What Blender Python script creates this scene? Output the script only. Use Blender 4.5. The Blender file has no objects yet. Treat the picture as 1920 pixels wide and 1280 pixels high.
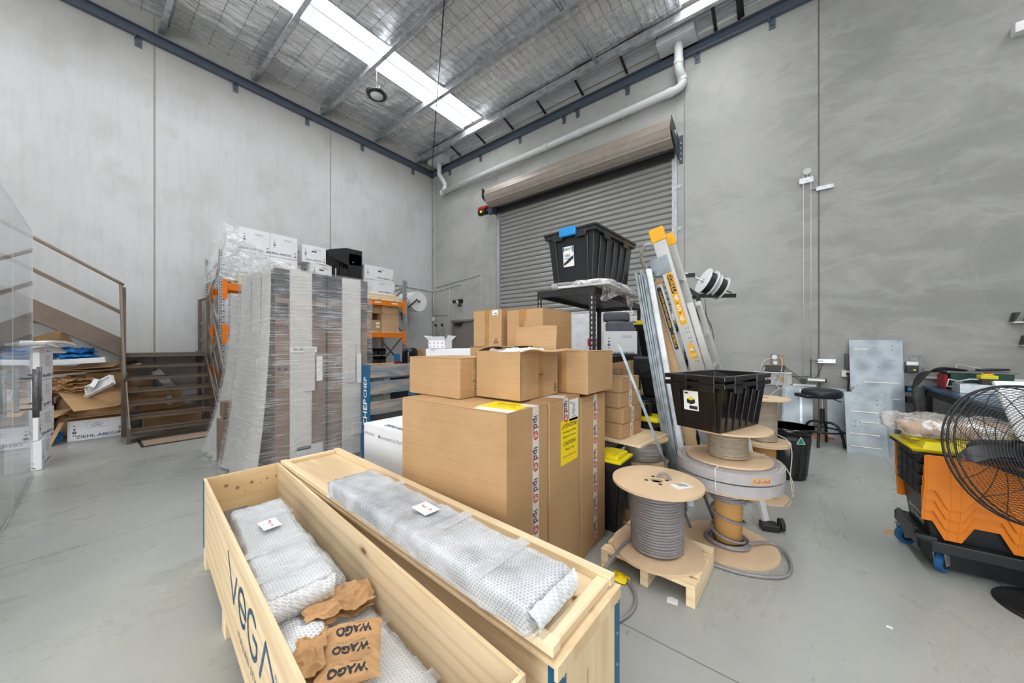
import bpy, math, random
from math import sin, cos, pi, radians as R
from mathutils import Vector, Matrix, Euler, noise as mnoise
random.seed(7)
sc = bpy.context.scene
COL = sc.collection

# ---------------------------------------------------------------- camera, world, light, exposure
CAM_H = 1.38
cam_d = bpy.data.cameras.new('camera'); cam = bpy.data.objects.new('camera', cam_d); COL.objects.link(cam)
cam.location = (0, 0, CAM_H); cam.rotation_euler = (R(90), 0, R(38.13))
cam_d.sensor_width = 36.0; cam_d.lens = 12.0; cam_d.shift_y = 6 / 1920; cam_d.clip_start = 0.05
sc.camera = cam
sc.view_settings.view_transform = 'Standard'; sc.view_settings.look = 'None'
sc.view_settings.gamma = 1; sc.view_settings.use_curve_mapping = False
sc.view_settings.exposure = EXPOSURE = 0.0
sc.cycles.use_denoising = True
sc.cycles.max_bounces = 8; sc.cycles.diffuse_bounces = 4; sc.cycles.glossy_bounces = 4
sc.cycles.transparent_max_bounces = 12; sc.cycles.sample_clamp_indirect = 6
w = bpy.data.worlds.new('overcast'); sc.world = w; w.use_nodes = True
w.node_tree.nodes['Background'].inputs[0].default_value = (.85, .92, 1, 1)
w.node_tree.nodes['Background'].inputs[1].default_value = 1.0
X0, X1, Y0, Y1, ZR = -8.85, 5.2, -7.5, 7.1, 7.25       # the hall
SKY_STRENGTH = 13.0

def area(name, loc, rot, sx, sy, power, col=(1, 1, 1)):
    l = bpy.data.lights.new(name, 'AREA'); l.shape = 'RECTANGLE'; l.size = sx; l.size_y = sy
    l.energy = power; l.color = col
    o = bpy.data.objects.new(name, l); COL.objects.link(o); o.location = loc; o.rotation_euler = rot
    return o
# added area lamp for daylight, in an assumed unseen opening behind the camera
area('added_street_daylight', (1.2, Y0 + .05, 2.4), (R(90), 0, 0), 5.0, 4.6, 520, (.97, .985, 1))

# ---------------------------------------------------------------- helpers
def S(r, g, b):
    f = lambda c: (c / 255 / 12.92) if c / 255 <= .04045 else ((c / 255 + .055) / 1.055) ** 2.4
    return (f(r), f(g), f(b), 1)

class NT:
    """small node-tree helper"""
    def __init__(s, name):
        s.m = bpy.data.materials.new(name); s.m.use_nodes = True
        s.t = s.m.node_tree; s.n = s.t.nodes; s.l = s.t.links
        s.b = s.n['Principled BSDF']; s.out = s.n['Material Output']
        s.tc = s.n.new('ShaderNodeTexCoord')
    def new(s, typ, **k):
        n = s.n.new('ShaderNode' + typ)
        for a, v in k.items():
            if a.startswith('_'): setattr(n, a[1:], v)
        return n
    def link(s, a, b): s.l.new(a, b); return b
    def coords(s, scale=(1, 1, 1), loc=(0, 0, 0), rot=(0, 0, 0), src='Object'):
        mp = s.new('Mapping'); mp.inputs['Scale'].default_value = scale
        mp.inputs['Location'].default_value = loc; mp.inputs['Rotation'].default_value = rot
        s.link(s.tc.outputs[src], mp.inputs['Vector']); return mp.outputs[0]
    def noise(s, vec, scale=5, detail=3, rough=.5, dist=0):
        n = s.new('TexNoise'); n.inputs['Scale'].default_value = scale; n.inputs['Detail'].default_value = detail
        n.inputs['Roughness'].default_value = rough; n.inputs['Distortion'].default_value = dist
        s.link(vec, n.inputs['Vector']); return n.outputs['Fac']
    def voronoi(s, vec, scale=5, feature='F1', rnd=1):
        n = s.new('TexVoronoi'); n.feature = feature; n.inputs['Scale'].default_value = scale
        n.inputs['Randomness'].default_value = rnd
        s.link(vec, n.inputs['Vector']); return n
    def wave(s, vec, scale=5, dist=0, detail=2, dscale=1, direction='X', kind='BANDS', profile='SIN'):
        n = s.new('TexWave'); n.wave_type = kind
        if kind == 'BANDS': n.bands_direction = direction
        else: n.rings_direction = direction
        n.wave_profile = profile
        n.inputs['Scale'].default_value = scale; n.inputs['Distortion'].default_value = dist
        n.inputs['Detail'].default_value = detail; n.inputs['Detail Scale'].default_value = dscale
        s.link(vec, n.inputs['Vector']); return n.outputs['Fac']
    def ramp(s, fac, stops, interp='LINEAR'):
        r = s.new('ValToRGB'); r.color_ramp.interpolation = interp
        e = r.color_ramp.elements
        while len(e) < len(stops): e.new(.5)
        for i, (p, c) in enumerate(stops):
            e[i].position = p; e[i].color = c if isinstance(c, tuple) else (c, c, c, 1)
        s.link(fac, r.inputs[0]); return r.outputs[0]
    def mix(s, fac, a, b, mode='MIX'):
        m = s.new('Mix'); m.data_type = 'RGBA'; m.blend_type = mode
        for sock, v in ((m.inputs[0], fac), (m.inputs[6], a), (m.inputs[7], b)):
            if hasattr(v, 'is_output'): s.link(v, sock)
            elif isinstance(v, (int, float)): sock.default_value = v if sock is m.inputs[0] else (v, v, v, 1)
            else: sock.default_value = v
        return m.outputs[2]
    def math(s, op, a, b=0.0, c=0.0):
        m = s.new('Math'); m.operation = op
        for i, v in enumerate((a, b, c)):
            if hasattr(v, 'is_output'): s.link(v, m.inputs[i])
            else: m.inputs[i].default_value = v
        return m.outputs[0]
    def sep(s, vec):
        n = s.new('SeparateXYZ'); s.link(vec, n.inputs[0]); return n.outputs
    def base(s, col, rough=.5, metal=0, spec=None):
        for nm, v in (('Base Color', col), ('Roughness', rough), ('Metallic', metal)):
            i = s.b.inputs[nm]
            if hasattr(v, 'is_output'): s.link(v, i)
            else: i.default_value = v
        if spec is not None: s.b.inputs['Specular IOR Level'].default_value = spec
        return s
    def bump(s, h, strength=.3, dist=.01):
        b = s.new('Bump'); b.inputs['Strength'].default_value = strength; b.inputs['Distance'].default_value = dist
        s.link(h, b.inputs['Height']); s.link(b.outputs[0], s.b.inputs['Normal']); return b.outputs[0]

def plain(name, col, rough=.5, metal=0, var=.06, scale=6, bump=0, spec=None, stretch=(1, 1, 1)):
    """one colour with a little mottling of its own"""
    t = NT(name); v = t.coords(stretch)
    n = t.noise(v, scale, 4, .6)
    c2 = tuple(max(0, c * (1 - var * 2.2)) for c in col[:3]) + (1,)
    c1 = tuple(min(1, c * (1 + var)) for c in col[:3]) + (1,)
    t.base(t.ramp(n, [(.3, c2), (.7, c1)]), rough, metal, spec)
    if bump: t.bump(t.noise(v, scale * 6, 3), bump, .004)
    return t.m

class MB:
    """collects shapes into ONE mesh"""
    def __init__(s): s.v = []; s.f = []; s.mi = []; s.sm = []; s.M = None; s.cur = 0; s.smooth = False
    def add(s, vs, fs):
        b = len(s.v)
        for v in vs:
            v = Vector(v)
            s.v.append(tuple(s.M @ v) if s.M is not None else tuple(v))
        for f in fs:
            s.f.append([b + i for i in f]); s.mi.append(s.cur); s.sm.append(s.smooth)
        return s
    def box(s, x0, x1, y0, y1, z0, z1):
        return s.add([(x0, y0, z0), (x1, y0, z0), (x1, y1, z0), (x0, y1, z0), (x0, y0, z1), (x1, y0, z1), (x1, y1, z1), (x0, y1, z1)],
                     [(0, 3, 2, 1), (4, 5, 6, 7), (0, 1, 5, 4), (1, 2, 6, 5), (2, 3, 7, 6), (3, 0, 4, 7)])
    def taper(s, x0, x1, y0, y1, z0, z1, d=0, dy=None):
        """box whose bottom is d smaller on each side"""
        e = d if dy is None else dy
        return s.add([(x0 + d, y0 + e, z0), (x1 - d, y0 + e, z0), (x1 - d, y1 - e, z0), (x0 + d, y1 - e, z0), (x0, y0, z1), (x1, y0, z1), (x1, y1, z1), (x0, y1, z1)],
                     [(0, 3, 2, 1), (4, 5, 6, 7), (0, 1, 5, 4), (1, 2, 6, 5), (2, 3, 7, 6), (3, 0, 4, 7)])
    def bar(s, a, b, wx, wz, up=(0, 0, 1)):
        """rectangular bar from a to b; wx across, wz along `up`"""
        a = Vector(a); b = Vector(b); d = (b - a).normalized(); u = Vector(up)
        x = d.cross(u)
        if x.length < 1e-4: x = d.cross(Vector((1, 0, 0)))
        x.normalize(); u = x.cross(d).normalized()
        vs = []
        for p in (a, b):
            for (i, j) in ((-1, -1), (1, -1), (1, 1), (-1, 1)): vs.append(p + x * (i * wx / 2) + u * (j * wz / 2))
        return s.add(vs, [(0, 1, 2, 3)[::-1], (4, 5, 6, 7), (0, 1, 5, 4), (1, 2, 6, 5), (2, 3, 7, 6), (3, 0, 4, 7)])
    def tube(s, pts, r, n=8, closed=False, caps=True):
        pts = [Vector(p) for p in pts]; m = len(pts); rs = r if isinstance(r, (list, tuple)) else [r] * m
        d0 = (pts[1] - pts[0]).normalized()
        u = d0.cross(Vector((0, 0, 1)));
        if u.length < 1e-3: u = d0.cross(Vector((1, 0, 0)))
        u.normalize(); vs = []
        for i, p in enumerate(pts):
            if closed: d = (pts[(i + 1) % m] - pts[i - 1])
            else: d = pts[min(i + 1, m - 1)] - pts[max(i - 1, 0)]
            d = d.normalized() if d.length > 1e-9 else d0
            u = (u - d * u.dot(d));
            if u.length < 1e-6: u = d.cross(Vector((0.3, .5, 1)))
            u.normalize(); w_ = d.cross(u)
            for k in range(n):
                a = 2 * pi * k / n; vs.append(p + u * (cos(a) * rs[i]) + w_ * (sin(a) * rs[i]))
        fs = []
        for i in range(m if closed else m - 1):
            j = (i + 1) % m
            for k in range(n): fs.append((i * n + k, i * n + (k + 1) % n, j * n + (k + 1) % n, j * n + k))
        if caps and not closed: fs += [tuple(range(n))[::-1], tuple((m - 1) * n + k for k in range(n))]
        o = s.smooth; s.smooth = n > 4; s.add(vs, fs); s.smooth = o; return s
    def lathe(s, prof, c=(0, 0, 0), n=32, smooth=True):
        vs = []; fs = []; m = len(prof)
        for r, z in prof:
            for k in range(n): a = 2 * pi * k / n; vs.append((c[0] + r * cos(a), c[1] + r * sin(a), c[2] + z))
        for i in range(m - 1):
            for k in range(n): fs.append((i * n + k, i * n + (k + 1) % n, (i + 1) * n + (k + 1) % n, (i + 1) * n + k))
        if prof[0][0] > 1e-6: fs.append(tuple(range(n))[::-1])
        if prof[-1][0] > 1e-6: fs.append(tuple((m - 1) * n + k for k in range(n)))
        o = s.smooth; s.smooth = smooth; s.add(vs, fs); s.smooth = o; return s
    def cyl(s, a, b, r, n=20):
        """cylinder with flat caps from a to b"""
        a = Vector(a); b = Vector(b); d = (b - a).normalized()
        u = d.cross(Vector((0, 0, 1)))
        if u.length < 1e-3: u = Vector((1, 0, 0))
        u.normalize(); w_ = d.cross(u)
        ring = [u * (cos(2 * pi * k / n) * r) + w_ * (sin(2 * pi * k / n) * r) for k in range(n)]
        o = s.smooth; s.smooth = True
        s.add([a + q for q in ring] + [b + q for q in ring], [(k, (k + 1) % n, n + (k + 1) % n, n + k) for k in range(n)])
        s.smooth = False
        s.add([a + q for q in ring], [tuple(range(n))[::-1]]); s.add([b + q for q in ring], [tuple(range(n))]); s.smooth = o
        return s
    def prism(s, poly, z0, z1, M=None):
        """polygon (x, y) extruded z0..z1; M maps it to place"""
        n = len(poly); vs = [(x, y, z0) for x, y in poly] + [(x, y, z1) for x, y in poly]
        if M is not None: vs = [M @ Vector(v) for v in vs]
        return s.add(vs, [tuple(range(n))[::-1], tuple(n + i for i in range(n))] + [(i, (i + 1) % n, n + (i + 1) % n, n + i) for i in range(n)])
    def grid(s, fn, nu, nv, smooth=True):
        vs = [fn(i / nu, j / nv) for i in range(nu + 1) for j in range(nv + 1)]
        fs = [(i * (nv + 1) + j, (i + 1) * (nv + 1) + j, (i + 1) * (nv + 1) + j + 1, i * (nv + 1) + j + 1) for i in range(nu) for j in range(nv)]
        o = s.smooth; s.smooth = smooth; s.add(vs, fs); s.smooth = o; return s
    def soft(s, sx, sy, sz, seg=.03, rnd=.02, amp=.01, freq=9, seed=0, c=(0, 0, 0), fine=0.0, warp=None):
        """box with rounded, crumpled skin; bottom centre at c"""
        nx, ny, nz = (max(2, int(round(q / seg))) for q in (sx, sy, sz))
        P = {}; vs = []; fs = []
        def vid(i, j, k):
            key = (i, j, k)
            if key in P: return P[key]
            p = Vector(((i / nx - .5) * sx, (j / ny - .5) * sy, (k / nz) * sz))
            h = Vector((sx / 2 - rnd, sy / 2 - rnd, sz / 2 - rnd)); q = p - Vector((0, 0, sz / 2))
            cl = Vector([max(-h[a], min(h[a], q[a])) for a in range(3)])
            d = q - cl; L = d.length
            nrm = d.normalized() if L > 1e-6 else Vector((0, 0, 1))
            p = cl + nrm * min(rnd, L if L < rnd else rnd) + Vector((0, 0, sz / 2))
            o = Vector((seed * 3.7, seed * 1.3, seed * 2.1))
            a = mnoise.fractal(p * freq + o, 1, 2, 3) * amp
            if fine: a += abs(mnoise.noise(p * freq * 4 + o)) * fine
            p = p + nrm * a
            if k == 0: p.z = max(0.0, p.z)
            if p.z < 0: p.z = 0.001
            if warp: p = Vector(warp(p))
            P[key] = len(vs); vs.append(p + Vector(c)); return P[key]
        for i in range(nx):
            for j in range(ny):
                fs.append((vid(i, j, nz), vid(i + 1, j, nz), vid(i + 1, j + 1, nz), vid(i, j + 1, nz)))
                fs.append((vid(i, j, 0), vid(i, j + 1, 0), vid(i + 1, j + 1, 0), vid(i + 1, j, 0)))
        for i in range(nx):
            for k in range(nz):
                fs.append((vid(i, 0, k), vid(i + 1, 0, k), vid(i + 1, 0, k + 1), vid(i, 0, k + 1)))
                fs.append((vid(i, ny, k), vid(i, ny, k + 1), vid(i + 1, ny, k + 1), vid(i + 1, ny, k)))
        for j in range(ny):
            for k in range(nz):
                fs.append((vid(0, j, k), vid(0, j, k + 1), vid(0, j + 1, k + 1), vid(0, j + 1, k)))
                fs.append((vid(nx, j, k), vid(nx, j + 1, k), vid(nx, j + 1, k + 1), vid(nx, j, k + 1)))
        o = s.smooth; s.smooth = True; s.add(vs, fs); s.smooth = o; return s
    def build(s, name, mat, parent=None, loc=None, rot=None, bevel=0, seg=2, label=None):
        me = bpy.data.meshes.new(name); me.from_pydata(s.v, [], s.f)
        for m in (mat if isinstance(mat, (list, tuple)) else [mat]): me.materials.append(m)
        me.polygons.foreach_set('material_index', s.mi); me.polygons.foreach_set('use_smooth', s.sm); me.update()
        o = bpy.data.objects.new(name, me); COL.objects.link(o)
        if parent: o.parent = parent
        if loc: o.location = loc
        if rot: o.rotation_euler = rot
        if bevel:
            b = o.modifiers.new('bevel', 'BEVEL'); b.width = bevel; b.segments = seg; b.limit_method = 'ANGLE'; b.angle_limit = R(40)
        if label: o['label'] = label
        return o

def tag(o, label, cat, group=None, kind=None):
    o['label'] = label; o['category'] = cat
    if group: o['group'] = group
    if kind: o['kind'] = kind
    return o
def thing(name, label, cat, loc=(0, 0, 0), rz=0, group=None):
    o = bpy.data.objects.new(name, None); COL.objects.link(o); o.empty_display_size = .1
    o.location = loc; o.rotation_euler = (0, 0, R(rz))
    return tag(o, label, cat, group)
def struct(o, label=None):
    o['kind'] = 'structure'
    if label: o['label'] = label
    return o
def copy_tree(o, parent=None):
    c = o.copy(); COL.objects.link(c)
    if parent: c.parent = parent
    for ch in list(o.children): copy_tree(ch, c)
    return c
ROT = {'+x': Euler((R(90), 0, R(90))), '-y': Euler((R(90), 0, 0)), '+z': Euler((0, 0, 0)), '+y': Euler((R(90), 0, R(180))), '-x': Euler((R(90), 0, R(-90)))}
def face_m(face, pos, ang=0): return Matrix.Translation(pos) @ ROT[face].to_matrix().to_4x4() @ Matrix.Rotation(R(ang), 4, 'Z')
_texts = {}
def text_polys(txt, size=1, bold=0, spacing=1):
    key = (txt, bold, spacing)
    if key not in _texts:
        cu = bpy.data.curves.new('t', 'FONT'); cu.body = txt; cu.size = 1; cu.align_x = 'CENTER'; cu.align_y = 'CENTER'
        cu.offset = bold; cu.space_character = spacing; cu.resolution_u = 2
        o = bpy.data.objects.new('t', cu); COL.objects.link(o)
        dg = bpy.context.evaluated_depsgraph_get(); me = bpy.data.meshes.new_from_object(o.evaluated_get(dg))
        _texts[key] = ([v.co.copy() for v in me.vertices], [tuple(p.vertices) for p in me.polygons])
        bpy.data.objects.remove(o); bpy.data.curves.remove(cu); bpy.data.meshes.remove(me)
    return _texts[key]
def letter(mb, txt, size, face, pos, ang=0, bold=0, sx=1, spacing=1, shear=0, lift=.0008):
    """adds flat lettering lying on a face"""
    vs, fs = text_polys(txt, 1, bold, spacing); M = face_m(face, pos, ang)
    mb.add([M @ Vector(((v.x * sx + v.y * shear) * size, v.y * size, lift)) for v in vs], fs); return mb
def patch(mb, face, pos, w_, h_, ang=0, th=.0006, lift=0):
    """thin sticker centred at pos on a face"""
    M = face_m(face, pos, ang)
    pv = [M @ Vector((x * w_ / 2, y * h_ / 2, z + lift)) for z in (0, th) for x, y in ((-1, -1), (1, -1), (1, 1), (-1, 1))]
    return mb.add(pv, [(0, 3, 2, 1), (4, 5, 6, 7), (0, 1, 5, 4), (1, 2, 6, 5), (2, 3, 7, 6), (3, 0, 4, 7)])
def shape(mb, face, pos, polys, sc_=1, ang=0, lift=.0008):
    """flat polygons (lists of (x, y)) on a face"""
    M = face_m(face, pos, ang)
    for p in polys: mb.add([M @ Vector((x * sc_, y * sc_, lift)) for x, y in p], [tuple(range(len(p)))])
    return mb
def ringpoly(r0, r1, a0=0, a1=360, n=20, cx=0, cy=0):
    out = []
    for k in range(n):
        a = R(a0 + (a1 - a0) * k / n); b = R(a0 + (a1 - a0) * (k + 1) / n)
        out.append([(cx + r0 * cos(a), cy + r0 * sin(a)), (cx + r1 * cos(a), cy + r1 * sin(a)), (cx + r1 * cos(b), cy + r1 * sin(b)), (cx + r0 * cos(b), cy + r0 * sin(b))])
    return out
def sm(pts, n=6, closed=False):
    """smooth curve through points"""
    P = [Vector(p) for p in pts]; m = len(P); out = []
    rng = range(m if closed else m - 1)
    for i in rng:
        p1, p2 = P[i], P[(i + 1) % m]; p0 = P[i - 1] if (closed or i) else p1; p3 = P[(i + 2) % m] if (closed or i + 2 < m) else p2
        for k in range(n):
            t = k / n; out.append(.5 * ((2 * p1) + (p2 - p0) * t + (2 * p0 - 5 * p1 + 4 * p2 - p3) * t * t + (3 * p1 - p0 - 3 * p2 + p3) * t ** 3))
    if not closed: out.append(P[-1])
    return out
def arrowbar(x0, y0, x1, y1, w_):
    dx, dy = x1 - x0, y1 - y0; L = math.hypot(dx, dy); nx, ny = -dy / L * w_ / 2, dx / L * w_ / 2
    return [(x0 - nx, y0 - ny), (x1 - nx, y1 - ny), (x1 + nx, y1 + ny), (x0 + nx, y0 + ny)]
def crumpled(mb, sx, sy, amp, seed, n=34, freq=14, z0=0, curl=0):
    """creased paper sheet: sharp ridges, ragged edge"""
    def f(u, v):
        x, y = (u - .5) * sx, (v - .5) * sy; q = Vector((x * freq, y * freq, seed)); r = (1 - abs(mnoise.noise(q)) * 2.2) * amp + (1 - abs(mnoise.noise(q * 2.3 + Vector((5, 1, 2)))) * 2) * amp * .45 + (1 - abs(mnoise.noise(q * 5.1))) * amp * .15
        e = 1 + .1 * mnoise.noise(Vector((u * 5, v * 5, seed + 3))); return (x * e + .4 * amp * mnoise.noise(q * 1.7), y * e + .4 * amp * mnoise.noise(q * 1.9 + Vector((3, 3, 3))), z0 + r + curl * (v - .5) ** 2)
    mb.grid(f, n, n, smooth=False); mb.grid(lambda u, v: Vector(f(u, v)) - Vector((0, 0, .012 + amp)), n // 2, n // 2, smooth=False); return mb
# ---------------------------------------------------------------- materials
def m_wall_left():
    t = NT('precast_panel_pale'); v = t.coords(); st = t.coords((.9, 3, .25))
    big = t.noise(v, .55, 5, .62); mid = t.noise(t.coords((1, 1, .8)), 1.7, 6, .6); streak = t.noise(st, 5, 3)
    a = t.mix(t.ramp(big, [(.35, 0.0), (.75, 1.0)]), S(190, 191, 191), S(204, 205, 207))
    a = t.mix(t.math('MULTIPLY', t.ramp(mid, [(.52, 0.0), (.68, 1.0)]), .35), a, S(166, 167, 160))
    a = t.mix(t.math('MULTIPLY', t.ramp(streak, [(.5, 0.0), (.8, 1.0)]), .22), a, S(160, 160, 155))
    zz = t.sep(v)[2]   # browner and darker towards the top edge
    top = t.math('MULTIPLY', t.ramp(t.math('ADD', t.math('MULTIPLY', zz, .142), t.math('MULTIPLY', mid, .1)), [(.84, 0.0), (1.0, 1.0)]), .5)
    a = t.mix(top, a, S(150, 144, 132))
    t.base(a, .75); t.bump(t.noise(v, 30, 4), .12, .004); return t.m
def m_wall_door():
    t = NT('precast_panel_smeared'); v = t.coords(); 
    big = t.noise(t.coords((.8, 1, 1)), .7, 6, .62, .8); sm = t.noise(t.coords((.7, 1, 1.5), rot=(0, R(24), 0)), 1.5, 6, .58, .7)
    arc = t.noise(v, .8, 4, .55, 1.1); fine = t.noise(v, 9, 5, .6)
    xx = t.sep(v)[0]
    side = t.ramp(t.math('ADD', t.math('MULTIPLY', xx, .1), t.math('MULTIPLY', big, .14)), [(0.02, 0.0), (.13, 1.0)])   # darker towards the right-hand end
    lightp = t.mix(t.ramp(big, [(.3, 0.0), (.7, 1.0)]), S(164, 165, 161), S(180, 180, 176))
    darkp = t.mix(t.ramp(big, [(.3, 0.0), (.7, 1.0)]), S(133, 133, 130), S(152, 152, 148))
    a = t.mix(side, lightp, darkp)
    a = t.mix(t.math('MULTIPLY', t.ramp(sm, [(.44, 0.0), (.56, 1.0), (.68, 0.0)]), .38), a, S(176, 176, 172))
    a = t.mix(t.math('MULTIPLY', t.ramp(sm, [(.28, 1.0), (.46, 0.0)]), .32), a, S(122, 123, 122))
    a = t.mix(t.math('MULTIPLY', t.ramp(arc, [(.485, 0.0), (.5, 1.0), (.515, 0.0)]), .1), a, S(190, 190, 190))
    a = t.mix(t.math('MULTIPLY', t.ramp(arc, [(.5, 0.0), (.62, 1.0), (.7, 0.0)]), .16), a, S(128, 129, 130))
    a = t.mix(t.math('MULTIPLY', fine, .12), a, S(120, 120, 118))
    t.base(a, .6); t.bump(fine, .08, .004); return t.m
def m_floor():
    t = NT('burnished_concrete_floor'); v = t.coords(); st = t.coords((1, .35, 1), rot=(0, 0, R(20)))
    big = t.noise(v, .6, 6, .62, .5); sm = t.noise(st, 2.2, 6, .65, .8)
    a = t.mix(t.ramp(big, [(.3, 0.0), (.7, 1.0)]), S(146, 149, 143), S(174, 175, 169))
    a = t.mix(t.math('MULTIPLY', t.ramp(sm, [(.45, 0.0), (.8, 1.0)]), .5), a, S(156, 158, 162))
    a = t.mix(t.math('MULTIPLY', t.ramp(sm, [(.2, 1.0), (.46, 0.0)]), .3), a, S(122, 121, 112))
    scuff = t.noise(t.coords((5, 1.2, 1), rot=(0, 0, R(32))), 3.2, 6, .7)
    a = t.mix(t.math('MULTIPLY', t.ramp(scuff, [(.56, 0.0), (.84, 1.0)]), .13), a, S(104, 104, 98))
    spot = t.noise(t.coords((1, .6, 1), loc=(3, 7, 0)), 22, 3, .5)
    a = t.mix(t.math('MULTIPLY', t.ramp(spot, [(.70, 0.0), (.80, 1.0)]), .45), a, S(84, 82, 76))
    s = t.sep(v); line = None
    for ax, p in ((0, -3.77), (0, 1.0), (1, 1.67)):   # saw cuts
        d = t.math('ABSOLUTE', t.math('ADD', t.math('SUBTRACT', s[ax], p), t.math('MULTIPLY', t.noise(v, 3, 2), .006)))
        l = t.math('LESS_THAN', d, .0032); line = l if line is None else t.math('MAXIMUM', line, l)
    a = t.mix(t.math('MULTIPLY', line, .7), a, S(70, 70, 68))
    t.base(a, t.ramp(sm, [(.3, .22), (.8, .42)]), 0, .35); t.bump(t.noise(v, 14, 4), .05, .003); return t.m
def m_foil():
    t = NT('foil_insulation'); v = t.coords(); s = t.sep(v)
    n1 = t.noise(t.coords((1.5, .4, 1), rot=(0, 0, R(8))), 1.9, 4, .55, .8); n2 = t.noise(t.coords((2.2, .7, 1)), 4, 4, .55, .5)
    def line(ax, period, wd, off=0):
        f = t.math('FRACT', t.math('DIVIDE', t.math('ADD', t.math('ADD', s[ax], 50 + off), t.math('MULTIPLY', n1, .03)), period))
        return t.math('LESS_THAN', f, wd / period)
    grid = t.math('MAXIMUM', line(0, .15, .009), line(1, .3, .011))
    a = t.mix(t.ramp(n1, [(.3, 0.0), (.75, 1.0)]), S(222, 222, 224), S(244, 243, 242))
    a = t.mix(t.math('MULTIPLY', grid, .8), a, S(70, 70, 74))
    t.base(a, t.ramp(n2, [(.3, .16), (.7, .34)]), t.math('SUBTRACT', .55, t.math('MULTIPLY', grid, .5)))
    t.bump(t.math('ADD', t.math('MULTIPLY', n1, 1.0), t.math('MULTIPLY', n2, .25)), .45, .12); return t.m
def m_galv(name='galvanised_steel', a=(172, 178, 184), b=(206, 210, 214), sc_=18, rough=.38):
    t = NT(name); v = t.coords(); vo = t.voronoi(v, sc_, 'F1')
    n = t.noise(v, 6, 3); f = t.math('ADD', t.math('MULTIPLY', vo.outputs['Distance'], .6), t.math('MULTIPLY', n, .5))
    t.base(t.ramp(f, [(.2, S(*a)), (.7, S(*b))]), rough, .75); return t.m
def m_card(name, a, b, ribs=True):
    t = NT(name); v = t.coords(); n = t.noise(v, 3, 4, .6); f = t.noise(t.coords((1, 1, 40)), 3, 2)
    c = t.mix(t.ramp(n, [(.3, 0.0), (.7, 1.0)]), S(*a), S(*b))
    if ribs:
        c = t.mix(t.math('MULTIPLY', t.ramp(f, [(.4, 0.0), (.7, 1.0)]), .14), c, S(*[int(q * .75) for q in a]))
        t.bump(t.wave(v, 45, .4, 1, 1, 'Z'), .1, .001)
    t.base(c, .75, 0, .25); return t.m
def m_ply(name='radiata_plywood', a=(216, 190, 150), b=(232, 211, 176), knots=True, grain='X', spots=()):
    t = NT(name); sc_ = {'X': (.35, 3, 3), 'Z': (3, 3, .35), 'Y': (3, .35, 3)}[grain]
    v = t.coords(sc_); n = t.noise(v, 2.2, 5, .6, 1.1); rings = t.wave(v, 1.6, 7, 3, 1.2, {'X': 'Z', 'Z': 'X', 'Y': 'X'}[grain])
    c = t.mix(t.ramp(n, [(.3, 0.0), (.7, 1.0)]), S(*a), S(*b))
    c = t.mix(t.math('MULTIPLY', t.ramp(rings, [(.55, 0.0), (.95, 1.0)]), .3), c, S(int(a[0] * .86), int(a[1] * .76), int(a[2] * .62)))
    if knots:
        vk = t.voronoi(t.coords(tuple(q * .9 for q in ((.8, 1.9, 1.9) if grain == 'X' else (1.9, 1.9, .8)))), 2.1, 'F1')
        c = t.mix(t.ramp(vk.outputs['Distance'], [(.0, 1.0), (.045, .95), (.06, .35), (.1, 0.0)]), c, S(118, 70, 34))
    q = t.sep(t.coords())
    for (y, z, r_) in spots:   # single knots at set places of the end board
        dy = t.math('SUBTRACT', q[1], y); dz = t.math('SUBTRACT', q[2], z); d = t.math('SQRT', t.math('ADD', t.math('MULTIPLY', dy, dy), t.math('MULTIPLY', dz, dz)))
        d = t.math('ADD', t.math('DIVIDE', d, r_), t.math('MULTIPLY', t.math('SUBTRACT', n, .5), .5)); c = t.mix(t.ramp(d, [(.0, .95), (.3, .6), (.36, .95), (.5, .3), (.95, 0.0)]), c, S(112, 64, 30))
    t.base(c, .62, 0, .3); t.bump(n, .06, .003); return t.m
def m_film(name, tint=(235, 238, 242), amount=.35, streak=(1, 1, 26), gloss=.16, scale=3.0, blue=False):
    """stretch wrap: a clear film with whitish stretched folds"""
    t = NT(name); v = t.coords(streak); n = t.noise(v, scale, 6, .7, .6); n2 = t.noise(t.coords((1.3, 1.3, 1.3)), 2.2, 4, .6)
    f = t.math('ADD', t.math('MULTIPLY', n, .8), t.math('MULTIPLY', n2, .35))
    fac = t.ramp(f, [(.45, amount * .5), (.58, amount * 1.2), (.68, min(1, amount * 4.5))])
    t.base(S(*tint), gloss, 0, .8); t.bump(n, .3, .01)
    tr = t.new('BsdfTransparent'); mx = t.new('MixShader')
    t.link(fac, mx.inputs[0]); t.link(tr.outputs[0], mx.inputs[1]); t.link(t.b.outputs[0], mx.inputs[2])
    t.link(mx.outputs[0], t.out.inputs[0]); return t.m
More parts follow.
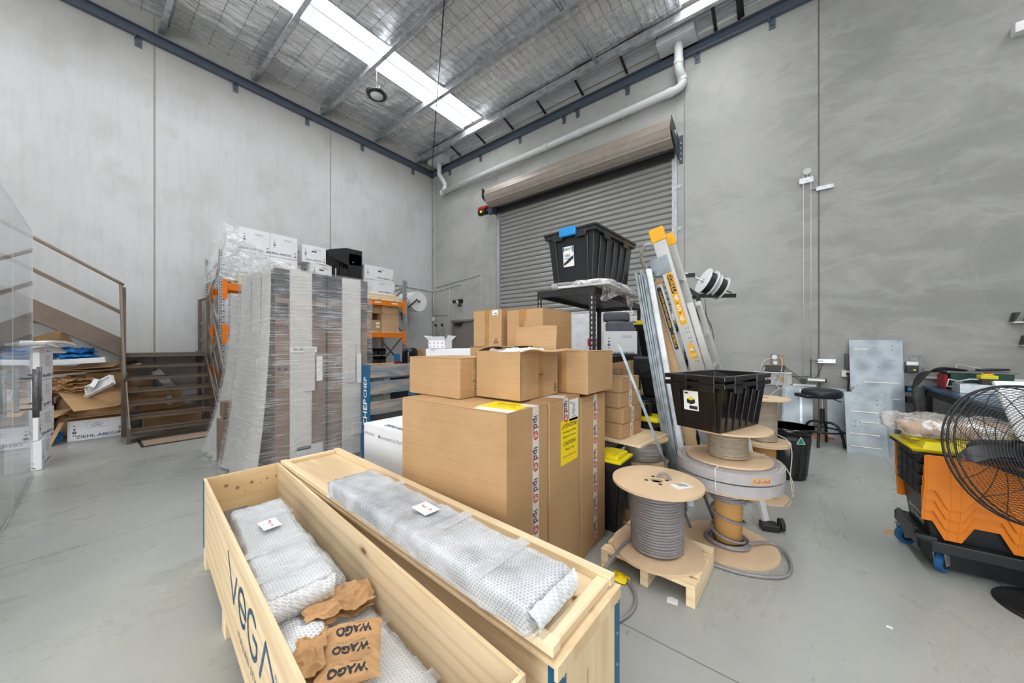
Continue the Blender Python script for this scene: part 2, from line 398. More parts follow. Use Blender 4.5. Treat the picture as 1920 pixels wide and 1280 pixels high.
def m_bubble(name='bubble_wrap', a=.0125, amount=.5, tint=(232, 236, 240)):
    """bubble wrap: clear film, whitish between bubbles set in a honeycomb"""
    t = NT(name); v = t.coords(); q = t.sep(v); n = t.noise(v, 5, 4, .55, .3)
    wob = t.math('MULTIPLY', t.noise(v, 14, 2), .01)
    U = t.math('ADD', q[0], wob); V = t.math('ADD', t.math('ADD', q[1], q[2]), wob); b = a * 1.732; ds = []
    for k in (0, .5):
        fu = t.math('SUBTRACT', t.math('FRACT', t.math('ADD', t.math('DIVIDE', U, a), 100 + k)), .5); fv = t.math('SUBTRACT', t.math('FRACT', t.math('ADD', t.math('DIVIDE', V, b), 100 + k)), .5)
        fu = t.math('MULTIPLY', fu, 1.0); fv = t.math('MULTIPLY', fv, 1.732); ds.append(t.math('SQRT', t.math('ADD', t.math('MULTIPLY', fu, fu), t.math('MULTIPLY', fv, fv))))
    d = t.math('MINIMUM', ds[0], ds[1]); cell = t.ramp(d, [(.3, 0.0), (.46, 1.0)])
    fac = t.math('ADD', t.math('MULTIPLY', cell, amount * .5), t.ramp(n, [(.35, amount * .55), (.65, amount * 1.1)]))
    t.base(S(*tint), .14, 0, .8)
    t.bump(t.math('ADD', t.math('MULTIPLY', d, -.5), t.math('MULTIPLY', n, 1.6)), .5, .006)
    tr = t.new('BsdfTransparent'); mx = t.new('MixShader'); t.link(t.math('MINIMUM', fac, 1.0), mx.inputs[0])
    t.link(tr.outputs[0], mx.inputs[1]); t.link(t.b.outputs[0], mx.inputs[2]); t.link(mx.outputs[0], t.out.inputs[0]); return t.m
def m_glass(name, glossy=.5, tint=(.93, .95, .96, 1)):
    t = NT(name); tr = t.new('BsdfTransparent'); tr.inputs[0].default_value = tint
    gl = t.new('BsdfGlossy'); gl.inputs['Roughness'].default_value = .02; gl.inputs[0].default_value = (.95, .96, .97, 1)
    mx = t.new('MixShader'); mx.inputs[0].default_value = glossy
    t.link(tr.outputs[0], mx.inputs[1]); t.link(gl.outputs[0], mx.inputs[2]); t.link(mx.outputs[0], t.out.inputs[0]); return t.m
def m_emit(name, col, s):
    t = NT(name); t.b.inputs['Emission Color'].default_value = col; t.b.inputs['Emission Strength'].default_value = s
    t.base(col, .6); return t.m

M = dict(
    wall_left=m_wall_left(), wall_door=m_wall_door(), floor=m_floor(), foil=m_foil(), galv=m_galv(), ply=m_ply(),
    purlin=m_galv('purlin_galv', (150, 154, 160), (196, 200, 204), 9, .35),
    sheet=m_galv('zinc_sheet', (112, 121, 127), (148, 156, 161), 5, .38),
    stud=m_galv('stud_galv', (92, 102, 108), (138, 146, 150), 12, .4),
    beam=plain('blue_grey_steel', S(92, 101, 114), .45, .2, .05), seal=plain('joint_sealant', S(140, 140, 136), .6),
    joint_dark=plain('weathered_joint', S(104, 101, 95), .7), seal_dark=plain('dark_joint', S(150, 147, 140), .7),
    pvc=plain('white_pvc', S(214, 216, 217), .35, 0, .02), conduit=plain('grey_conduit', S(196, 197, 196), .4, 0, .03),
    shutter=plain('basalt_shutter', S(156, 156, 153), .36, .3, .03, 1.5), lightgrey=plain('light_grey_steel', S(205, 207, 210), .45, .1, .04),
    drum=plain('shutter_curtain_taupe', S(158, 148, 138), .45, .2, .06), bracket=plain('bracket_steel', S(72, 76, 84), .5, .3, .06),
    black=plain('black_plastic', S(30, 31, 33), .38, 0, .08, 9), blackm=plain('black_powder_steel', S(38, 38, 40), .45, .2, .08, 9),
    glossblack=plain('gloss_black_plastic', S(24, 22, 24), .18, 0, .1, 5), rubber=plain('black_rubber', S(30, 30, 31), .7),
    yellow=plain('yellow_plastic', S(226, 208, 20), .38, 0, .06), orange=plain('orange_plastic', S(222, 124, 14), .36, 0, .05),
    rack=plain('orange_powder_coat', S(240, 128, 22), .4, 0, .05), ladyellow=plain('ladder_yellow', S(244, 178, 20), .35, 0, .04),
    alu=plain('aluminium', S(196, 196, 194), .32, .55, .04), alud=plain('worn_aluminium', S(120, 122, 122), .4, .5, .2, 30),
    card=m_card('brown_cardboard', (180, 144, 103), (192, 156, 115)), card2=m_card('pale_cardboard', (194, 158, 118), (206, 172, 132)),
    card_in=m_card('cardboard_inner', (184, 148, 108), (200, 164, 122)), carddark=m_card('dark_cardboard', (150, 122, 94), (168, 138, 108)),
    white=m_card('white_cardboard', (226, 227, 230), (236, 237, 240), False), packtape=plain('brown_packing_tape', S(176, 132, 84), .25, 0, .1, 12),
    tape=plain('printed_white_tape', S(224, 216, 206), .3, 0, .03), paperw=plain('white_paper', S(232, 232, 230), .6, 0, .02),
    ink=plain('navy_ink', S(34, 56, 112), .6), inkblack=plain('black_ink', S(34, 34, 36), .6), inkred=plain('red_ink', S(176, 28, 40), .6),
    gold=plain('bronze_ink', S(120, 98, 48), .6), grey=plain('grey_print', S(150, 152, 160), .6), cyan=plain('blue_clip', S(30, 140, 210), .4),
    yellowst=plain('yellow_sticker', S(246, 216, 14), .5, 0, .02), whiteplastic=plain('white_plastic', S(226, 227, 227), .35, 0, .02),
    stair=plain('bronze_stair_steel', S(116, 102, 90), .4, .25, .06), mat=plain('door_mat_pile', S(166, 142, 124), .95, 0, .25, 60, .5),
    cream=plain('foam_white', S(234, 234, 236), .8, 0, .03), greyfoam=plain('grey_foam', S(92, 94, 102), .9, 0, .08),
    pine=m_ply('pine_batten', (232, 208, 168), (244, 226, 192), False), pine_y=m_ply('pine_batten_cross', (230, 206, 166), (242, 224, 190), False, 'Y'),
    plyknots=m_ply('plywood_end_knots', (214, 182, 132), (228, 200, 156), False, 'Y', [(.108, .466, .019), (.166, .436, .018), (.208, .4, .008), (.242, .45, .018), (.292, .43, .007), (.328, .452, .012), (.386, .453, .016)]),
    plyend=m_ply('plywood_end', (222, 196, 154), (238, 216, 178), True, 'Z'), spool=plain('spool_plywood', S(218, 190, 156), .6, 0, .06, 5, 0, None, (1, .3, 1)),
    spoolcore=m_card('spool_core_board', (188, 142, 84), (200, 156, 98), False), bluepaint=plain('crate_blue_steel', S(30, 96, 136), .4, .2, .08),
    cable=plain('grey_cable', S(138, 134, 136), .42, 0, .05, 20), cable_l=plain('taupe_cable', S(168, 156, 138), .45, 0, .08, 24), cable_w=plain('white_cable', S(216, 214, 208), .4),
    ribbon=plain('grey_ribbon_cable', S(176, 172, 172), .45, 0, .05, 24), kraft=plain('kraft_paper', S(196, 154, 108), .7, 0, .12, 5, .15),
    wheel=plain('blue_wheel', S(32, 92, 142), .35, 0, .08), green=plain('machine_green', S(22, 66, 56), .4, .2), red=plain('machine_red', S(178, 34, 40), .4),
    vinyl=plain('black_vinyl', S(28, 32, 42), .4, 0, .04), grn=plain('leaf_green', S(84, 136, 44), .6), doorp=plain('taupe_door_paint', S(132, 124, 120), .5, 0, .02),
    blues=plain('sticker_blue', S(40, 130, 190), .5), greenst=plain('sticker_green', S(20, 130, 110), .5), bluefilm=plain('blue_film', S(30, 110, 180), .3),
    wraps=m_film('stretch_wrap', (226, 228, 232), .13, (1, 1, 46), .14, 2.4), wrapw=m_film('white_stretch_wrap', (238, 239, 241), .3, (3, 3, 7), .14, 2.5), wrapt=m_film('tight_film', (226, 228, 232), .2, (1, 1, 20), .14, 2.4),
    bag=m_film('clear_poly_bag', (226, 226, 224), .28, (4, 4, 6), .1, 2.5), bubble=m_bubble(), bubble_d=m_bubble('dense_bubble_wrap', .0125, .8),
    glass=m_glass('door_glass', .55), skylight=m_emit('polycarbonate_skylight', (1, 1, 1, 1), SKY_STRENGTH),
    rittal=plain('brown_grey_carton', S(134, 112, 96), .6, 0, .06), rdark=plain('charcoal_print', S(66, 66, 72), .6, 0, .05), edge=plain('white_edge_board', S(206, 204, 200), .6, 0, .04),
    palletg=m_ply('weathered_pallet_board', (128, 126, 124), (158, 156, 152), False, 'Y'), palletb=plain('worn_blue_paint', S(54, 118, 150), .6, 0, .35, 7),
)
def m_chepslat():
    t = NT('worn_blue_slat'); v = t.coords((.6, .6, 4)); n = t.noise(v, 3, 6, .7, .5)
    c = t.ramp(n, [(.38, S(84, 124, 148)), (.5, S(128, 130, 134)), (.62, S(160, 152, 142))]); t.base(c, .7); t.bump(n, .2, .004); return t.m
M['slat'] = m_chepslat()
def m_worktop():
    t = NT('scuffed_blue_black_top'); n = t.noise(t.coords((4, .5, 1)), 3, 6, .7); t.base(t.ramp(n, [(.4, S(34, 40, 52)), (.58, S(60, 110, 150)), (.66, S(170, 120, 80))]), .3); return t.m
M['worktop'] = m_worktop()
# ---------------------------------------------------------------- the hall
def st(name, mb, mat, **k): return struct(mb.build(name, mat, **k))
st('floor', MB().box(X0 - .2, X1 + .2, Y0 - .2, Y1 + .2, -.2, 0), M['floor'])
# left wall of precast panels with sealed joints between them
LJ = (-7.3, -4.95, -2.0, .861, 3.92)
ys = (Y0 - .2,) + LJ + (Y1,)
m = MB()
for a, b in zip(ys, ys[1:]): m.box(X0 - .18, X0, a + .011, b - .011, 0, 7.4)
st('wall_left', m, M['wall_left'], bevel=.008)
for i, y in enumerate(LJ): st('trim_%d' % (i + 1), MB().box(X0 - .1, X0 - .006, y - .012, y + .012, 0, 7.4), M['seal_dark'])
# wall with the roller door: openings for the shutter and the side door
DX0, DX1, DZ = -5.997, -1.584, 5.0
PX0, PX1, PZ = -7.93, -7.0, 2.1
m = MB()
def panel(x0, x1, z0=0, z1=7.4): m.box(x0 + .009, x1 - .009, Y1, Y1 + .18, z0, z1)
panel(X0 - .18, PX0); panel(PX0 - .018, PX1 + .018, PZ, 7.4); panel(PX1, -6.13); panel(-6.13, DX0); panel(DX0 - .018, DX1 + .018, DZ, 7.4)
panel(DX1, -1.425); panel(-1.425, .473); panel(.473, 3.4); panel(3.4, X1 + .2)
st('wall_far', m, M['wall_door'], bevel=.006)
for i, (x, mt) in enumerate(((-6.13, 'seal'), (-1.425, 'seal'), (.473, 'joint_dark'), (3.4, 'joint_dark'))):
    st('trim_%d' % (i + 11), MB().box(x - .013, x + .013, Y1 + .004, Y1 + .1, 0 if i != 1 else 0, 7.4), M[mt])
st('wall_right', MB().box(X1, X1 + .18, Y0, Y1, 0, 7.4), M['wall_left'])
m = MB(); m.box(X0, -1.5, Y0 - .18, Y0, 0, 7.4); m.box(3.9, X1, Y0 - .18, Y0, 0, 7.4); m.box(-1.5, 3.9, Y0 - .18, Y0, 4.8, 7.4)
st('wall_street', m, M['wall_left'])
# roof: foil blanket between purlins, broken by skylight strips
SKY = ((-6.79, -6.05), (-1.36, -.62), (3.3, 4.04))
PY = [6.532 - 1.388 * k for k in range(11)]
m = MB(); xs = [X0 - .1] + [q for s_ in SKY for q in s_] + [X1 + .1]
def foilz(x, y):
    d = min(abs(y - q) for q in PY) / .694
    sag = .035 * (1 - (1 - d) ** 2) + .0
    wr = mnoise.fractal(Vector((x * 1.1, y * 3.2, 1)), 1, 2, 4) * .035 + mnoise.noise(Vector((x * 4, y * 1.4, 4))) * .016 * (1.5 - d)
    return ZR + .03 - sag + wr * .8
for a, b in zip(xs[::2], xs[1::2]):
    n = max(4, int((b - a) / .07)); m.grid(lambda u, v, a=a, b=b: (a + (b - a) * u, PY[-1] - .8 + (6.56 - PY[-1] + .8) * v, foilz(a + (b - a) * u, PY[-1] - .8 + (6.56 - PY[-1] + .8) * v)), n, 190)
o = st('ceiling', m, M['foil'])
st('trim_20', MB().box(X0 - .2, X1 + .2, Y0 - .2, Y1 + .2, 7.42, 7.5), M['shutter'])
for i, (a, b) in enumerate(SKY):
    st('window_%d' % (i + 1), MB().box(a - .01, b + .01, Y0, 6.5, ZR + .06, ZR + .07), M['skylight'])
    c = (a + b) / 2; st('trim_%d' % (i + 26), MB().box(c - .009, c + .009, Y0, 6.5, ZR + .03, ZR + .055), M['bracket']); m = MB()
    for x in (a, b): m.box(x - .012, x + .012, Y0, 6.5, ZR - .01, ZR + .06)
    st('trim_%d' % (i + 21), m, M['galv'])
for i, y in enumerate(PY):   # galvanised purlins, Z section
    m = MB(); m.box(X0 + .01, X1, y - .002, y + .003, 7.0, 7.22); m.box(X0 + .01, X1, y - .075, y, 7.0, 7.004); m.box(X0 + .01, X1, y - .078, y - .074, 7.0, 7.022)
    m.box(X0 + .01, X1, y, y + .07, 7.216, 7.22)
    m.box(X0 + .01, X0 + .02, y - .09, y + .03, 6.93, 7.2)
    o = st('trim_%d' % (i + 30), m, M['purlin']); o['label'] = 'galvanised roof purlin'
# sag rods bridging the purlins
m = MB()
for x in (-2.9, 2.4):
    for ya, yb in zip(PY[1:4], PY[:3]):
        for dx in (-.05, .05): m.tube([(x + dx, ya + .003, 7.05), (x + dx * .4, yb - .004, 7.05)], .012, 6)
st('trim_45', m, M['purlin'])
# gutter strip between the last purlin and the wall: ribbed sheet and dark angle brackets
m = MB(); n = 60
def rib(u, v):
    y = 6.56 + .5 * v; k = (v * 8) % 1
    return (X0 + (X1 - X0) * u, y, 7.24 - .12 * v + (.018 if .3 < k < .75 else 0))
m.smooth = False; m.grid(rib, 1, 8 * 12, smooth=False); st('trim_46', m, M['lightgrey'])
m = MB()
for k in range(14):
    x = -8.2 + k * 1.0 - .3
    if abs(x + 1.5) < .35: x -= .3
    m.bar((x, 6.54, 7.16), (x, 7.06, 7.02), .045, .03)
for x in (-.9, -.55): m.bar((x, 6.54, 7.15), (x, 7.06, 7.0), .05, .05)
st('trim_47', m, M['blackm'])
# blue-grey channel round the top of the walls, with cleats
m = MB(); m.box(X0, X0 + .085, Y0, Y1, 6.76, 6.775); m.box(X0, X0 + .012, Y0, Y1, 6.77, 6.94); m.box(X0, X0 + .075, Y0, Y1, 6.93, 6.945)
b1 = st('trim_50', m, M['beam'])
m = MB(); m.box(X0, X1, Y1 - .085, Y1, 6.76, 6.775); m.box(X0, X1, Y1 - .012, Y1, 6.77, 6.94); m.box(X0, X1, Y1 - .09, Y1, 6.93, 6.945)
b2 = st('trim_51', m, M['beam'])
def cleat(par, pos, face):
    m = MB(); m.M = Matrix.Translation(pos) @ Matrix.Rotation(R(0 if face == 'x' else -90), 4, 'Z')
    m.box(0, .012, -.045, .045, -.17, .02); m.box(0, .075, -.045, -.033, -.05, .02); m.cyl((.01, 0, -.1), (.035, 0, -.1), .018, 8)
    struct(m.build('cleat', M['beam'], par))
for k in range(10): cleat(b1, (X0 + .001, 6.1 - k * 1.36 + (.25 if k == 0 else 0), 6.76), 'x')
for x in (-8.0, -6.7, -5.3, -4.0, -3.65, -2.5, -1.2, -.1, 1.3, 2.7, 4.1): cleat(b2, (x, Y1 - .001, 6.76), 'y')
# bracing rod from the corner up across the roof
st('trim_52', MB().tube([(X0 + .12, Y1 - .12, 6.93), (-4.23, 3.632, 6.9), (.3, .2, 6.87)], .011, 6), M['blackm'])

# ---- roller shutter
root = bpy.data.objects.new('door_1', None); COL.objects.link(root); struct(root)
m = MB(); prof = []; z = 0.02
while z < 5.0:
    prof += [(-.008, z), (.012, z + .012), (.026, z + .03), (.028, z + .078), (.016, z + .1), (-.008, z + .106)]; z += .112
vs = []; fs = []
for x in (DX0 - .02, DX1 + .02):
    for d, zz in prof: vs.append((x, Y1 + .02 - d, zz))
k = len(prof); fs = [(i, k + i, k + i + 1, i + 1) for i in range(k - 1)]
m.add(vs, fs); struct(m.build('shutter_curtain', M['shutter'], root))
m = MB()
for x in (DX0, DX1): m.box(x - .045, x + .045, Y1 - .07, Y1 - .002, 0, 4.98)
struct(m.build('guide_rail', M['galv'], root))
m = MB()
for z in (.9, 1.9, 2.9, 3.6, 4.4):
    m.box(DX1 + .04, DX1 + .12, Y1 - .014, Y1 - .002, z - .03, z + .03); m.cyl((DX1 + .095, Y1 - .014, z), (DX1 + .095, Y1 - .03, z), .014, 8)
struct(m.build('rail_lug', M['galv'], root))
DC = (Y1 - .32, 5.27, .245)
m = MB(); n = 48; vs = []
for x in (DX0 - .06, DX1 + .04):
    for k in range(n):
        a = 2 * pi * k / n; r = DC[2] + (.012 if k % 6 == 0 else 0); vs.append((x, DC[0] + r * cos(a), DC[1] + r * sin(a)))
m.smooth = False; m.add(vs, [(k, (k + 1) % n, n + (k + 1) % n, n + k) for k in range(n)]); m.smooth = False
m.add(vs[:n], [tuple(range(n))]); m.add(vs[n:], [tuple(range(n))[::-1]])
struct(m.build('drum', M['drum'], root))
m = MB(); m.box(DX0 - .02, DX1, Y1 - .12, Y1 - .06, 4.93, 5.06); struct(m.build('drum_gap_shade', M['black'], root))  # black bar put in as the shade of the gap below the drum
m = MB()
for x in (DX0 - .1, DX1 + .07):
    m.add([(x - .006, Y1, 4.9), (x - .006, Y1 - .12, 4.93), (x - .006, Y1 - .6, 5.2), (x - .006, Y1 - .6, 5.45), (x - .006, Y1, 5.3),
           (x + .006, Y1, 4.9), (x + .006, Y1 - .12, 4.93), (x + .006, Y1 - .6, 5.2), (x + .006, Y1 - .6, 5.45), (x + .006, Y1, 5.3)],
          [(0, 1, 2, 3, 4), (9, 8, 7, 6, 5), (0, 5, 6, 1), (1, 6, 7, 2), (2, 7, 8, 3), (3, 8, 9, 4), (4, 9, 5, 0)])
    m.box(x + .005, x + .07, Y1 - .02, Y1, 4.82, 5.35)
struct(m.build('drum_bracket', M['bracket'], root))
m = MB()
for z in (4.9, 5.0, 5.1, 5.2): m.cyl((DX1 + .11, Y1 - .02, z), (DX1 + .11, Y1 - .04, z), .013, 6)
m.cyl((DX1 + .06, DC[0], DC[1]), (DX1 + .09, DC[0], DC[1]), .05, 12); struct(m.build('bracket_bolt', M['galv'], root))
# chain hoist motor at the left end
t = thing('door_motor', 'black and red chain hoist motor beside the shutter drum', 'door motor', (-6.2, Y1 - .28, 5.0))
m = MB(); m.cyl((-.28, 0, -.02), (-.02, 0, -.02), .085, 16); m.cyl((-.02, 0, -.02), (.12, 0, -.02), .05, 12); m.build('motor_body', M['black'], t, bevel=.006)
MB().box(-.3, .0, -.06, .06, .05, .12).build('control_cover', M['red'], t, bevel=.01)
patch(MB(), '-y', (-.15, -.087, -.03), .08, .06).build('warning_sticker', M['yellowst'], t)
m = MB(); m.box(.08, .2, -.05, .05, -.14, .1); m.box(.12, .18, .0, .279, -.1, .1); m.build('gearbox', M['bracket'], t, bevel=.005)
m = MB()
for dx in (.1, .16):
    for k in range(150):
        z = -.14 - k * .03; a = (k % 2) * .006; m.box(dx - .004 - a, dx + .004 + a, -.004, .004, z - .026, z)
m.build('hand_chain', M['galv'], t, label='galvanised hand chain')

# ---- side door
root = bpy.data.objects.new('door_2', None); COL.objects.link(root); struct(root)
struct(MB().box(PX0 + .05, PX1 - .05, Y1 + .06, Y1 + .1, .01, PZ - .03).build('door_leaf', M['doorp'], root))
m = MB(); m.box(PX0, PX0 + .05, Y1 - .01, Y1 + .16, 0, PZ + .0); m.box(PX1 - .05, PX1, Y1 - .01, Y1 + .16, 0, PZ); m.box(PX0, PX1, Y1 - .01, Y1 + .16, PZ - .03, PZ + .03)
struct(m.build('door_frame', M['doorp'], root))
m = MB(); m.box(PX0 + .13, PX0 + .38, Y1 + .0, Y1 + .06, PZ - .15, PZ - .07); m.bar((PX0 + .3, Y1 + .02, PZ - .08), (PX0 + .5, Y1 - .0, PZ - .06), .03, .015); struct(m.build('door_closer', M['black'], root))
struct(MB().box(PX0 + .07, PX0 + .1, Y1 + .04, Y1 + .06, 1.55, 1.68).build('door_hinge', M['black'], root))

# ---- rain water pipe and its gutter boxes
t = thing('rainwater_pipe', 'white plastic rainwater pipe running above the roller shutter', 'pipe', (-1.47, Y1 - .14, 6.2))
def elbow(a, b, c, r, n=8):
    a, b, c = Vector(a), Vector(b), Vector(c); return [a.lerp(b, k / n).lerp(b.lerp(c, k / n), k / n) for k in range(n + 1)]
m = MB(); p0 = Vector((0, -.12, .728)); m.tube([p0, (0, -.12, .38)] + elbow((0, -.12, .36), (0, -.12, .22), (.04, 0, .14), 0, 5) + elbow((.05, 0, .1), (.05, 0, -.02), (-.1, 0, -.03), 0, 6) + [(-6.72, 0, -.13)], .075, 16)
m.build('main_pipe', M['pvc'], t)
m = MB()
for a, b in (((0, -.12, .42), (0, -.12, .34)), ((.03, 0, .18), (.05, 0, .08)), ((-.13, 0, -.03), (-.22, 0, -.033)), ((-6.76, 0, -.13), (-6.66, 0, -.13)), ((-2.1, 0, -.061), (-2.02, 0, -.06)), ((-3.0, 0, -.073), (-2.92, 0, -.073)), ((-6.6, 0, -.12), (-6.6, 0, .0))):
    m.cyl(a, b, .084, 16)
m.build('pipe_socket', M['pvc'], t)
MB().tube([(-6.6, 0, -.12), (-6.6, 0, .1), (-6.75, -.1, .4), (-6.75, -.1, .728)], .07, 14).build('branch_pipe', M['pvc'], t)
m = MB()
for x in (-1.1, -2.9, -4.6, -5.9):
    z = -.03 - (-x) * .0148
    m.tube([(x, .085 * cos(a_), z + .085 * sin(a_)) for a_ in [R(q) for q in range(0, 360, 20)]], .006, 5, closed=True); m.cyl((x, .08, z - .1), (x, .14, z - .1), .01, 6); m.cyl((x, .05, z + .1), (x, .14, z + .1), .01, 6)
m.build('pipe_clip', M['pvc'], t)
for x, lb in ((-1.5, 'grey metal gutter box feeding the pipe at its right end'), (-8.22, 'grey metal gutter box in the roof corner above the pipe')):
    o = MB().taper(-.3, .3, -.22, .14, 0, .26, -.02).build('gutter_box', M['lightgrey'], None, (x, Y1 - .2, 6.93), bevel=.005); tag(o, lb, 'gutter box', 'gutter boxes')

# ---- conduit, floodlight and switches by the side door
t = thing('wall_conduit', 'grey plastic conduit run up the corner and round the side door', 'conduit', (-8.7, Y1, 3))
def co(pts, r=.014): return [(x + 8.7, y - Y1, z - 3) for x, y, z in pts]
yw = Y1 - .018
m = MB(); m.tube(co([(-8.7, yw, 7.0), (-8.7, yw, 3.25), (-8.66, yw, 3.12), (-8.55, yw, 3.09), (-7.5, yw, 3.2), (-7.46, yw, 3.16), (-7.46, yw, 2.75)]), .014, 6)
m.tube(co([(-8.68, yw, 3.2), (-6.7, yw, 3.38), (-6.66, yw, 3.34), (-6.66, yw, 1.2)]), .012, 6)
m.tube(co([(-8.78, yw, 3.1), (-8.78, yw, 2.3)]), .012, 6)
m.tube(co([(-8.72, yw, 2.32), (-8.1, yw, 2.32), (-8.06, yw, 2.28), (-8.06, yw, 1.3)]), .012, 6); m.tube(co([(-8.0, yw, 3.14), (-8.0, yw, 1.7)]), .012, 6)
m.tube(co([(X0 + .02, 5.2, 3.15), (X0 + .02, 7.05, 3.1), (-8.7, yw, 3.1)]), .014, 6)
m.build('conduit_run', M['conduit'], t)
m = MB()
for x, z, ww, h in ((-8.78, 2.2, .09, .13), (-8.03, 1.62, .13, .13), (-8.06, 1.32, .09, .17), (-8.03, 1.15, .08, .1)): m.box(x + 8.7 - ww / 2, x + 8.7 + ww / 2, -.06, -.004, z - h / 2 - 3, z + h / 2 - 3)
m.build('switch_box', M['whiteplastic'], t, bevel=.004)
t = thing('flood_light', 'black twin floodlight with sensor on the wall left of the shutter', 'wall light', (-7.48, Y1, 2.68))
MB().cyl((0, 0, 0), (0, -.06, 0), .06, 14).build('light_base', M['black'], t)
for dx, lb in ((-.14, 0), (.03, 0)):
    m = MB(); m.tube([(0, -.05, 0), (dx * .7, -.1, .02), (dx, -.14, .0)], .018, 8); m.cyl((dx, -.13, 0), (dx * 1.35, -.22, -.04), .055, 14); m.build('lamp_head', M['black'], t)
    MB().cyl((dx * 1.35, -.221, -.04), (dx * 1.36, -.226, -.042), .045, 14).build('lamp_lens', M['whiteplastic'], t)
m = MB(); m.tube([(0, -.05, 0), (0, -.09, -.1)], .02, 8); m.soft(.08, .08, .08, .02, .035, 0, 5, 0, (0, -.1, -.18)); m.build('motion_sensor', M['black'], t)

# ---- the high-bay lamp
t = thing('high_bay_light', 'round black high bay lamp hanging below the skylight', 'ceiling light', (-6.38, 3.72, 6.38))
m = MB(); m.lathe([(.11, .06), (.12, .0), (.185, .0), (.19, .03), (.14, .06), (.11, .1), (.05, .11), (.0, .11)], n=40)
for k in range(30):
    a = 2 * pi * k / 30; m.bar((.12 * cos(a), .12 * sin(a), .06), (.192 * cos(a), .192 * sin(a), .02), .008, .05)
m.build('lamp_housing', M['black'], t)
MB().lathe([(0, -.006), (.118, -.006), (.12, .01), (0, .01)], n=40).build('diffuser', M['whiteplastic'], t)
MB().tube([(0, 0, .16), (0, 0, .4), (0, 0, .66)], .006, 5).build('suspension_wire', M['cable_w'], t)
m = MB(); m.tube([(-.1, 0, .08), (-.09, 0, .15), (0, 0, .2), (.09, 0, .15), (.1, 0, .08)], .006, 5); m.cyl((0, 0, .1), (0, 0, .14), .05, 10); m.build('hanger', M['galv'], t)
o = MB().box(-.12, 1.2, -.12, 0, -.06, .06).build('strip_light', M['whiteplastic'], None, (2.35, Y1 - .002, 5.2), bevel=.01); tag(o, 'white strip light fitting high on the right of the grey wall', 'wall light')
# ---------------------------------------------------------------- left side: glass door, stairs, cartons and the cardboard heap
t = thing('glass_door', 'tall frameless glass door leaf with bar handle at the left edge', 'glass door', (-6.16, -.292, 0), -1.95)
MB().box(0, 3.2, -.006, .006, .012, 2.56).build('glass_pane', M['glass'], t)
m = MB()
for x in (.012, 1.2, 2.3): m.box(x, x + .004, .0062, .0072, .01, 2.56)
m.build('pane_edge', M['whiteplastic'], t)
m = MB(); m.box(-.012, 3.2, -.012, .012, 0, .012); m.build('bottom_rail', M['alu'], t)
for x, y, r_ in ((.35, .07, .015), (.85, .09, .02)):
    m = MB(); m.tube([(x, y, .72), (x, y, 1.16)], r_, 10)
    for z in (.8, 1.08): m.tube([(x, y, z), (x, .006, z)], .009, 8)
    m.build('door_handle', M['alud'], t)

def ziehl(mb_ink, mb_gold, face, pos, s_=1.0, flip=False):
    """carton print: maker's word and the small three-chevron mark"""
    letter(mb_ink, 'ZIEHL-ABEGG', .055 * s_, face, pos, 0, .012, 1.15)
    off = {'+x': Vector((0, 1, 0)), '-y': Vector((1, 0, 0)), '+y': Vector((-1, 0, 0)), '-x': Vector((0, -1, 0))}[face]
    q = Vector(pos) + off * .26 * s_ + Vector((0, 0, .02 * s_))
    shape(mb_gold, face, q, [[(-.03, -.04), (.03, -.04), (0, -.005)], [(-.02, .0), (.01, .012), (-.02, .03), (.0, .012)], [(0, .03), (.022, .045), (.0, .06), (-.012, .045)]], s_)
def handling(mb, face, pos, s_=1.0, step=-.045):
    for k in range(4):
        q = Vector(pos) + Vector((0, 0, step * s_ * k))
        if k == 0: shape(mb, face, q, [[(-.015, 0), (.015, 0), (0, .014)]], s_)
        elif k == 1: shape(mb, face, q, ringpoly(0, .012, n=10), s_)
        elif k == 2: shape(mb, face, q, ringpoly(.007, .02, n=12), s_)
        else: shape(mb, face, q, [[(-.012, -.012), (-.006, -.012), (-.006, .012), (-.012, .012)], [(.006, -.012), (.012, -.012), (.012, .012), (.006, .012)]], s_)
def carton(name, label, loc, size, rz=0, mat='card', tape=None, group=None, open_top=False, lift=.004, tapemat='packtape'):
    """closed carton: body, two top flaps with a seam, tape over the seam"""
    sx, sy, sz = size
    t = thing(name, label, 'box', loc, rz, group)
    m = MB(); m.box(-sx / 2, sx / 2, -sy / 2, sy / 2, 0, sz - lift); m.build('carton_body', M[mat], t, bevel=min(.006, sz * .05))
    along = 'x' if tape in (None, 'x') else 'y'
    for s_ in (-1, 1):
        m = MB()
        if along == 'x': m.box(-sx / 2, sx / 2, min(s_ * .0015, s_ * sy / 2), max(s_ * .0015, s_ * sy / 2), sz - lift, sz)
        else: m.box(min(s_ * .0015, s_ * sx / 2), max(s_ * .0015, s_ * sx / 2), -sy / 2, sy / 2, sz - lift, sz)
        m.build('top_flap', M[mat], t, bevel=.0015)
    if tape:
        w_ = .024; m = MB(); e = .0008; dr = min(.09, sz * .4)
        if tape == 'x': m.box(-sx / 2 - e, sx / 2 + e, -w_, w_, sz, sz + e); m.box(sx / 2, sx / 2 + e, -w_, w_, sz - dr, sz + e); m.box(-sx / 2 - e, -sx / 2, -w_, w_, sz - dr, sz + e)
        else: m.box(-w_, w_, -sy / 2 - e, sy / 2 + e, sz, sz + e); m.box(-w_, w_, sy / 2, sy / 2 + e, sz - dr, sz + e); m.box(-w_, w_, -sy / 2 - e, -sy / 2, sz - dr, sz + e)
        m.build('packing_tape', M[tapemat], t)
    return t

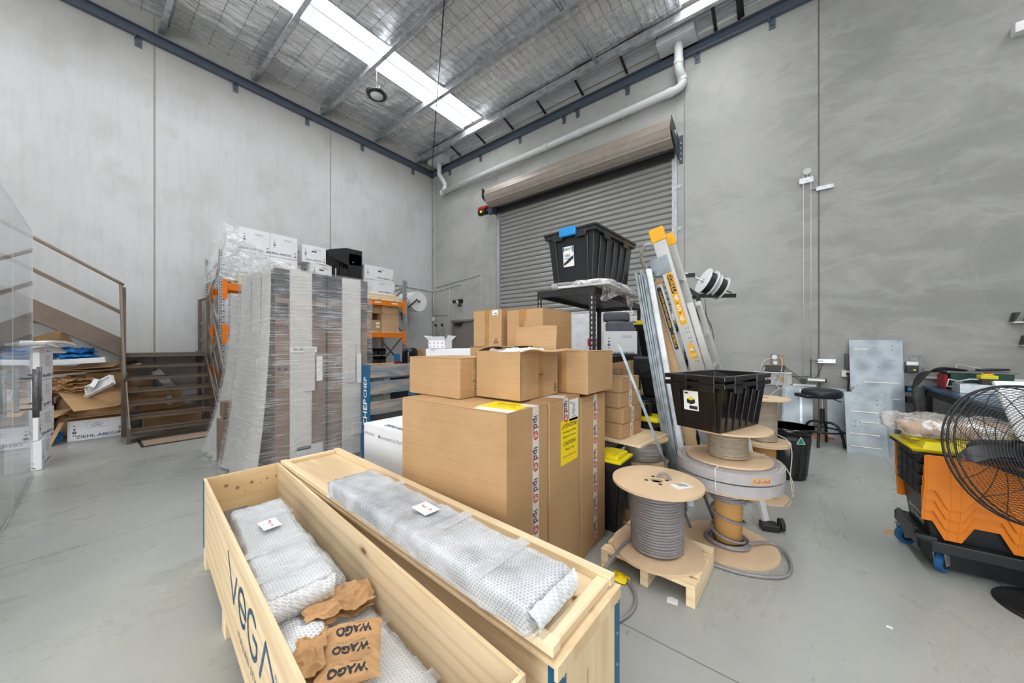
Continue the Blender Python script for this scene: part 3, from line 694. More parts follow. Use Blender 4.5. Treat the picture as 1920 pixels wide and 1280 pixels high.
# stack of four white cartons by the glass door
lab = ('floor', 'second', 'third', 'topmost'); offs = (0, .02, -.005, .01)
for k in range(4):
    t = carton('white_carton', ['bottom white carton of the stack beside the glass door', 'white carton second from the floor beside the glass door', 'white carton third from the floor beside the glass door', 'topmost white carton of the stack beside the glass door'][k],
               (-6.67, -.335, .002 + k * .325), (.5, .24, .322), -8.5 + (3, -2, 1.5, 0)[k], 'white', None, 'white cartons beside the glass door')
    a = MB(); g = MB(); ziehl(a, g, '+y', (-.0, .1205, .05), .8); handling(a, '+y', (.2, .1205, .2), .9)
    for q in range(6): patch(a, '+y', (-.02 - .02 * (q % 2), .1205, .27 - q * .022), .2 - .03 * (q % 3), .004)
    a.build('carton_print', M['ink'], t)
    shape(g, '+x', (.2505, .05, .05), [[(-.03, -.03), (.03, -.03), (0, .0)], [(-.02, .02), (.02, .02), (0, .04)]], 1.1); g.build('carton_mark', M['gold'], t)
# bundle of long pale foam strips lying over the stack
for k, (dy, dz, bend) in enumerate(((.02, .0, .05), (.10, .035, .02), (-.04, .05, .03))):
    m = MB(); pts = []
    def f(u, v, k=k, dy=dy, dz=dz, bend=bend):
        x = -8.0 + 2.3 * u; return None
    n = 26; prof = [(-.05, 0), (.05, 0), (.05, .03), (-.05, .03)]; vs = []; fs = []
    for i in range(n + 1):
        u = i / n; x = -7.65 + 1.5 * u; z = 1.312 + dz + .02 * sin(u * 3) - bend * max(0, (.42 - u)) ** 1.3 * 3 + (0.03 if k == 1 else 0); y = -.36 + dy + (.20 * (1 - u))
        for a, b in prof: vs.append((x, y + a, max(z, 0) + b))
    for i in range(n):
        for q in range(4): fs.append((i * 4 + q, i * 4 + (q + 1) % 4, i * 4 + 4 + (q + 1) % 4, i * 4 + 4 + q))
    fs += [(3, 2, 1, 0), tuple(n * 4 + q for q in range(4))]
    m.smooth = False; m.add(vs, fs)
    o = m.build('foam_strip', M['cream'], None, bevel=.004)
    tag(o, ['long bowed white foam strip lying lowest on the carton stack', 'long straight white foam strip on top of the carton stack', 'long white foam strip nearest the glass door on the cartons'][k], 'foam strip', 'foam strips lying over the white cartons')

# ---- staircase
SX, SY0, SY1, R_, G_ = -7.12, .45, 1.41, .1775, .16
LX = SX - 6 * G_; LZ = 7 * R_
t = thing('staircase', 'bronze steel staircase with open chequer plate treads against the left wall', 'stairs', (SX, (SY0 + SY1) / 2, 0))
def w2(p): return Vector(p) - Vector((SX, (SY0 + SY1) / 2, 0))
m = None
for k in range(1, 7):
    x = SX - (k - 1) * G_; z = k * R_
    m = MB(); m.M = Matrix.Translation(-Vector((SX, (SY0 + SY1) / 2, 0)))
    m.box(x - .22, x, SY0 + .012, SY1 - .012, z - .006, z); m.box(x - .006, x, SY0 + .012, SY1 - .012, z - .05, z); m.box(x - .22, x - .214, SY0 + .012, SY1 - .012, z - .035, z)
    for j in range(46):   # chequer plate nosing
        y = SY0 + .03 + j * .02; m.bar((x - .006, y, z + .001), (x - .03, y + .012, z + .001), .006, .004)
    m.build('tread', M['stair'], t)
for y, s_ in ((SY0, 'l'), (SY1, 'r')):
    m = MB(); dz = .17
    P = [(SX + .06, 0), (SX + .06, R_ + .04), (LX + .02, LZ + .02), (X0 + .02, LZ + .02), (X0 + .02, LZ - .2), (LX - .1, LZ - .2), (SX - .2, 0)]
    Mx = Matrix.Translation(-Vector((SX, (SY0 + SY1) / 2, 0))) @ Matrix(((1, 0, 0, 0), (0, 0, 1, y - .006), (0, 1, 0, 0), (0, 0, 0, 1)))
    m.prism(P, 0, .012, Mx); m.build('stringer', M['stair'], t)
m = MB(); m.M = Matrix.Translation(-Vector((SX, (SY0 + SY1) / 2, 0)))
m.box(X0 + .02, LX, SY0, SY1, LZ - .006, LZ); m.box(LX - .008, LX, SY0, SY1, LZ - .06, LZ); m.box(X0 + .02, LX, SY0, SY0 + .01, LZ - .2, LZ)
m.build('landing', M['stair'], t)
m = MB(); m.M = Matrix.Translation(-Vector((SX, (SY0 + SY1) / 2, 0)))
# upper flight rising to the left along the wall: channel stringers and treads
slope = .655
for x in (-7.78, X0 + .04):
    P = [(.44, LZ - .06), (.44, LZ + .22), (-2.2, LZ + .22 + 2.64 * slope), (-2.2, LZ - .06 + 2.64 * slope)]
    m.prism([(y, z) for y, z in P], 0, .012, Matrix(((0, 0, 1, x), (1, 0, 0, 0), (0, 1, 0, 0), (0, 0, 0, 1))))
m.build('upper_stringer', M['stair'], t)
for k in range(1, 9):
    y = .40 - k * .26; z = LZ + k * .166 - .02
    m = MB(); m.M = Matrix.Translation(-Vector((SX, (SY0 + SY1) / 2, 0))); m.box(X0 + .05, -7.8, y - .02, y + .24, z - .02, z); m.build('upper_tread', M['stair'], t)
for x, y in ((-7.76, .43), (LX - .02, 1.45), (X0 + .1, 1.45)):
    z0 = 0 if y < 1 else .0; m = MB(); m.M = Matrix.Translation(-Vector((SX, (SY0 + SY1) / 2, 0)))
    m.box(x - .025, x + .025, y - .025, y + .025, z0, LZ + 1.0); m.build('post', M['stair'], t, bevel=.004)
m = MB(); m.M = Matrix.Translation(-Vector((SX, (SY0 + SY1) / 2, 0)))
for y, zt, zb in ((.405, LZ + 1.03, .97), (1.475, LZ + 1.0, 1.0)):
    a = Vector((-7.76 if y < 1 else X0 + .1, y, zt)); k_ = Vector((LX - .02 if y > 1 else -7.76, y, zt)); b = Vector((SX - .02, y, zb))
    m.tube(([a, k_] if y > 1 else [k_]) + [k_.lerp(b, .03), k_.lerp(b, .97), b, b + Vector((.02, 0, -.05)), b + Vector((-.02, 0, -.09))], .021, 10)
m.tube([(-7.76, .43, LZ + 1.03), (-7.76, .38, LZ + 1.07), (-7.76, -2.2, LZ + 1.07 + 2.58 * slope)], .022, 10)
m.build('handrail', M['stair'], t)
m = MB(); m.M = Matrix.Translation(-Vector((SX, (SY0 + SY1) / 2, 0)))
m.bar((-7.76, .43, LZ + .6), (-7.76, -2.2, LZ + .63 + 2.63 * slope), .012, .05)
for dz in (.42, .74): m.bar((X0 + .1, 1.45, LZ + dz - .2), (LX - .02, 1.45, LZ + dz - .2), .012, .05); m.bar((LX - .02, 1.45, LZ + dz - .2), (SX - .08, 1.45, R_ + dz - .2), .012, .05)
m.build('mid_rail', M['stair'], t)
m = MB(); m.M = Matrix.Translation(-Vector((SX, (SY0 + SY1) / 2, 0))); m.box(SX - .1, SX - .04, 1.425, 1.475, 0, 1.0); m.box(SX - .02, SX + .05, SY0 - .03, SY0 - .006, .0, .2)
m.build('foot_bracket', M['stair'], t)
o = MB().box(0, .46, 0, .98, 0, .012).build('door_mat', M['mat'], None, (-7.22, .56, 0), (0, 0, 0)); tag(o, 'brown fleck door mat with dark rubber edge before the stairs', 'mat')
MB().box(-.03, .49, -.03, 1.01, 0.0, .008).build('rubber_edge', M['rubber'], o)

# ---- the heap of waste cardboard under the stairs
t = thing('white_carton', 'long white printed carton at the front of the cardboard heap', 'box', (-7.93, .175, 0), 0)
m = MB(); m.box(-.3, 0, -.262, .262, 0, .285); m.build('carton_body', M['white'], t, bevel=.004)
m = MB(); m.add([(0, -.265, .286), (0, .265, .286), (-.3, .265, .33), (-.3, -.265, .33), (0, -.265, .29), (0, .265, .29), (-.3, .265, .335), (-.3, -.265, .335)], [(0, 3, 2, 1), (4, 5, 6, 7), (0, 1, 5, 4), (1, 2, 6, 5), (2, 3, 7, 6), (3, 0, 4, 7)]); m.build('lid_flap', M['card2'], t)
a = MB(); g = MB(); letter(a, 'ZIEHL-ABEGG', .058, '+x', (.001, .02, .05), 0, .014, 1.15); handling(a, '+x', (.001, -.2, .21), 1.0)
shape(g, '+x', (.001, .225, .08), [[(-.025, -.03), (.025, -.03), (0, 0)], [(-.02, .0), (.014, .014), (-.02, .034), (-.004, .014)], [(-.004, .036), (.02, .05), (0, .066), (-.014, .05)]], 1)
for z, w_ in ((.235, .05), (.215, .13), (.2, .07), (.182, .12)): patch(a, '+x', (.001, .01, z), w_, .005)
for z in (.165, .25): patch(a, '+x', (.001, .01, z), .2, .0015)
for y in (-.09, .11): patch(a, '+x', (.001, y, .207), .0015, .085)
a.build('carton_print', M['ink'], t); g.build('carton_mark', M['gold'], t)
def board(name, label, c, size, rot, mat='card', cat='cardboard', flaps=True):
    """flattened carton: creased sheet with a fold; built about its centre"""
    sx, sy = size; t = bpy.data.objects.new(name, None); COL.objects.link(t); t.location = c; t.rotation_euler = [R(q) for q in rot]; tag(t, label, cat, 'waste cardboard heaped under the stairs')
    m = MB(); m.box(-sx / 2, sx / 2, -sy / 2, sy / 2, -.003, .003); m.build('sheet', M[mat], t)
    if flaps:
        m = MB(); h = sy * .28; m.add([(-sx / 2, sy / 2, -.003), (sx / 2, sy / 2, -.003), (sx / 2 - .02, sy / 2 + h, .035), (-sx / 2 + .02, sy / 2 + h, .035), (-sx / 2, sy / 2, .003), (sx / 2, sy / 2, .003), (sx / 2 - .02, sy / 2 + h, .041), (-sx / 2 + .02, sy / 2 + h, .041)],
                        [(0, 3, 2, 1), (4, 5, 6, 7), (0, 1, 5, 4), (1, 2, 6, 5), (2, 3, 7, 6), (3, 0, 4, 7)]); m.build('flap', M['card_in'], t)
    return t
# a big board leaning behind, the open carton face-on, loose sheets on top and edges standing at the right
board('cardboard_sheet', 'large brown open carton tilted in the middle of the cardboard heap', (-7.85, .08, .62), (.5, .42), (0, 38, 25), 'card')
board('cardboard_sheet', 'flat brown sheet lying just above the white carton', (-7.95, .14, .36), (.28, .5), (0, 6, 3), 'card2')
board('cardboard_sheet', 'narrow brown folded carton leaning above the white carton', (-7.93, .17, .41), (.12, .48), (0, 62, -3), 'card')
for k, (c, s_, r_, mt, lb) in enumerate((
    ((-8.25, .0, 1.0), (.6, .8), (5, 4, 3), 'card', 'broad brown sheet across the top of the cardboard heap'),
    ((-8.15, -.1, 1.04), (.5, .62), (-4, 7, 18), 'card2', 'pale brown sheet lying second on top of the heap'),
    ((-8.12, .18, 1.07), (.42, .42), (3, 8, -15), 'card2', 'small pale sheet lying uppermost at the right of the heap'),
    ((-8.4, .15, .78), (.3, .5), (0, 70, 0), 'carddark', 'dark brown board standing at the back of the heap'),
    ((-8.3, -.35, .75), (.3, .4), (10, 62, 20), 'carddark', 'dark brown open carton at the left back of the heap'),
    ((-7.82, .37, .6), (.5, .16), (82, 5, 78), 'card', 'brown board standing upright by the stair post'),
    ((-7.9, .33, .62), (.52, .16), (84, -8, 88), 'card2', 'pale board standing upright next to the stair post'),
    ((-8.0, .28, .66), (.55, .14), (85, 10, 96), 'card', 'brown board standing behind the two upright boards'),
    ((-7.9, -.2, .42), (.35, .26), (8, 12, -30), 'card', 'brown flap poking out left of the white carton'),
    ((-7.85, -.19, .14), (.34, .08), (20, 60, -40), 'card2', 'narrow brown strip propped on the floor left of the white carton'),
    ((-8.2, .0, .35), (.5, .7), (2, -4, 6), 'carddark', 'dark sheet in the lower middle of the heap'))):
    board('cardboard_sheet', lb, c, s_, r_, mt, flaps=k in (0, 3, 4, 8))
o = MB().soft(.28, .34, .6, .05, .05, .05, 6, 3).build('crushed_carton', M['carddark'], None, (-8.4, -.02, .0)); tag(o, 'crushed dark carton filling the back of the heap', 'box')
o = MB().soft(.3, .4, .72, .05, .05, .04, 5, 8).build('crushed_carton', M['card'], None, (-8.3, -.42, .0)); tag(o, 'crushed brown carton at the left back of the heap', 'box')
o = MB().soft(.24, .44, .34, .04, .03, .03, 7, 5).build('crushed_carton', M['card'], None, (-8.38, .3, .62)); tag(o, 'crushed brown carton at the right back of the heap', 'box')
def crumple(name, label, cat, loc, size, mat, seed=0, amp=.03, freq=11, rz=0, seg=.014, group=None, fine=.012):
    o = crumpled(MB(), size[0], size[1], size[2] * .4, seed, 30, freq).build(name, M[mat], None, (loc[0], loc[1], loc[2] + size[2] * .5), (0, R(8), R(rz))); tag(o, label, cat, group); return o
crumple('packing_paper', 'crumpled kraft paper lying over the cardboard heap', 'paper', (-8.0, -.02, .80), (.2, .36, .09), 'kraft', 3, .05, 12, 20)
crumple('packing_paper', 'long creased kraft paper sheet below the crumpled one', 'paper', (-7.95, -.1, .72), (.2, .42, .06), 'kraft', 6, .04, 10, -10)
def tray(name, label, c, rot, size=(.16, .34, .05), mat='cream'):
    sx, sy, h = size; t = bpy.data.objects.new(name, None); COL.objects.link(t); t.location = c; t.rotation_euler = [R(q) for q in rot]; tag(t, label, 'packing foam', 'white foam packing in the heap')
    m = MB(); m.box(-sx / 2, sx / 2, -sy / 2, sy / 2, 0, .012); m.build('base', M[mat], t)
    m = MB(); m.box(-sx / 2, -sx / 2 + .02, -sy / 2, sy / 2, .012, h); m.box(sx / 2 - .02, sx / 2, -sy / 2, sy / 2, .012, h); m.box(-sx / 2, sx / 2, sy / 2 - .02, sy / 2, .012, h); m.box(-sx / 2, sx / 2, -sy / 2, -sy / 2 + .02, .012, h); m.build('rim', M[mat], t, bevel=.004)
    return t
tray('foam_tray', 'white foam tray tilted on the right of the cardboard heap', (-7.78, .22, .78), (52, 50, 10))
tray('foam_tray', 'white foam tray tucked under the tilted one', (-7.84, .14, .72), (60, 45, -25))
tray('foam_tray', 'wide white foam tray lying on top of the cardboard heap', (-7.85, .0, 1.12), (3, 2, 5), (.3, .5, .07))
crumple('plastic_film', 'light blue plastic film on the white foam tray', 'plastic film', (-7.9, .02, 1.18), (.22, .34, .05), 'blues', 4, .03, 9, 10)
crumple('plastic_film', 'dark blue plastic sheet under the stair stringer', 'plastic film', (-8.05, -.05, 1.2), (.3, .42, .12), 'bluefilm', 9, .04, 8, 10)
crumple('plastic_film', 'dark blue plastic bag on the floor left of the white carton', 'plastic film', (-7.98, -.22, .02), (.2, .16, .16), 'bluefilm', 2, .03, 8, 10)
o = MB().box(-.012, .012, -.02, .3, 0, .2).build('cardboard_roll', M['card'], None, (-8.2, -.3, 1.3), (R(25), 0, R(20))); tag(o, 'brown paper scrap above the foam strips', 'paper')
# cartons seen through the stair treads
carton('brown_carton', 'brown carton on the floor behind the lower stair treads', (-8.2, 1.0, 0), (.42, .7, .3), 0, 'card', 'y')
t = carton('brown_carton', 'brown carton with white label seen through the middle treads', (-8.3, .85, .304), (.36, .5, .3), 4, 'card', 'y')
patch(MB(), '+x', (.181, .1, .14), .06, .16).build('carton_label', M['paperw'], t)
carton('brown_carton', 'open brown carton behind the stairs near the post', (-8.45, .62, .608), (.3, .3, .22), -6, 'carddark', 'y')
o = MB().bar((0, 0, 0), (.08, .52, -.85), .05, .12).build('white_channel', M['whiteplastic'], None, (-8.6, .85, .93)); tag(o, 'white plastic trunking leaning behind the stairs', 'trunking')
# ---------------------------------------------------------------- pallet racking along the left wall
RX0, RX1, RY0, RY1 = -8.6, -7.6, 1.555, 5.22
t = thing('pallet_rack', 'orange and galvanised pallet rack along the left wall', 'rack', (-8.1, 3.4, 0))
o0 = Vector((-8.1, 3.4, 0)); TM = Matrix.Translation(-o0)
for x in (RX0, RX1 + .0):
    for y in (RY0, RY1):
        m = MB(); m.M = TM; m.box(x - .045, x + .045, y - .05, y - .046, 0, 3.02); m.box(x - .045, x - .041, y - .05, y + .03, 0, 3.02); m.box(x + .041, x + .045, y - .05, y + .03, 0, 3.02)
        m.box(x - .07, x + .07, y - .07, y + .06, 0, .01); m.build('upright', M['galv'], t)
        m = MB(); m.M = TM
        for k in range(58):
            z = .1 + k * .05
            m.box(x + .0452, x + .0458, y - .035, y - .02, z, z + .024)
            if k % 2: m.box(x + .0452, x + .0458, y + .0, y + .015, z, z + .02)
        m.build('upright_slots', M['black'], t, label='dark slots in the upright')
for y in (RY0, RY1):
    m = MB(); m.M = TM; zs = [.25, .95, 1.65, 2.3, 2.85]
    for i, (a, b) in enumerate(zip(zs, zs[1:])):
        p, q = (RX0, RX1) if i % 2 else (RX1, RX0); m.bar((p, y - .01, a), (q, y - .01, b), .03, .045)
    m.bar((RX0, y - .01, 2.75), (RX1, y - .01, 2.85), .03, .045); m.bar((RX0, y - .01, .25), (RX1, y - .01, .25), .03, .045); m.build('brace', M['galv'], t)
LV = (.79, 1.555, 2.335)
for z in LV:
    for x in (RX0, RX1):
        m = MB(); m.M = TM; m.box(x - .022, x + .022, RY0 + .03, RY1 - .05, z, z + .12); m.build('beam', M['rack'], t, bevel=.004)
        m = MB(); m.M = TM
        for y in (RY0 + .03, RY1 - .05): m.box(x + .02, x + .05, y - .045, y + .03, z - .16, z + .19)
        m.build('beam_connector', M['rack'], t, bevel=.003)
for z in LV:
    m = MB(); m.M = TM
    for k in range(9):
        y = RY0 + .12 + k * .41; m.box(RX0 - .03, RX1 + .03, y, y + .33, z + .121, z + .137)
    m.build('deck_boards', M['pine_y'], t)
m = MB(); m.M = TM
for y in (4.45, 4.9): patch(m, '+x', (RX1 + .023, y, 2.4), .17, .03)
m.build('beam_label', M['paperw'], t)
TZ, MZ, BZ = 2.335 + .139, 1.555 + .139, .79 + .139

def wood_pallet(name, label, loc, rz=0, size=(1.1, 1.1), mats=('pine_y', 'pine'), group=None, nb=7, h=.13, bw=.09, tb=.1):
    sx, sy = size; t = thing(name, label, 'pallet', loc, rz, group)
    for k in range(nb):
        x = -sx / 2 + (sx - tb) * k / (nb - 1); MB().box(x, x + tb, -sy / 2, sy / 2, h - .018, h).build('top_board', M[mats[0]], t, bevel=.002)
    for y in (-sy / 2, -bw / 2, sy / 2 - bw): MB().box(-sx / 2, sx / 2, y, y + bw, .0, h - .018).build('bearer', M[mats[1]], t, bevel=.003)
    return t
wood_pallet('wooden_pallet', 'pine pallet on top of the rack under the film-wrapped cartons', (-8.08, 2.27, TZ), 90, (.98, .95))
wood_pallet('wooden_pallet', 'pine pallet with film remnants at the right end of the rack top', (-8.08, 4.62, TZ), 90, (.84, .95))
PZ_ = TZ + .132
def white_box(label, loc, size, rz=0, group='white cartons on the rack', holes=False, face='+x', mark=1.0):
    t = carton('white_carton', label, loc, size, rz, 'white', None, group)
    sx, sy, sz = size; a = MB(); g = MB()
    pos = (sx / 2 + .0008, sy / 2 - .3 * mark, .045 * mark + .02)
    ziehl(a, g, '+x', pos, mark); handling(a, '+x', (sx / 2 + .0008, -sy / 2 + .07, sz * .72), min(1, sz / .3))
    for k in range(3): patch(a, '+x', (sx / 2, .06, sz * .82 - k * .014), .13, .003)
    a.build('carton_print', M['ink'], t); g.build('carton_mark', M['gold'], t)
    if holes:
        h = MB()
        for fc, p in (('+x', (sx / 2, 0, sz * .66)), ('-y', (0, -sy / 2, sz * .66))): shape(h, fc, p, [[(-.045, -.014), (.045, -.014), (.05, 0), (.045, .014), (-.045, .014), (-.05, 0)]], 1)
        h.build('hand_hole', M['black'], t)
    return t
for k, (dy, dz, lb) in enumerate(((-.235, 0, 'lower left'), (.235, 0, 'lower right'), (-.235, .445, 'upper left'), (.235, .445, 'upper right'))):
    white_box('white carton at the %s of the film-wrapped block on the rack' % lb, (-8.0, 2.27 + dy, PZ_ + .02 + dz), (.72, .466, .44))
# loose film draped over the wrapped cartons
def drape(p):
    k = max(0, min(1, (1.05 - p.z) / 1.05)); side = -1 if p.y < 0 else .25
    return (p.x * (1 + .05 * k), p.y + side * k * .26, p.z)
def peak(u, v): pass
m = MB()
def film(u, v):   # v along the drape from the crest to the hem
    y = 1.68 + u * 1.12; crest = PZ_ + 1.02 - max(0, u - .08) * 0.72 * (1 if u > .08 else 0) + (.06 * sin(u * 9))
    z = crest - v * (crest - TZ - .03); x = -8.25 + .66 * min(1, v * 3.2) + .05 * v; yy = y - .22 * v * (1 - u) ** 2
    nn = mnoise.fractal(Vector((x * 2, y * 5, z * 3)), 1, 2, 4) * .045
    return (x + abs(nn) + .012, yy + nn, z)
m.grid(film, 50, 46)
m.grid(lambda u, v: (lambda p: (-8.5 + .9 * u, p[1] - .02, p[2]))(film(0, v)), 14, 46)
o = m.build('plastic_film', M['wrapw']); tag(o, 'clear plastic film draped over the white cartons on the rack top', 'plastic film')
for lb, y, z, s_, h, rz in (('lowest white carton with hand holes beside the black machine', 3.2, TZ, (.5, .52, .26), True, 0), ('middle white lidded carton of the three left of the black machine', 3.22, TZ + .262, (.46, .44, .36), True, 3), ('white lidded carton on top of the three left of the black machine', 3.1, TZ + .624, (.46, .46, .36), True, -4)):
    white_box(lb, (-7.95, y, z), s_, rz, holes=h, mark=.8)
# the black machine: a hooded press body
t = thing('black_machine', 'black plastic machine housing with a projecting hood on the rack top', 'machine', (-7.95, 3.78, TZ))
m = MB(); m.box(-.25, .3, -.0, .3, 0, .98); m.build('column', M['black'], t, bevel=.01)
m = MB(); m.prism([(-.42, .82), (-.42, .97), (-.05, 1.08), (.32, 1.08), (.32, .72), (-.02, .7)], -.28, .3, Matrix(((0, 0, 1, 0), (1, 0, 0, 0), (0, 1, 0, 0), (0, 0, 0, 1)))); m.build('hood', M['blackm'], t, bevel=.008)
m = MB()
for y in (-.25, -.14, -.05): m.cyl((.1, y, 0), (.1, y, .72), .035, 12)
m.box(.0, .2, -.32, -.02, 0, .42); m.build('tubes', M['glossblack'], t, bevel=.004)
m = MB(); m.box(.301, .31, .03, .27, .1, .64); m.box(.28, .31, -.2, -.02, .4, .6); m.build('front_panel', M['black'], t)
o2 = patch(MB(), '+x', (.305, .1, .78), .03, .012).build('display_lamp', M['whiteplastic'], t)
white_box('lower white carton on the pallet right of the black machine', (-7.95, 4.55, PZ_), (.6, .8, .33), 0, mark=.9)
t = white_box('upper white carton on the pallet right of the black machine', (-7.95, 4.53, PZ_ + .332), (.6, .76, .33), 2, holes=True, mark=.9)
# middle level: three stacked white cartons at the left, brown ones at the right
for k in range(3):
    white_box(['lowest of three small white cartons on the middle rack shelf', 'middle of three small white cartons on the middle rack shelf', 'topmost of three small white cartons on the middle rack shelf'][k], (-7.88, 1.92, MZ + k * .2), (.5, .5, .198), 0, 'small white cartons on the middle shelf', mark=.7)
for k in range(2):
    white_box(['lower white carton on the bottom rack shelf', 'upper white carton on the bottom rack shelf'][k], (-7.88, 1.95, BZ + k * .28), (.5, .5, .278), 0, 'white cartons on the bottom shelf', mark=.7)
for (lb, y, z, s_, mt, tp, rz) in (
    ('large pale brown carton at the right end of the middle rack shelf', 4.83, MZ, (.5, .48, .44), 'card2', None, 0),
    ('brown carton with round print left of the large one on the rack', 4.32, MZ, (.5, .5, .28), 'card', None, 0),
    ('pale brown taped carton on top at the right of the middle rack shelf', 4.84, MZ + .445, (.46, .44, .25), 'card2', 'x', 3),
    ('dark brown carton stacked on the round-print carton', 4.22, MZ + .284, (.44, .3, .2), 'carddark', None, 0),
    ('brown carton turned sideways behind the taped carton on the rack', 4.5, MZ + .445, (.4, .22, .24), 'card', None, 8)):
    t = carton('brown_carton', lb, (-7.9, y, z), s_, rz, mt, tp, 'brown cartons on the middle rack shelf')
    if 'round print' in lb and 'left' in lb:
        a = MB(); shape(a, '+x', (.251, 0, .16), ringpoly(.055, .062, 20, 340, 24)); letter(a, 'F', .06, '+x', (.251, 0, .16), 20, .01); patch(a, '+x', (.251, 0, .045), .06, .03); a.build('carton_print', M['inkblack'], t)
        b = MB(); patch(b, '+x', (.251, .17, .2), .1, .05); patch(b, '+x', (.251, .17, .12), .1, .05); b.build('carton_label', M['paperw'], t)
# bottom of the rack at the right: black stacking bins, a dark machine, a taped carton
for k, (y, z) in enumerate(((4.25, 0), (4.25, .2), (4.48, 0), (4.48, .2), (4.7, .2), (4.7, 0))):
    m = MB(); m.box(-.15, .15, -.1, .1, 0, .012); m.box(-.15, .15, -.1, -.09, 0, .16); m.box(-.15, .15, .09, .1, 0, .16); m.box(-.15, -.14, -.1, .1, 0, .16); m.box(.14, .15, -.1, .1, 0, .09)
    o = m.build('stacking_bin', M['black'], None, (-7.95, y, BZ + z), bevel=.003); tag(o, 'small black stacking bin on the bottom rack shelf, %s row %s' % ('upper' if z else 'lower', {4.25: 'left', 4.48: 'middle', 4.7: 'right'}[y]), 'bin', 'black stacking bins on the bottom rack shelf')
o = MB().tube([(-7.55, 4.5, 1.5), (-7.5, 5.2, .75)], .02, 8).build('black_pole', M['black']); tag(o, 'black pole leaning across the right end of the rack', 'pole')
# white roll on a wall bracket beyond the rack
t = thing('wrap_roll', 'large white roll on a wall bracket right of the rack', 'roll', (-8.3, 5.95, 2.6))
MB().cyl((-.42, 0, 0), (.28, 0, 0), .28, 40).build('roll', M['cream'], t); MB().cyl((.281, 0, 0), (.3, 0, 0), .04, 14).build('core_end', M['carddark'], t)
m = MB(); m.bar((.3, -.05, .06), (.3, -.6, -.4), .02, .03); m.tube([(-.5, 0, 0), (.36, 0, 0)], .014, 8); m.bar((-.5, 0, .1), (-.5, 0, -.5), .03, .05); m.build('roll_bracket', M['black'], t)
# aluminium ladder in the corner
t = thing('step_ladder', 'small aluminium ladder with dark rubber tips in the far corner', 'ladder', (-8.3, 6.6, 0))
for s_ in (-1, 1):
    MB().bar((s_ * .17, .1, 0), (s_ * .15 - .02, .32, 1.95), .03, .06).build('side_rail', M['alu'], t); MB().soft(.045, .07, .1, .02, .015, .004, 9, 0, (s_ * .15 - .02, .32, 1.93)).build('rubber_tip', M['rubber'], t)
for k in range(6): MB().bar((-.16, .12 + k * .035, .3 + k * .29), (.15, .12 + k * .035, .3 + k * .29), .05, .025).build('rung', M['alu'], t)
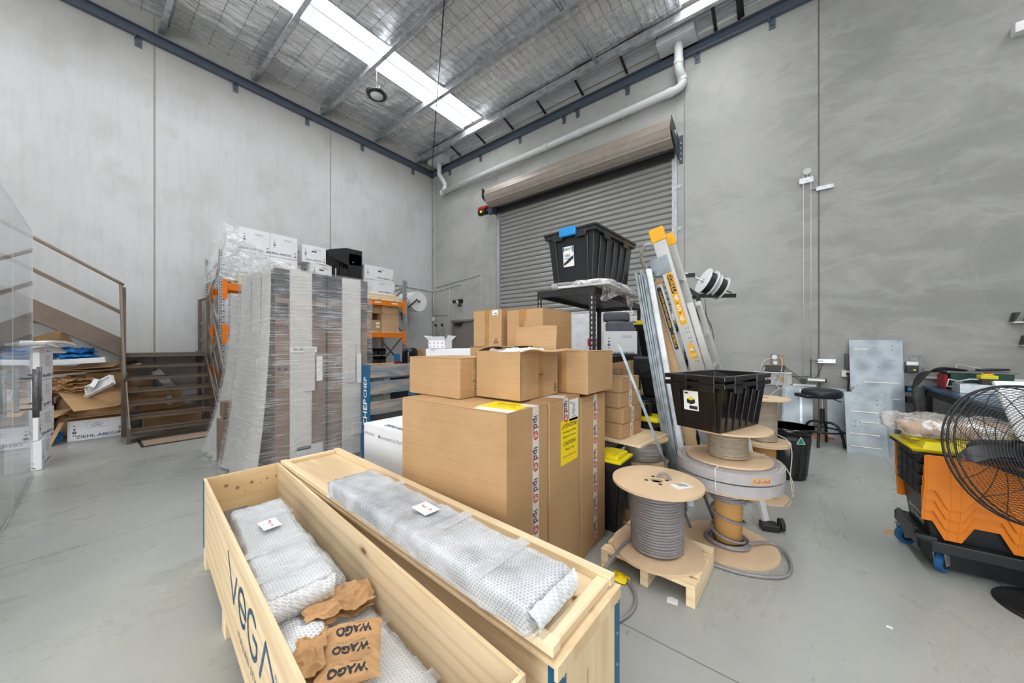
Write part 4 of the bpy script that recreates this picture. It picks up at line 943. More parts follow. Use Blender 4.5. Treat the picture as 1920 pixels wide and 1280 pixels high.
# ---------------------------------------------------------------- film-wrapped cabinet stacks
def wrapped_stack(loc, sx, sy, h, label, prints=True, flare=.2, seed=0):
    t = thing('wrapped_stack', label, 'wrapped pallet', loc, 0)
    m = MB()
    for y in (0, sy / 2 - .05, sy - .1): m.box(-sx, 0, y, y + .1, 0, .12)
    for k in range(6): x = -sx + (sx - .1) * k / 5; m.box(x, x + .1, 0, sy, .12, .14)
    m.build('pallet', M['palletg'], t)
    MB().box(-sx + .02, -.02, .02, sy - .02, .14, h).build('carton_block', M['rittal'], t, bevel=.006)
    m = MB(); e = .0; 
    for (a, b) in ((.01, .145), (.355, .5), (.505, .675), (.89, .99)):   # charcoal printed heads of the cartons on the long side
        m.box(-.021, -.017, a * sy, min(b * sy, sy - .02), h - .28, h - .002)
        m.box(-.021, -.017, (a + .015) * sy, (b - .015) * sy, h - .5, h - .34)
    m.build('printed_head', M['rdark'], t)
    m = MB()
    for (a, b, z0, z1) in ((.145, .355, .14, h), (.675, .89, .14, h), (.27, .38, .9, 1.35), (.72, .82, .95, 1.4), (.18, .34, .3, .82), (.2, .46, .16, .34), (.78, .95, .35, .48)):
        m.box(-.018, -.006 + .012 * (z0 > .14), a * sy, b * sy, z0, z1)
    m.build('white_edge_board', M['edge'], t, bevel=.003)
    m = MB(); m.box(-.02, .003, .498 * sy, .507 * sy, .16, h); m.build('strapping', M['black'], t)
    if prints:
        a = MB()
        for y in (.078, .425, .59, .945): letter(a, 'RITTAL', .05, '+x', (-.0155, y * sy, h - .58), 0, .02, .72, 1, .2)
        letter(a, 'SE 5831.600', .04, '+x', (.0045, .27 * sy, h - .8), 0, .006)
        for y in (.05, .11): shape(a, '+x', (-.0155, y * sy, h - .99), ringpoly(0, .018, n=8))
        for y in (.62, .68): shape(a, '+x', (-.0155, y * sy, h - .99), ringpoly(0, .018, n=8))
        a.build('carton_print', M['inkblack'], t)
        b = MB(); patch(b, '+x', (.0032, .27 * sy, h - .8), .25, .06); patch(b, '+x', (.012, .42 * sy, h - 1.0), .06, .26); patch(b, '+x', (.012, .86 * sy, h - 1.02), .05, .34); b.build('carton_label', M['paperw'], t)
    # leaning edge boards on the short side, splayed at the foot
    m = MB(); n = 18; vs = []
    for (xa, xb, mt) in ((-.98, -.62, 0), (-.6, -.3, 0), (-.28, -.01, 0)):
        def fb(u, v, xa=xa, xb=xb):
            k = (1 - v) ** 2.2; return ((xa + (xb - xa) * u) * sx - .12 * k * (1 - (xa + .98)), -.02 - flare * k * (.9 - .3 * u), .03 + (h - .03) * v)
        m.grid(fb, 3, 16)
    m.build('edge_board', M['edge'], t)
    b = MB(); patch(b, '-y', (-.3 * sx, -.045, 1.15), .13, .2); b.build('red_edged_label', M['paperw'], t)
    b = MB(); patch(b, '-y', (-.3 * sx, -.0435, 1.15), .145, .215, lift=-.0004); patch(b, '-y', (-.3 * sx, -.0438, 1.15), .145, .215); b.build('label_border', M['inkred'], t)
    # the film itself
    m = MB(); n = 40
    def skin(u, v):
        # perimeter walk: front(+x side), back, etc.  v = height
        per = [(.006, -.03), (.006, sy + .02), (-sx - .02, sy + .02), (-sx - .02, -.03)]
        q = u * 4; i = int(q) % 4; f = q - int(q); a = per[i]; b = per[(i + 1) % 4]
        x = a[0] + (b[0] - a[0]) * f; y = a[1] + (b[1] - a[1]) * f; z = .02 + (h + .012 - .02) * v
        if y < .1: y -= flare * (1 - v) ** 2.2
        bulge = mnoise.fractal(Vector((x * 1.5, y * 1.5, z * 7 + seed)), 1, 2, 4) * .014
        nx, ny = ((1, 0), (0, 1), (-1, 0), (0, -1))[i]
        return (x + nx * (.008 + abs(bulge)), y + ny * (.008 + abs(bulge)), z)
    m.grid(skin, 96, 60)
    m.grid(lambda u, v: (-sx - .02 + (sx + .03) * u, -.03 + (sy + .05) * v, h + .012 + mnoise.noise(Vector((u * 6, v * 6, seed))) * .008), 12, 12)
    m.build('stretch_film', M['wraps'], t); return t
wrapped_stack((-3.84, 1.17, 0), .98, .98, 2.13, 'tall block of printed cabinet cartons bound in stretch film')
t = wrapped_stack((-5.02, 1.26, 0), .62, .8, 1.98, 'second film-bound carton block behind the tall one, partly hidden', False, .3, 5)
for k, (x, y, z, s_) in enumerate(((-4.83, 1.04, .02, (.2, .12, .5)), (-4.9, 1.07, .53, (.16, .1, .18)))):
    o = MB().box(-s_[0] / 2, s_[0] / 2, -s_[1] / 2, s_[1] / 2, 0, s_[2]).build('wrapped_carton', M['rittal'], None, (x - .12, y, z + .02), bevel=.005); tag(o, ['brown carton bound in film at the foot of the wrapped blocks', 'small brown carton on the film-bound one at the foot of the blocks'][k], 'box')
# ---------------------------------------------------------------- blue pallet standing on edge
t = thing('blue_pallet', 'worn blue wooden pallet standing on edge before the racking', 'pallet', (-3.49, 1.88, 0))
for z in (.0, .215, .43, .645, .855, 1.03):
    MB().box(.115, .14, 0, 1.165, z, z + (.135 if z else .12)).build('face_slat', M['slat'], t, bevel=.003)
for z in (.02, .5, 1.0): MB().box(-.02, .0, .01, 1.155, z, z + .11).build('back_slat', M['slat'], t, bevel=.003)
for y in (0, .56, 1.12):
    MB().box(.0, .115, y, y + .045, 0, 1.165).build('stringer', M['palletb'], t, bevel=.003)
m = MB(); m.box(-.021, .142, -.008, 0, 0.0, 1.168); m.build('painted_end', M['bluepaint'], t, label='bright blue painted end')
m = MB(); letter(m, 'CHEP', .11, '-y', (.06, -.008, .66), 90, .01, 1.1); letter(m, 'CHEP', .09, '-y', (.06, -.008, .93), 90, .01, 1); m.build('stencil', M['paperw'], t)
m = MB()
for z in (.05, .27, .48, .7, .9, 1.08):
    for y in (.03, .045, 1.12): m.cyl((.138, y, z + (.04 if y == .045 else 0)), (.1415, y, z + (.04 if y == .045 else 0)), .006, 6)
m.build('nail_heads', M['kraft'], t)
# white carton in front of the pallet
t = carton('white_carton', 'big white printed carton standing below the blue pallet', (-2.41, 1.77, 0), (.8, .5, .71), 0, 'white', None)
a = MB(); letter(a, 'Movement by Perfection', .045, '-y', (.05, -.2505, .63), 0, .002, 1.0); letter(a, 'Perfection', .045, '-y', (-.32, -.2505, .635), 0, .002); a.build('slogan', M['grey'], t)
a = MB(); handling(a, '-y', (-.33, -.2505, .3), 1.3, -.05); letter(a, 'ZIEHL-ABEGG', .06, '+z', (.0, -.18, .711), 0, .008); a.build('carton_print', M['ink'], t)

# ---------------------------------------------------------------- brown cartons piled in the middle
def ipd_tape(par, face, x0, z0, z1, along='y', step=.2, w_=.056):
    """printed tape running down a face: repeated mark and word"""
    off = {'+x': lambda a, z: (x0, a, z), '-y': lambda a, z: (a, x0, z)}[face]
    return off
def tape_strip(par, face, pos, length, w_=.056, step=.165, first=.08):
    p = Vector(pos); up = Vector((0, 0, 1)); n = {'+x': Vector((1, 0, 0)), '-y': Vector((0, -1, 0))}[face]
    a = MB(); patch(a, face, p + up * (-length / 2), w_, length); a.build('printed_tape', M['tape'], par)
    navy, red = MB(), MB(); q = p + n * .0008; k = first
    while k < length - .03:
        c = q - up * k; letter(navy, 'ipd', .058, face, c, -90, .012, 1.0)
        shape(red, face, c - up * .072, ringpoly(.017, .023, 0, 360, 20) + ringpoly(.009, .013, 20, 330, 14, .003, -.002))
        side = {'+x': Vector((0, -1, 0)), '-y': Vector((-1, 0, 0))}[face]
        patch(red, face, c + side * .02 - up * .03, .007, .1); k += step
    navy.build('tape_word', M['ink'], par); red.build('tape_mark', M['inkred'], par)
def big(name, label, x0, x1, y0, y1, z0, z1, mat='card', tape=None, lip=True, group=None, rz=0):
    t = carton(name, label, ((x0 + x1) / 2, (y0 + y1) / 2, z0), (x1 - x0, y1 - y0, z1 - z0), rz, mat, tape, group); return t
G = 'tall brown cartons with printed tape'
t = big('brown_carton', 'tall brown carton nearest the crates with printed tape down its corner side', -1.84, -1.01, 1.246, 1.61, 0, 1.055, 'card', None, group=G)
tape_strip(t, '+x', (.4155, .06, 1.055), 1.05)
b = MB(); patch(b, '+z', (.27, -.02, 1.055), .24, .2, 8); b.build('caution_sticker', M['yellowst'], t)
b = MB(); patch(b, '+z', (.3, -.14, 1.0555), .22, .06, 4); patch(b, '+z', (.37, .06, 1.0558), .09, .056, 0); b.build('carton_label', M['paperw'], t)
a = MB(); letter(a, 'CAUTION!', .03, '+z', (.27, .02, 1.056), 8, .004); letter(a, 'Weight > 25 kg', .02, '+z', (.275, -.02, 1.056), 8, .003); letter(a, 'To be handled at least by 2 people', .012, '+z', (.28, -.05, 1.056), 8, .002); a.build('caution_text', M['inkblack'], t)
m = MB(); m.box(-.416, .416, -.1825, -.182, 0, 1.045); m.build('side_flap', M['card'], t, bevel=.0004)
t = big('brown_carton', 'tall brown carton with the yellow caution sticker', -1.84, -1.005, 1.615, 1.985, 0, 1.062, 'card', None, group=G)
tape_strip(t, '+x', (.418, .0, 1.062), .132, first=.05, step=.5); tape_strip(t, '+x', (.418, -.02, .14), .13)
b = MB(); patch(b, '+x', (.4182, .045, .8), .21, .26, 0); b.build('caution_sticker', M['yellowst'], t)
a = MB()
for s_, z, sz in (('¡ATENCIÓN!', .895, .034), ('Peso mayor de 25 kilos', .86, .018), ('Manipular por 2 personas', .832, .016), ('CAUTION!', .79, .034), ('Weight > 25 kg', .755, .019), ('To be handled at least by 2 people', .715, .0125)): letter(a, s_, sz, '+x', (.419, .045, z), 0, .008 if sz > .03 else .004, .95)
a.build('caution_text', M['inkblack'], t)
b = MB(); patch(b, '+x', (.4182, .1, .98), .115, .13); b.build('shipping_label', M['paperw'], t)
a = MB()
for k in range(9): patch(a, '+x', (.419, .09 + (k % 3) * .004, 1.02 - k * .01), .045 - .008 * (k % 4), .003)
letter(a, 'ipd', .016, '+x', (.419, .06, 1.03), 0, .004); a.build('label_print', M['inkblack'], t)
b = MB(); patch(b, '+z', (.3, .0, 1.062), .2, .11, 20); b.build('document_pouch', M['paperw'], t)
t = big('brown_carton', 'tall brown carton with printed tape, farthest of the three tall ones', -1.42, -1.0, 1.99, 2.37, 0, 1.04, 'card', None, group=G); tape_strip(t, '+x', (.2105, .02, 1.04), 1.0)
# cartons hidden behind, carrying the upper row
big('brown_carton', 'plain tall brown carton hidden behind the taped ones', -1.98, -1.43, 1.99, 2.38, 0, 1.05, 'card')
big('brown_carton', 'low brown carton under the two rear cartons of the pile', -1.64, -1.31, 1.99, 2.36, 1.052, 1.338, 'card')
big('brown_carton', 'flat brown carton under the small labelled carton at the back', -2.0, -1.66, 1.99, 2.3, 1.052, 1.362, 'card')
# upper row
t = big('brown_carton', 'battered brown carton with upside-down printed label at the left', -1.975, -1.482, 1.39, 1.8, 1.0572, 1.3, 'card')
b = MB(); patch(b, '+x', (.247, -.04, .105), .12, .13, 0); b.build('carton_label', M['card2'], t)
a = MB(); g = MB()
for k, (s_, sz) in enumerate((('CUSTOMER ORDER', .009), ('NET WEIGHT 12 KG', .009), ('QTY 24 PCS', .011), ('PART NO. 4500', .009), ('BATCH 0117', .008), ('CARTON 1 OF 2', .008), ('FRAGILE', .014))): letter(a, s_, sz * 1.2, '+x', (.2485, -.04, .052 + k * .0172), 180, .006)
a.build('label_print', M['inkblack'], t)
for y, z in ((-.06, .158), (-.09, .1)): shape(g, '+x', (.249, y, z), ringpoly(0, .007, n=10))
g.build('green_dot', M['greenst'], t)
# open carton with raised flaps
def open_carton(label, x0, x1, y0, y1, z0, z1, rz=0):
    sx, sy, h = x1 - x0, y1 - y0, z1 - z0
    t = thing('open_carton', label, 'box', ((x0 + x1) / 2, (y0 + y1) / 2, z0), rz); th = .005; a, b = sx / 2, sy / 2
    m = MB(); m.box(-a, a, -b, b, 0, th); m.box(-a, a, -b, -b + th, 0, h); m.box(-a, a, b - th, b, 0, h); m.box(-a, -a + th, -b, b, 0, h); m.box(a - th, a, -b, b, 0, h)
    m.build('carton_body', M['card'], t, bevel=.0015)
    def flap(p, q, d, lab, n=8, sag=.01):
        """flap hinged on edge p-q, reaching along d"""
        p, q, d = Vector(p), Vector(q), Vector(d); m = MB(); up = (q - p).cross(d).normalized() * .004
        f = lambda u, v: p.lerp(q, u) + d * v + Vector((0, 0, sag * sin(v * 3) + .004 * sin(u * 7 + v * 3)))
        m.grid(lambda u, v: f(u, v), n, 5); m.grid(lambda u, v: f(u, v) + up, n, 5)
        for vs in ((0, 1),):
            for u0 in range(n):
                A, B = f(u0 / n, 1), f((u0 + 1) / n, 1); m.add([A, B, B + up, A + up], [(0, 1, 2, 3)])
            for v0 in range(5):
                for uu in (0, 1): A, B = f(uu, v0 / 5), f(uu, (v0 + 1) / 5); m.add([A, B, B + up, A + up], [(0, 1, 2, 3)])
        m.build('flap', M['card_in'], t)
    flap((a, -b, h), (a, b, h), (.15, 0, .005), 'r'); flap((-a, b, h), (a - .012, b, h), (0, .012, .165), 'b', sag=0)
    flap((-a, -b, h), (-a, b, h), (.15, .03, .032), 'l'); flap((-a + .01, -b + .003, h), (a - .01, -b + .003, h), (0, .05, -.12), 'f', sag=0)
    m = MB(); patch(m, '+x', (a, -.0, h - .07), .05, .14); patch(m, '+x', (a, .0, .07), .05, .14); m.build('packing_tape', M['packtape'], t)
    return t
t = open_carton('open brown carton with raised flaps on the tall cartons', -1.47, -1.127, 1.515, 1.915, 1.0634, 1.34)
a = MB()
def recycle(mb, face, pos, s_):
    shape(mb, face, pos, [arrowbar(-.5, -.4, .5, -.4, .12), arrowbar(.5, -.4, .0, .5, .12), arrowbar(0, .5, -.5, -.4, .12), [(.35, -.6), (.6, -.35), (.3, -.2)], [(-.1, .6), (.2, .55), (.05, .25)], [(-.65, -.5), (-.35, -.6), (-.4, -.2)]], s_)
recycle(a, '+x', (.1725, .165, .055), .03); letter(a, 'PAP', .012, '+x', (.1725, .165, .028), 0, .006); a.build('recycling_mark', M['inkblack'], t)
o = MB().soft(.24, .3, .05, .02, .02, .02, 16, 3, fine=.02).build('bubble_wrap', M['cream'], t, (0, 0, .235)); o.name = 'packing_filler'
t = big('brown_carton', 'plain brown carton overhanging the farthest tall carton', -1.296, -.95, 1.98, 2.39, 1.0635, 1.34, 'card', 'y')
patch(MB(), '-y', (0, -.2055, .14), .045, .27).build('side_tape', M['packtape'], t)
t = big('brown_carton', 'large brown carton at the top of the pile', -1.62, -1.30, 2.0, 2.42, 1.34, 1.64, 'card', 'y'); patch(MB(), '-y', (-.02, -.2105, .15), .045, .29).build('side_tape', M['packtape'], t)
t = big('brown_carton', 'small brown carton with white label at the upper left of the pile', -1.97, -1.665, 2.0, 2.28, 1.364, 1.655, 'card', 'y', rz=-2)
patch(MB(), '-y', (0.0, -.1405, .145), .045, .28).build('side_tape', M['packtape'], t)
b = MB(); patch(b, '-y', (.09, -.141, .265), .06, .04); b.build('carton_label', M['paperw'], t)
a = MB(); recycle(a, '-y', (.1, -.1412, .045), .035)
for k in range(7): patch(a, '-y', (.083 + k * .004, -.1418, .257), .002, .012)
a.build('recycling_mark', M['inkblack'], t)
# loose white panel and white open carton behind
t = thing('white_panel_stack', 'stack of white boards lying behind the brown cartons', 'boards', (-2.5, 2.9, 0))
MB().box(-.55, .5, -.5, .5, 0, 1.25).build('board_pile', M['card2'], t, bevel=.004); MB().box(-.58, .53, -.52, .52, 1.25, 1.335).build('white_board', M['white'], t, bevel=.004)
t = thing('open_carton', 'small white open carton with red print beside the racking', 'box', (-2.92, 2.45, 1.337), 20)
m = MB(); m.box(-.1, .1, -.08, .08, 0, .004); m.box(-.1, .1, -.08, -.076, 0, .09); m.box(-.1, .1, .076, .08, 0, .09); m.box(-.1, -.096, -.08, .08, 0, .09); m.box(.096, .1, -.08, .08, 0, .09); m.build('carton_body', M['white'], t)
m = MB(); m.add([(-.1, -.08, .09), (.1, -.08, .09), (.12, -.12, .13), (-.12, -.12, .13)], [(0, 1, 2, 3)]); m.add([(.1, -.08, .09), (.1, .08, .09), (.15, .09, .14), (.15, -.09, .14)], [(0, 1, 2, 3)]); m.add([(-.1, .08, .09), (-.1, -.08, .09), (-.15, -.09, .14), (-.15, .09, .14)], [(0, 1, 2, 3)]); m.build('flap', M['white'], t)
a = MB()
for k in range(8): shape(a, '-y', (-.08 + (k % 4) * .05, -.0805, .02 + (k // 4) * .04), ringpoly(.004, .008, n=6))
a.build('carton_print', M['inkred'], t)
# black pump and taped carton between pallet and rack
t = thing('black_pump', 'black rounded machine with red and blue ends beside the taped carton', 'machine', (-4.28, 3.02, 0))
MB().box(-.2, .2, -.2, .2, 0, 1.0).build('plinth_box', M['black'], t, bevel=.005)
m = MB(); m.soft(.2, .2, .34, .03, .07, 0, 5, 0, (0, 0, 1.0)); m.build('motor_cover', M['glossblack'], t)
MB().box(-.16, -.1, -.16, -.1, 1.02, 1.14).build('red_end', M['red'], t, bevel=.005); MB().box(-.16, -.1, -.16, -.1, 1.14, 1.25).build('blue_end', M['blues'], t, bevel=.005)
patch(MB(), '+x', (.101, 0, 1.12), .07, .12).build('warning_label', M['paperw'], t)
for k in range(2):
    t = carton('brown_carton', ['brown carton with blue-printed tape behind the slats of the blue pallet', 'brown carton with blue-printed tape showing above the blue pallet'][k], (-4.25, 3.5, .5 + k * .44), (.4, .44, .37 if k else .43), 0, 'card', None)
    patch(MB(), '+x', (.201, .06, .19), .09, .36).build('printed_tape', M['paperw'], t); a = MB(); letter(a, 'IMPORTANT', .035, '+x', (.202, .06, .2), 90, .006); a.build('tape_print', M['blues'], t)
big('brown_carton', 'brown carton on the floor under the two with blue-printed tape', -4.46, -4.05, 3.28, 3.72, 0, .498, 'card')

# ---------------------------------------------------------------- black boltless shelving
RS = 4.5
t = thing('storage_shelf', 'black perforated steel shelving unit carrying the big black tote', 'shelf', (-1.125, 2.46, 0), RS)
SW, SD, SH = .5, 1.5, 1.83
for x in (-SW, 0):
    for y in (0, SD):
        m = MB(); s_ = 1 if x == 0 else -1; q = 1 if y == 0 else -1
        m.box(min(x, x - s_ * .04), max(x, x - s_ * .04), min(y, y + q * .0025), max(y, y + q * .0025), 0, SH); m.box(min(x, x - s_ * .0025), max(x, x - s_ * .0025), min(y, y + q * .04), max(y, y + q * .04), 0, SH); m.build('post', M['blackm'], t)
        m = MB()
        for k in range(46):
            z = .03 + k * .039
            if y == 0: shape(m, '-y', (x - s_ * .02, -.0005, z), [[(-.0035, -.012), (.0035, -.012), (.0035, 0), (-.0035, 0)]] + ringpoly(0, .006, n=8, cy=.004))
            shape(m, '+x' if s_ > 0 else '-x', (x + s_ * .0005, y + q * .02, z), [[(-.0035, -.012), (.0035, -.012), (.0035, 0), (-.0035, 0)]] + ringpoly(0, .006, n=8, cy=.004))
        m.build('post_keyholes', M['conduit'], t, label='pale keyhole slots of the post')
for z in (.08, .40, 1.22, SH - .055):
    m = MB(); m.box(-SW, 0, -.004, .012, z, z + .055); m.box(-SW, 0, SD - .012, SD + .004, z, z + .055); m.box(-SW - .004, -SW + .012, 0, SD, z, z + .055); m.box(-.012, .004, 0, SD, z, z + .055)
    m.build('shelf_beam', M['blackm'], t, bevel=.003)
    m = MB(); nx, ny = 10, 30   # perforated deck
    for i in range(nx + 1): x = -SW + .012 + (SW - .024) * i / nx; m.box(x - .014, x + .014, .01, SD - .01, z + .036, z + .042)
    for j in range(ny + 1): y = .012 + (SD - .024) * j / ny; m.box(-SW + .01, -.01, y - .013, y + .013, z + .0365, z + .0415)
    m.build('perforated_deck', M['blackm'], t)
def tote(name, label, loc, size, rz=0, lid=None, clip=None, sticker=None, rim=.03, group=None, nested=False, mat='black', label_side='-y', ribs=True):
    sx, sy, h = size; t = thing(name, label, 'tote', loc, rz, group); a, b = sx / 2, sy / 2; d = .035; th = .006
    m = MB()
    def ring(x, y, z): return [(-x, -y, z), (x, -y, z), (x, y, z), (-x, y, z)]
    P = [ring(a - d, b - d, 0), ring(a, b, h), ring(a - th, b - th, h), ring(a - d - th, b - d - th, th)]
    vs = [p for r_ in P for p in r_]; fs = [(3, 2, 1, 0), (12, 13, 14, 15)]
    for r_ in range(3):
        for k in range(4): fs.append((r_ * 4 + k, r_ * 4 + (k + 1) % 4, r_ * 4 + 4 + (k + 1) % 4, r_ * 4 + 4 + k))
    m.add(vs, fs); m.build('tub', M[mat], t, bevel=.012)
    if ribs:
        m = MB()
        for k in range(5):
            for s_ in (-1, 1):
                y = (-.5 + (k + .5) / 5) * (sy - .1); m.bar((s_ * (a - d + .002), y * .92, .01), (s_ * (a + .004), y, h - .05), .035, .012, (s_, 0, 0))
                if k in (0, 4): x = (-.5 + (k + .5) / 5) * (sx - .06); m.bar((x * .92, s_ * (b - d + .002), .01), (x, s_ * (b + .004), h - .05), .03, .012, (0, s_, 0))
        m.build('ribs', M[mat], t, bevel=.004)
    m = MB(); e = .022
    for (x0, x1, y0, y1) in ((-a - e, a + e, -b - e, -b + .004), (-a - e, a + e, b - .004, b + e), (-a - e, -a + .004, -b, b), (a - .004, a + e, -b, b)): m.box(x0, x1, y0, y1, h - rim, h)
    for k in (-1, 1):
        m.box(-a - e - .004, a + e + .004, k * b * .55 - .04, k * b * .55 + .04, h - rim - .03, h - .008) if False else None
        for s_ in (-1, 1): m.box(s_ * (a + e) - .004, s_ * (a + e) + .004, k * b * .5 - .05, k * b * .5 + .05, h - rim - .035, h); m.box(k * a * .5 - .05, k * a * .5 + .05, s_ * (b + e) - .004, s_ * (b + e) + .004, h - rim - .03, h)
    m.build('rim', M[mat], t, bevel=.004)
    if lid:
        m = MB(); m.box(-a - .03, a + .03, -b - .03, b + .03, h, h + .02)
        if lid == 'yellow': m.taper(-a + .0, a - .0, -b + .0, b - .0, h + .02, h + .045, 0); m.taper(-a * .5, a * .5, -b * .8, b * .8, h + .045, h + .055, 0)
        else: m.taper(-a + .03, a - .03, -b + .03, b - .03, h + .02, h + .03, 0)
        m.build('lid', M[lid], t, bevel=.008)
    if clip:
        m = MB(); m.box(-.075, .075, -b - .05, -b - .018, h - .04, h + .03); m.build('clip', M[clip], t, bevel=.008)
    return t
# 100 litre tote on top of the shelf
t = tote('storage_tote', 'large black lidded tote with blue clip on top of the shelving', (-1.30, 2.79, SH + .052), (.43, .70, .40), -4, 'black', 'cyan')
def decal(mb, name, mat, par, x, y, z, a=5): return mb.build(name, M[mat], par, (x, y, z), (R(a), 0, 0))
q = (-.02, -.3405, .21)
decal(patch(MB(), '-y', (0, 0, 0), .1, .16), 'product_sticker', 'paperw', t, *q)
a = MB(); letter(a, 'HEAVY', .026, '-y', (0, -.001, .058), 0, .014); letter(a, '100L', .03, '-y', (-.01, -.001, .008), 0, .016); shape(a, '-y', (0, -.001, -.05), [[(-.045, -.02), (.0, .0), (.045, .03), (.045, .055), (.0, .03), (-.045, .0)]]); decal(a, 'sticker_print', 'inkblack', t, *q)
a = MB(); patch(a, '-y', (-.042, -.001, .06), .012, .035); patch(a, '-y', (.042, -.001, .055), .01, .045); patch(a, '-y', (-.01, -.001, -.015), .06, .006); decal(a, 'sticker_stripe', 'blues', t, *q)
o = MB().soft(.5, 1.0, .045, .03, .02, .012, 7, 2, fine=.006).build('packaged_shelf', M['wrapw'], None, (-1.26, 2.9, SH + .002), (0, 0, R(RS))); tag(o, 'flat panel in clear film under the tote on the shelving', 'panel')
MB().box(-.2, .22, -.46, .46, .006, .022).build('panel_board', M['white'], o)
for k, (x, y, sz_, sd) in enumerate(((-1.08, 2.44, (.2, .12, .1), 3), (-1.0, 3.0, (.1, .5, .07), 8))):
    pass
m = MB()
def hang(u, v):
    y = 2.47 + u * .95; x = -1.085 - .05 * u + .02 * sin(v * 3 + u * 9) ; n_ = mnoise.fractal(Vector((u * 4, v * 2, 3)), 1, 2, 4)
    return (x + .02 * n_, y, SH + .03 - v * (.09 + .05 * sin(u * 7 + 1)) + .015 * n_)
m.grid(hang, 40, 8); m.build('hanging_film', M['wrapw'], o).matrix_parent_inverse = (Matrix.Translation((-1.26, 2.9, SH + .002)) @ Matrix.Rotation(R(RS), 4, 'Z')).inverted()
# second, lower shelf unit behind with the yellow-lidded tote
t = thing('workshop_bench', 'low black steel bench behind the shelving under the yellow-lidded tote', 'bench', (-1.0, 4.02, 0))
m = MB(); m.box(-.18, .14, -.5, .5, 1.2, 1.235); m.build('bench_top', M['blackm'], t, bevel=.004); MB().box(-.18, .15, -.51, .48, 1.236, 1.262).build('bench_mat', M['greyfoam'], t)
for x in (-.16, .12):
    for y in (-.47, .46): MB().box(x - .02, x + .02, y - .02, y + .02, 0, 1.2).build('leg', M['blackm'], t)
m = MB(); m.box(-.18, .14, -.5, .5, .55, .57); m.build('lower_shelf', M['blackm'], t)
MB().box(-.18, .14, -.505, -.495, 1.12, 1.2).build('front_rail', M['blackm'], t)
tote('storage_tote', 'black tote with yellow lid on the bench behind the shelving', (-1.0, 3.74, 1.264), (.31, .38, .32), 0, 'yellow', mat='glossblack')
tote('storage_tote', 'upper open black tote on the lower bench shelf', (-1.02, 3.85, .86), (.26, .5, .24), 0, None, mat='black')
tote('storage_tote', 'lower black tote on the lower bench shelf', (-1.02, 3.85, .572), (.26, .5, .27), 0, None, mat='black')
o = MB().soft(.29, .24, .05, .03, .02, .003, 6, 2).build('yellow_tote_lid', M['yellow'], None, (-1.0, 3.36, .662)); tag(o, 'yellow plastic tote lid showing behind the small cartons', 'lid')
tote('storage_tote', 'black tote under the yellow lid behind the small cartons', (-1.0, 3.36, 0), (.25, .2, .66), 0, None, mat='glossblack')
o = MB().lathe([(0, 0), (.07, 0), (.075, .02), (.075, .11), (.06, .13), (0, .13)], n=20).build('black_jar', M['glossblack'], None, (-1.02, 3.34, .712)); tag(o, 'glossy black jar on the yellow tote lid', 'jar')
# white wrapped stack and boxed goods seen through the shelving
t = thing('wrapped_stack', 'white film-bound carton stack in front of the shutter', 'wrapped pallet', (-2.55, 5.6, 0))
MB().box(-.3, .3, -.3, .3, 0, 1.9).build('carton_block', M['white'], t, bevel=.01); MB().soft(.63, .63, 1.93, .06, .02, .012, 6, 3).build('stretch_film', M['wraps'], t)
b = MB(); patch(b, '-y', (.1, -.33, 1.42), .16, .12); b.build('red_label', M['inkred'], t)
t = thing('wrapped_stack', 'narrower film-bound carton stack right of the white one', 'wrapped pallet', (-2.05, 5.7, 0))
MB().box(-.17, .17, -.2, .2, 0, 1.92).build('carton_block', M['rittal'], t, bevel=.01); MB().soft(.38, .44, 1.94, .06, .02, .012, 6, 6).build('stretch_film', M['wrapw'], t)
white_box('white carton behind the shelving with a grey foam block on it', (-1.85, 4.9, 1.21), (.5, .5, .36), -60, None, mark=.8)
t = big('brown_carton', 'brown carton under the white one behind the shelving', -2.1, -1.6, 4.65, 5.15, .9, 1.208, 'card'); big('brown_carton', 'tall brown carton on the floor behind the shelving', -2.1, -1.6, 4.65, 5.15, 0, .898, 'card')
o = MB().soft(.4, .3, .14, .03, .03, .01, 9, 2).build('foam_block', M['greyfoam'], None, (-1.82, 4.88, 1.572), (0, 0, .5)); tag(o, 'lower grey foam block on the white carton', 'foam'); o = MB().soft(.36, .26, .13, .03, .03, .01, 9, 5).build('foam_block', M['greyfoam'], None, (-1.88, 4.86, 1.715), (0, 0, .3)); tag(o, 'upper grey foam block on the white carton', 'foam')
t = thing('white_cabinet', 'white cabinet with a black window behind the yellow-lidded tote', 'cabinet', (-1.5, 5.5, 0))
MB().box(-.32, .32, -.25, .25, 0, 1.82).build('cabinet_body', M['whiteplastic'], t, bevel=.01); MB().box(-.2, .2, -.256, -.25, 1.4, 1.75).build('black_window', M['black'], t)
# the stack of four small cartons on a board over the wrapped spool
t = thing('base_board', 'thin wooden board bridging the wrapped spool under four small cartons', 'board', (-.99, 2.97, .59), -8); MB().box(-.16, .2, -.3, .25, 0, .018).build('board', M['pine_y'], t, bevel=.002)
for k in range(4):
    t = carton('small_carton', ['lowest of the four small taped cartons', 'small taped carton second from the bottom of four', 'small taped carton third from the bottom of four', 'topmost of the four small taped cartons'][k], (-1.115 + (0, .008, -.008, -.012)[k], 2.915, .6095 + k * .1255), (.26, .345, .124), -9 + (0, 2, -2, 3)[k], 'card', None, 'four small taped cartons')
    b = MB(); patch(b, '+x', (.1302, .0, .062), .045, .124); patch(b, '+z', (0, 0, .124), .26, .045); b.build('printed_tape', M['tape'], t); a = MB(); letter(a, 'ipd', .03, '+x', (.1312, 0, .07), -90, .01); a.build('tape_word', M['ink'], t); a = MB(); shape(a, '+x', (.1313, 0, .03), ringpoly(.01, .014, n=14)); a.build('tape_mark', M['inkred'], t)
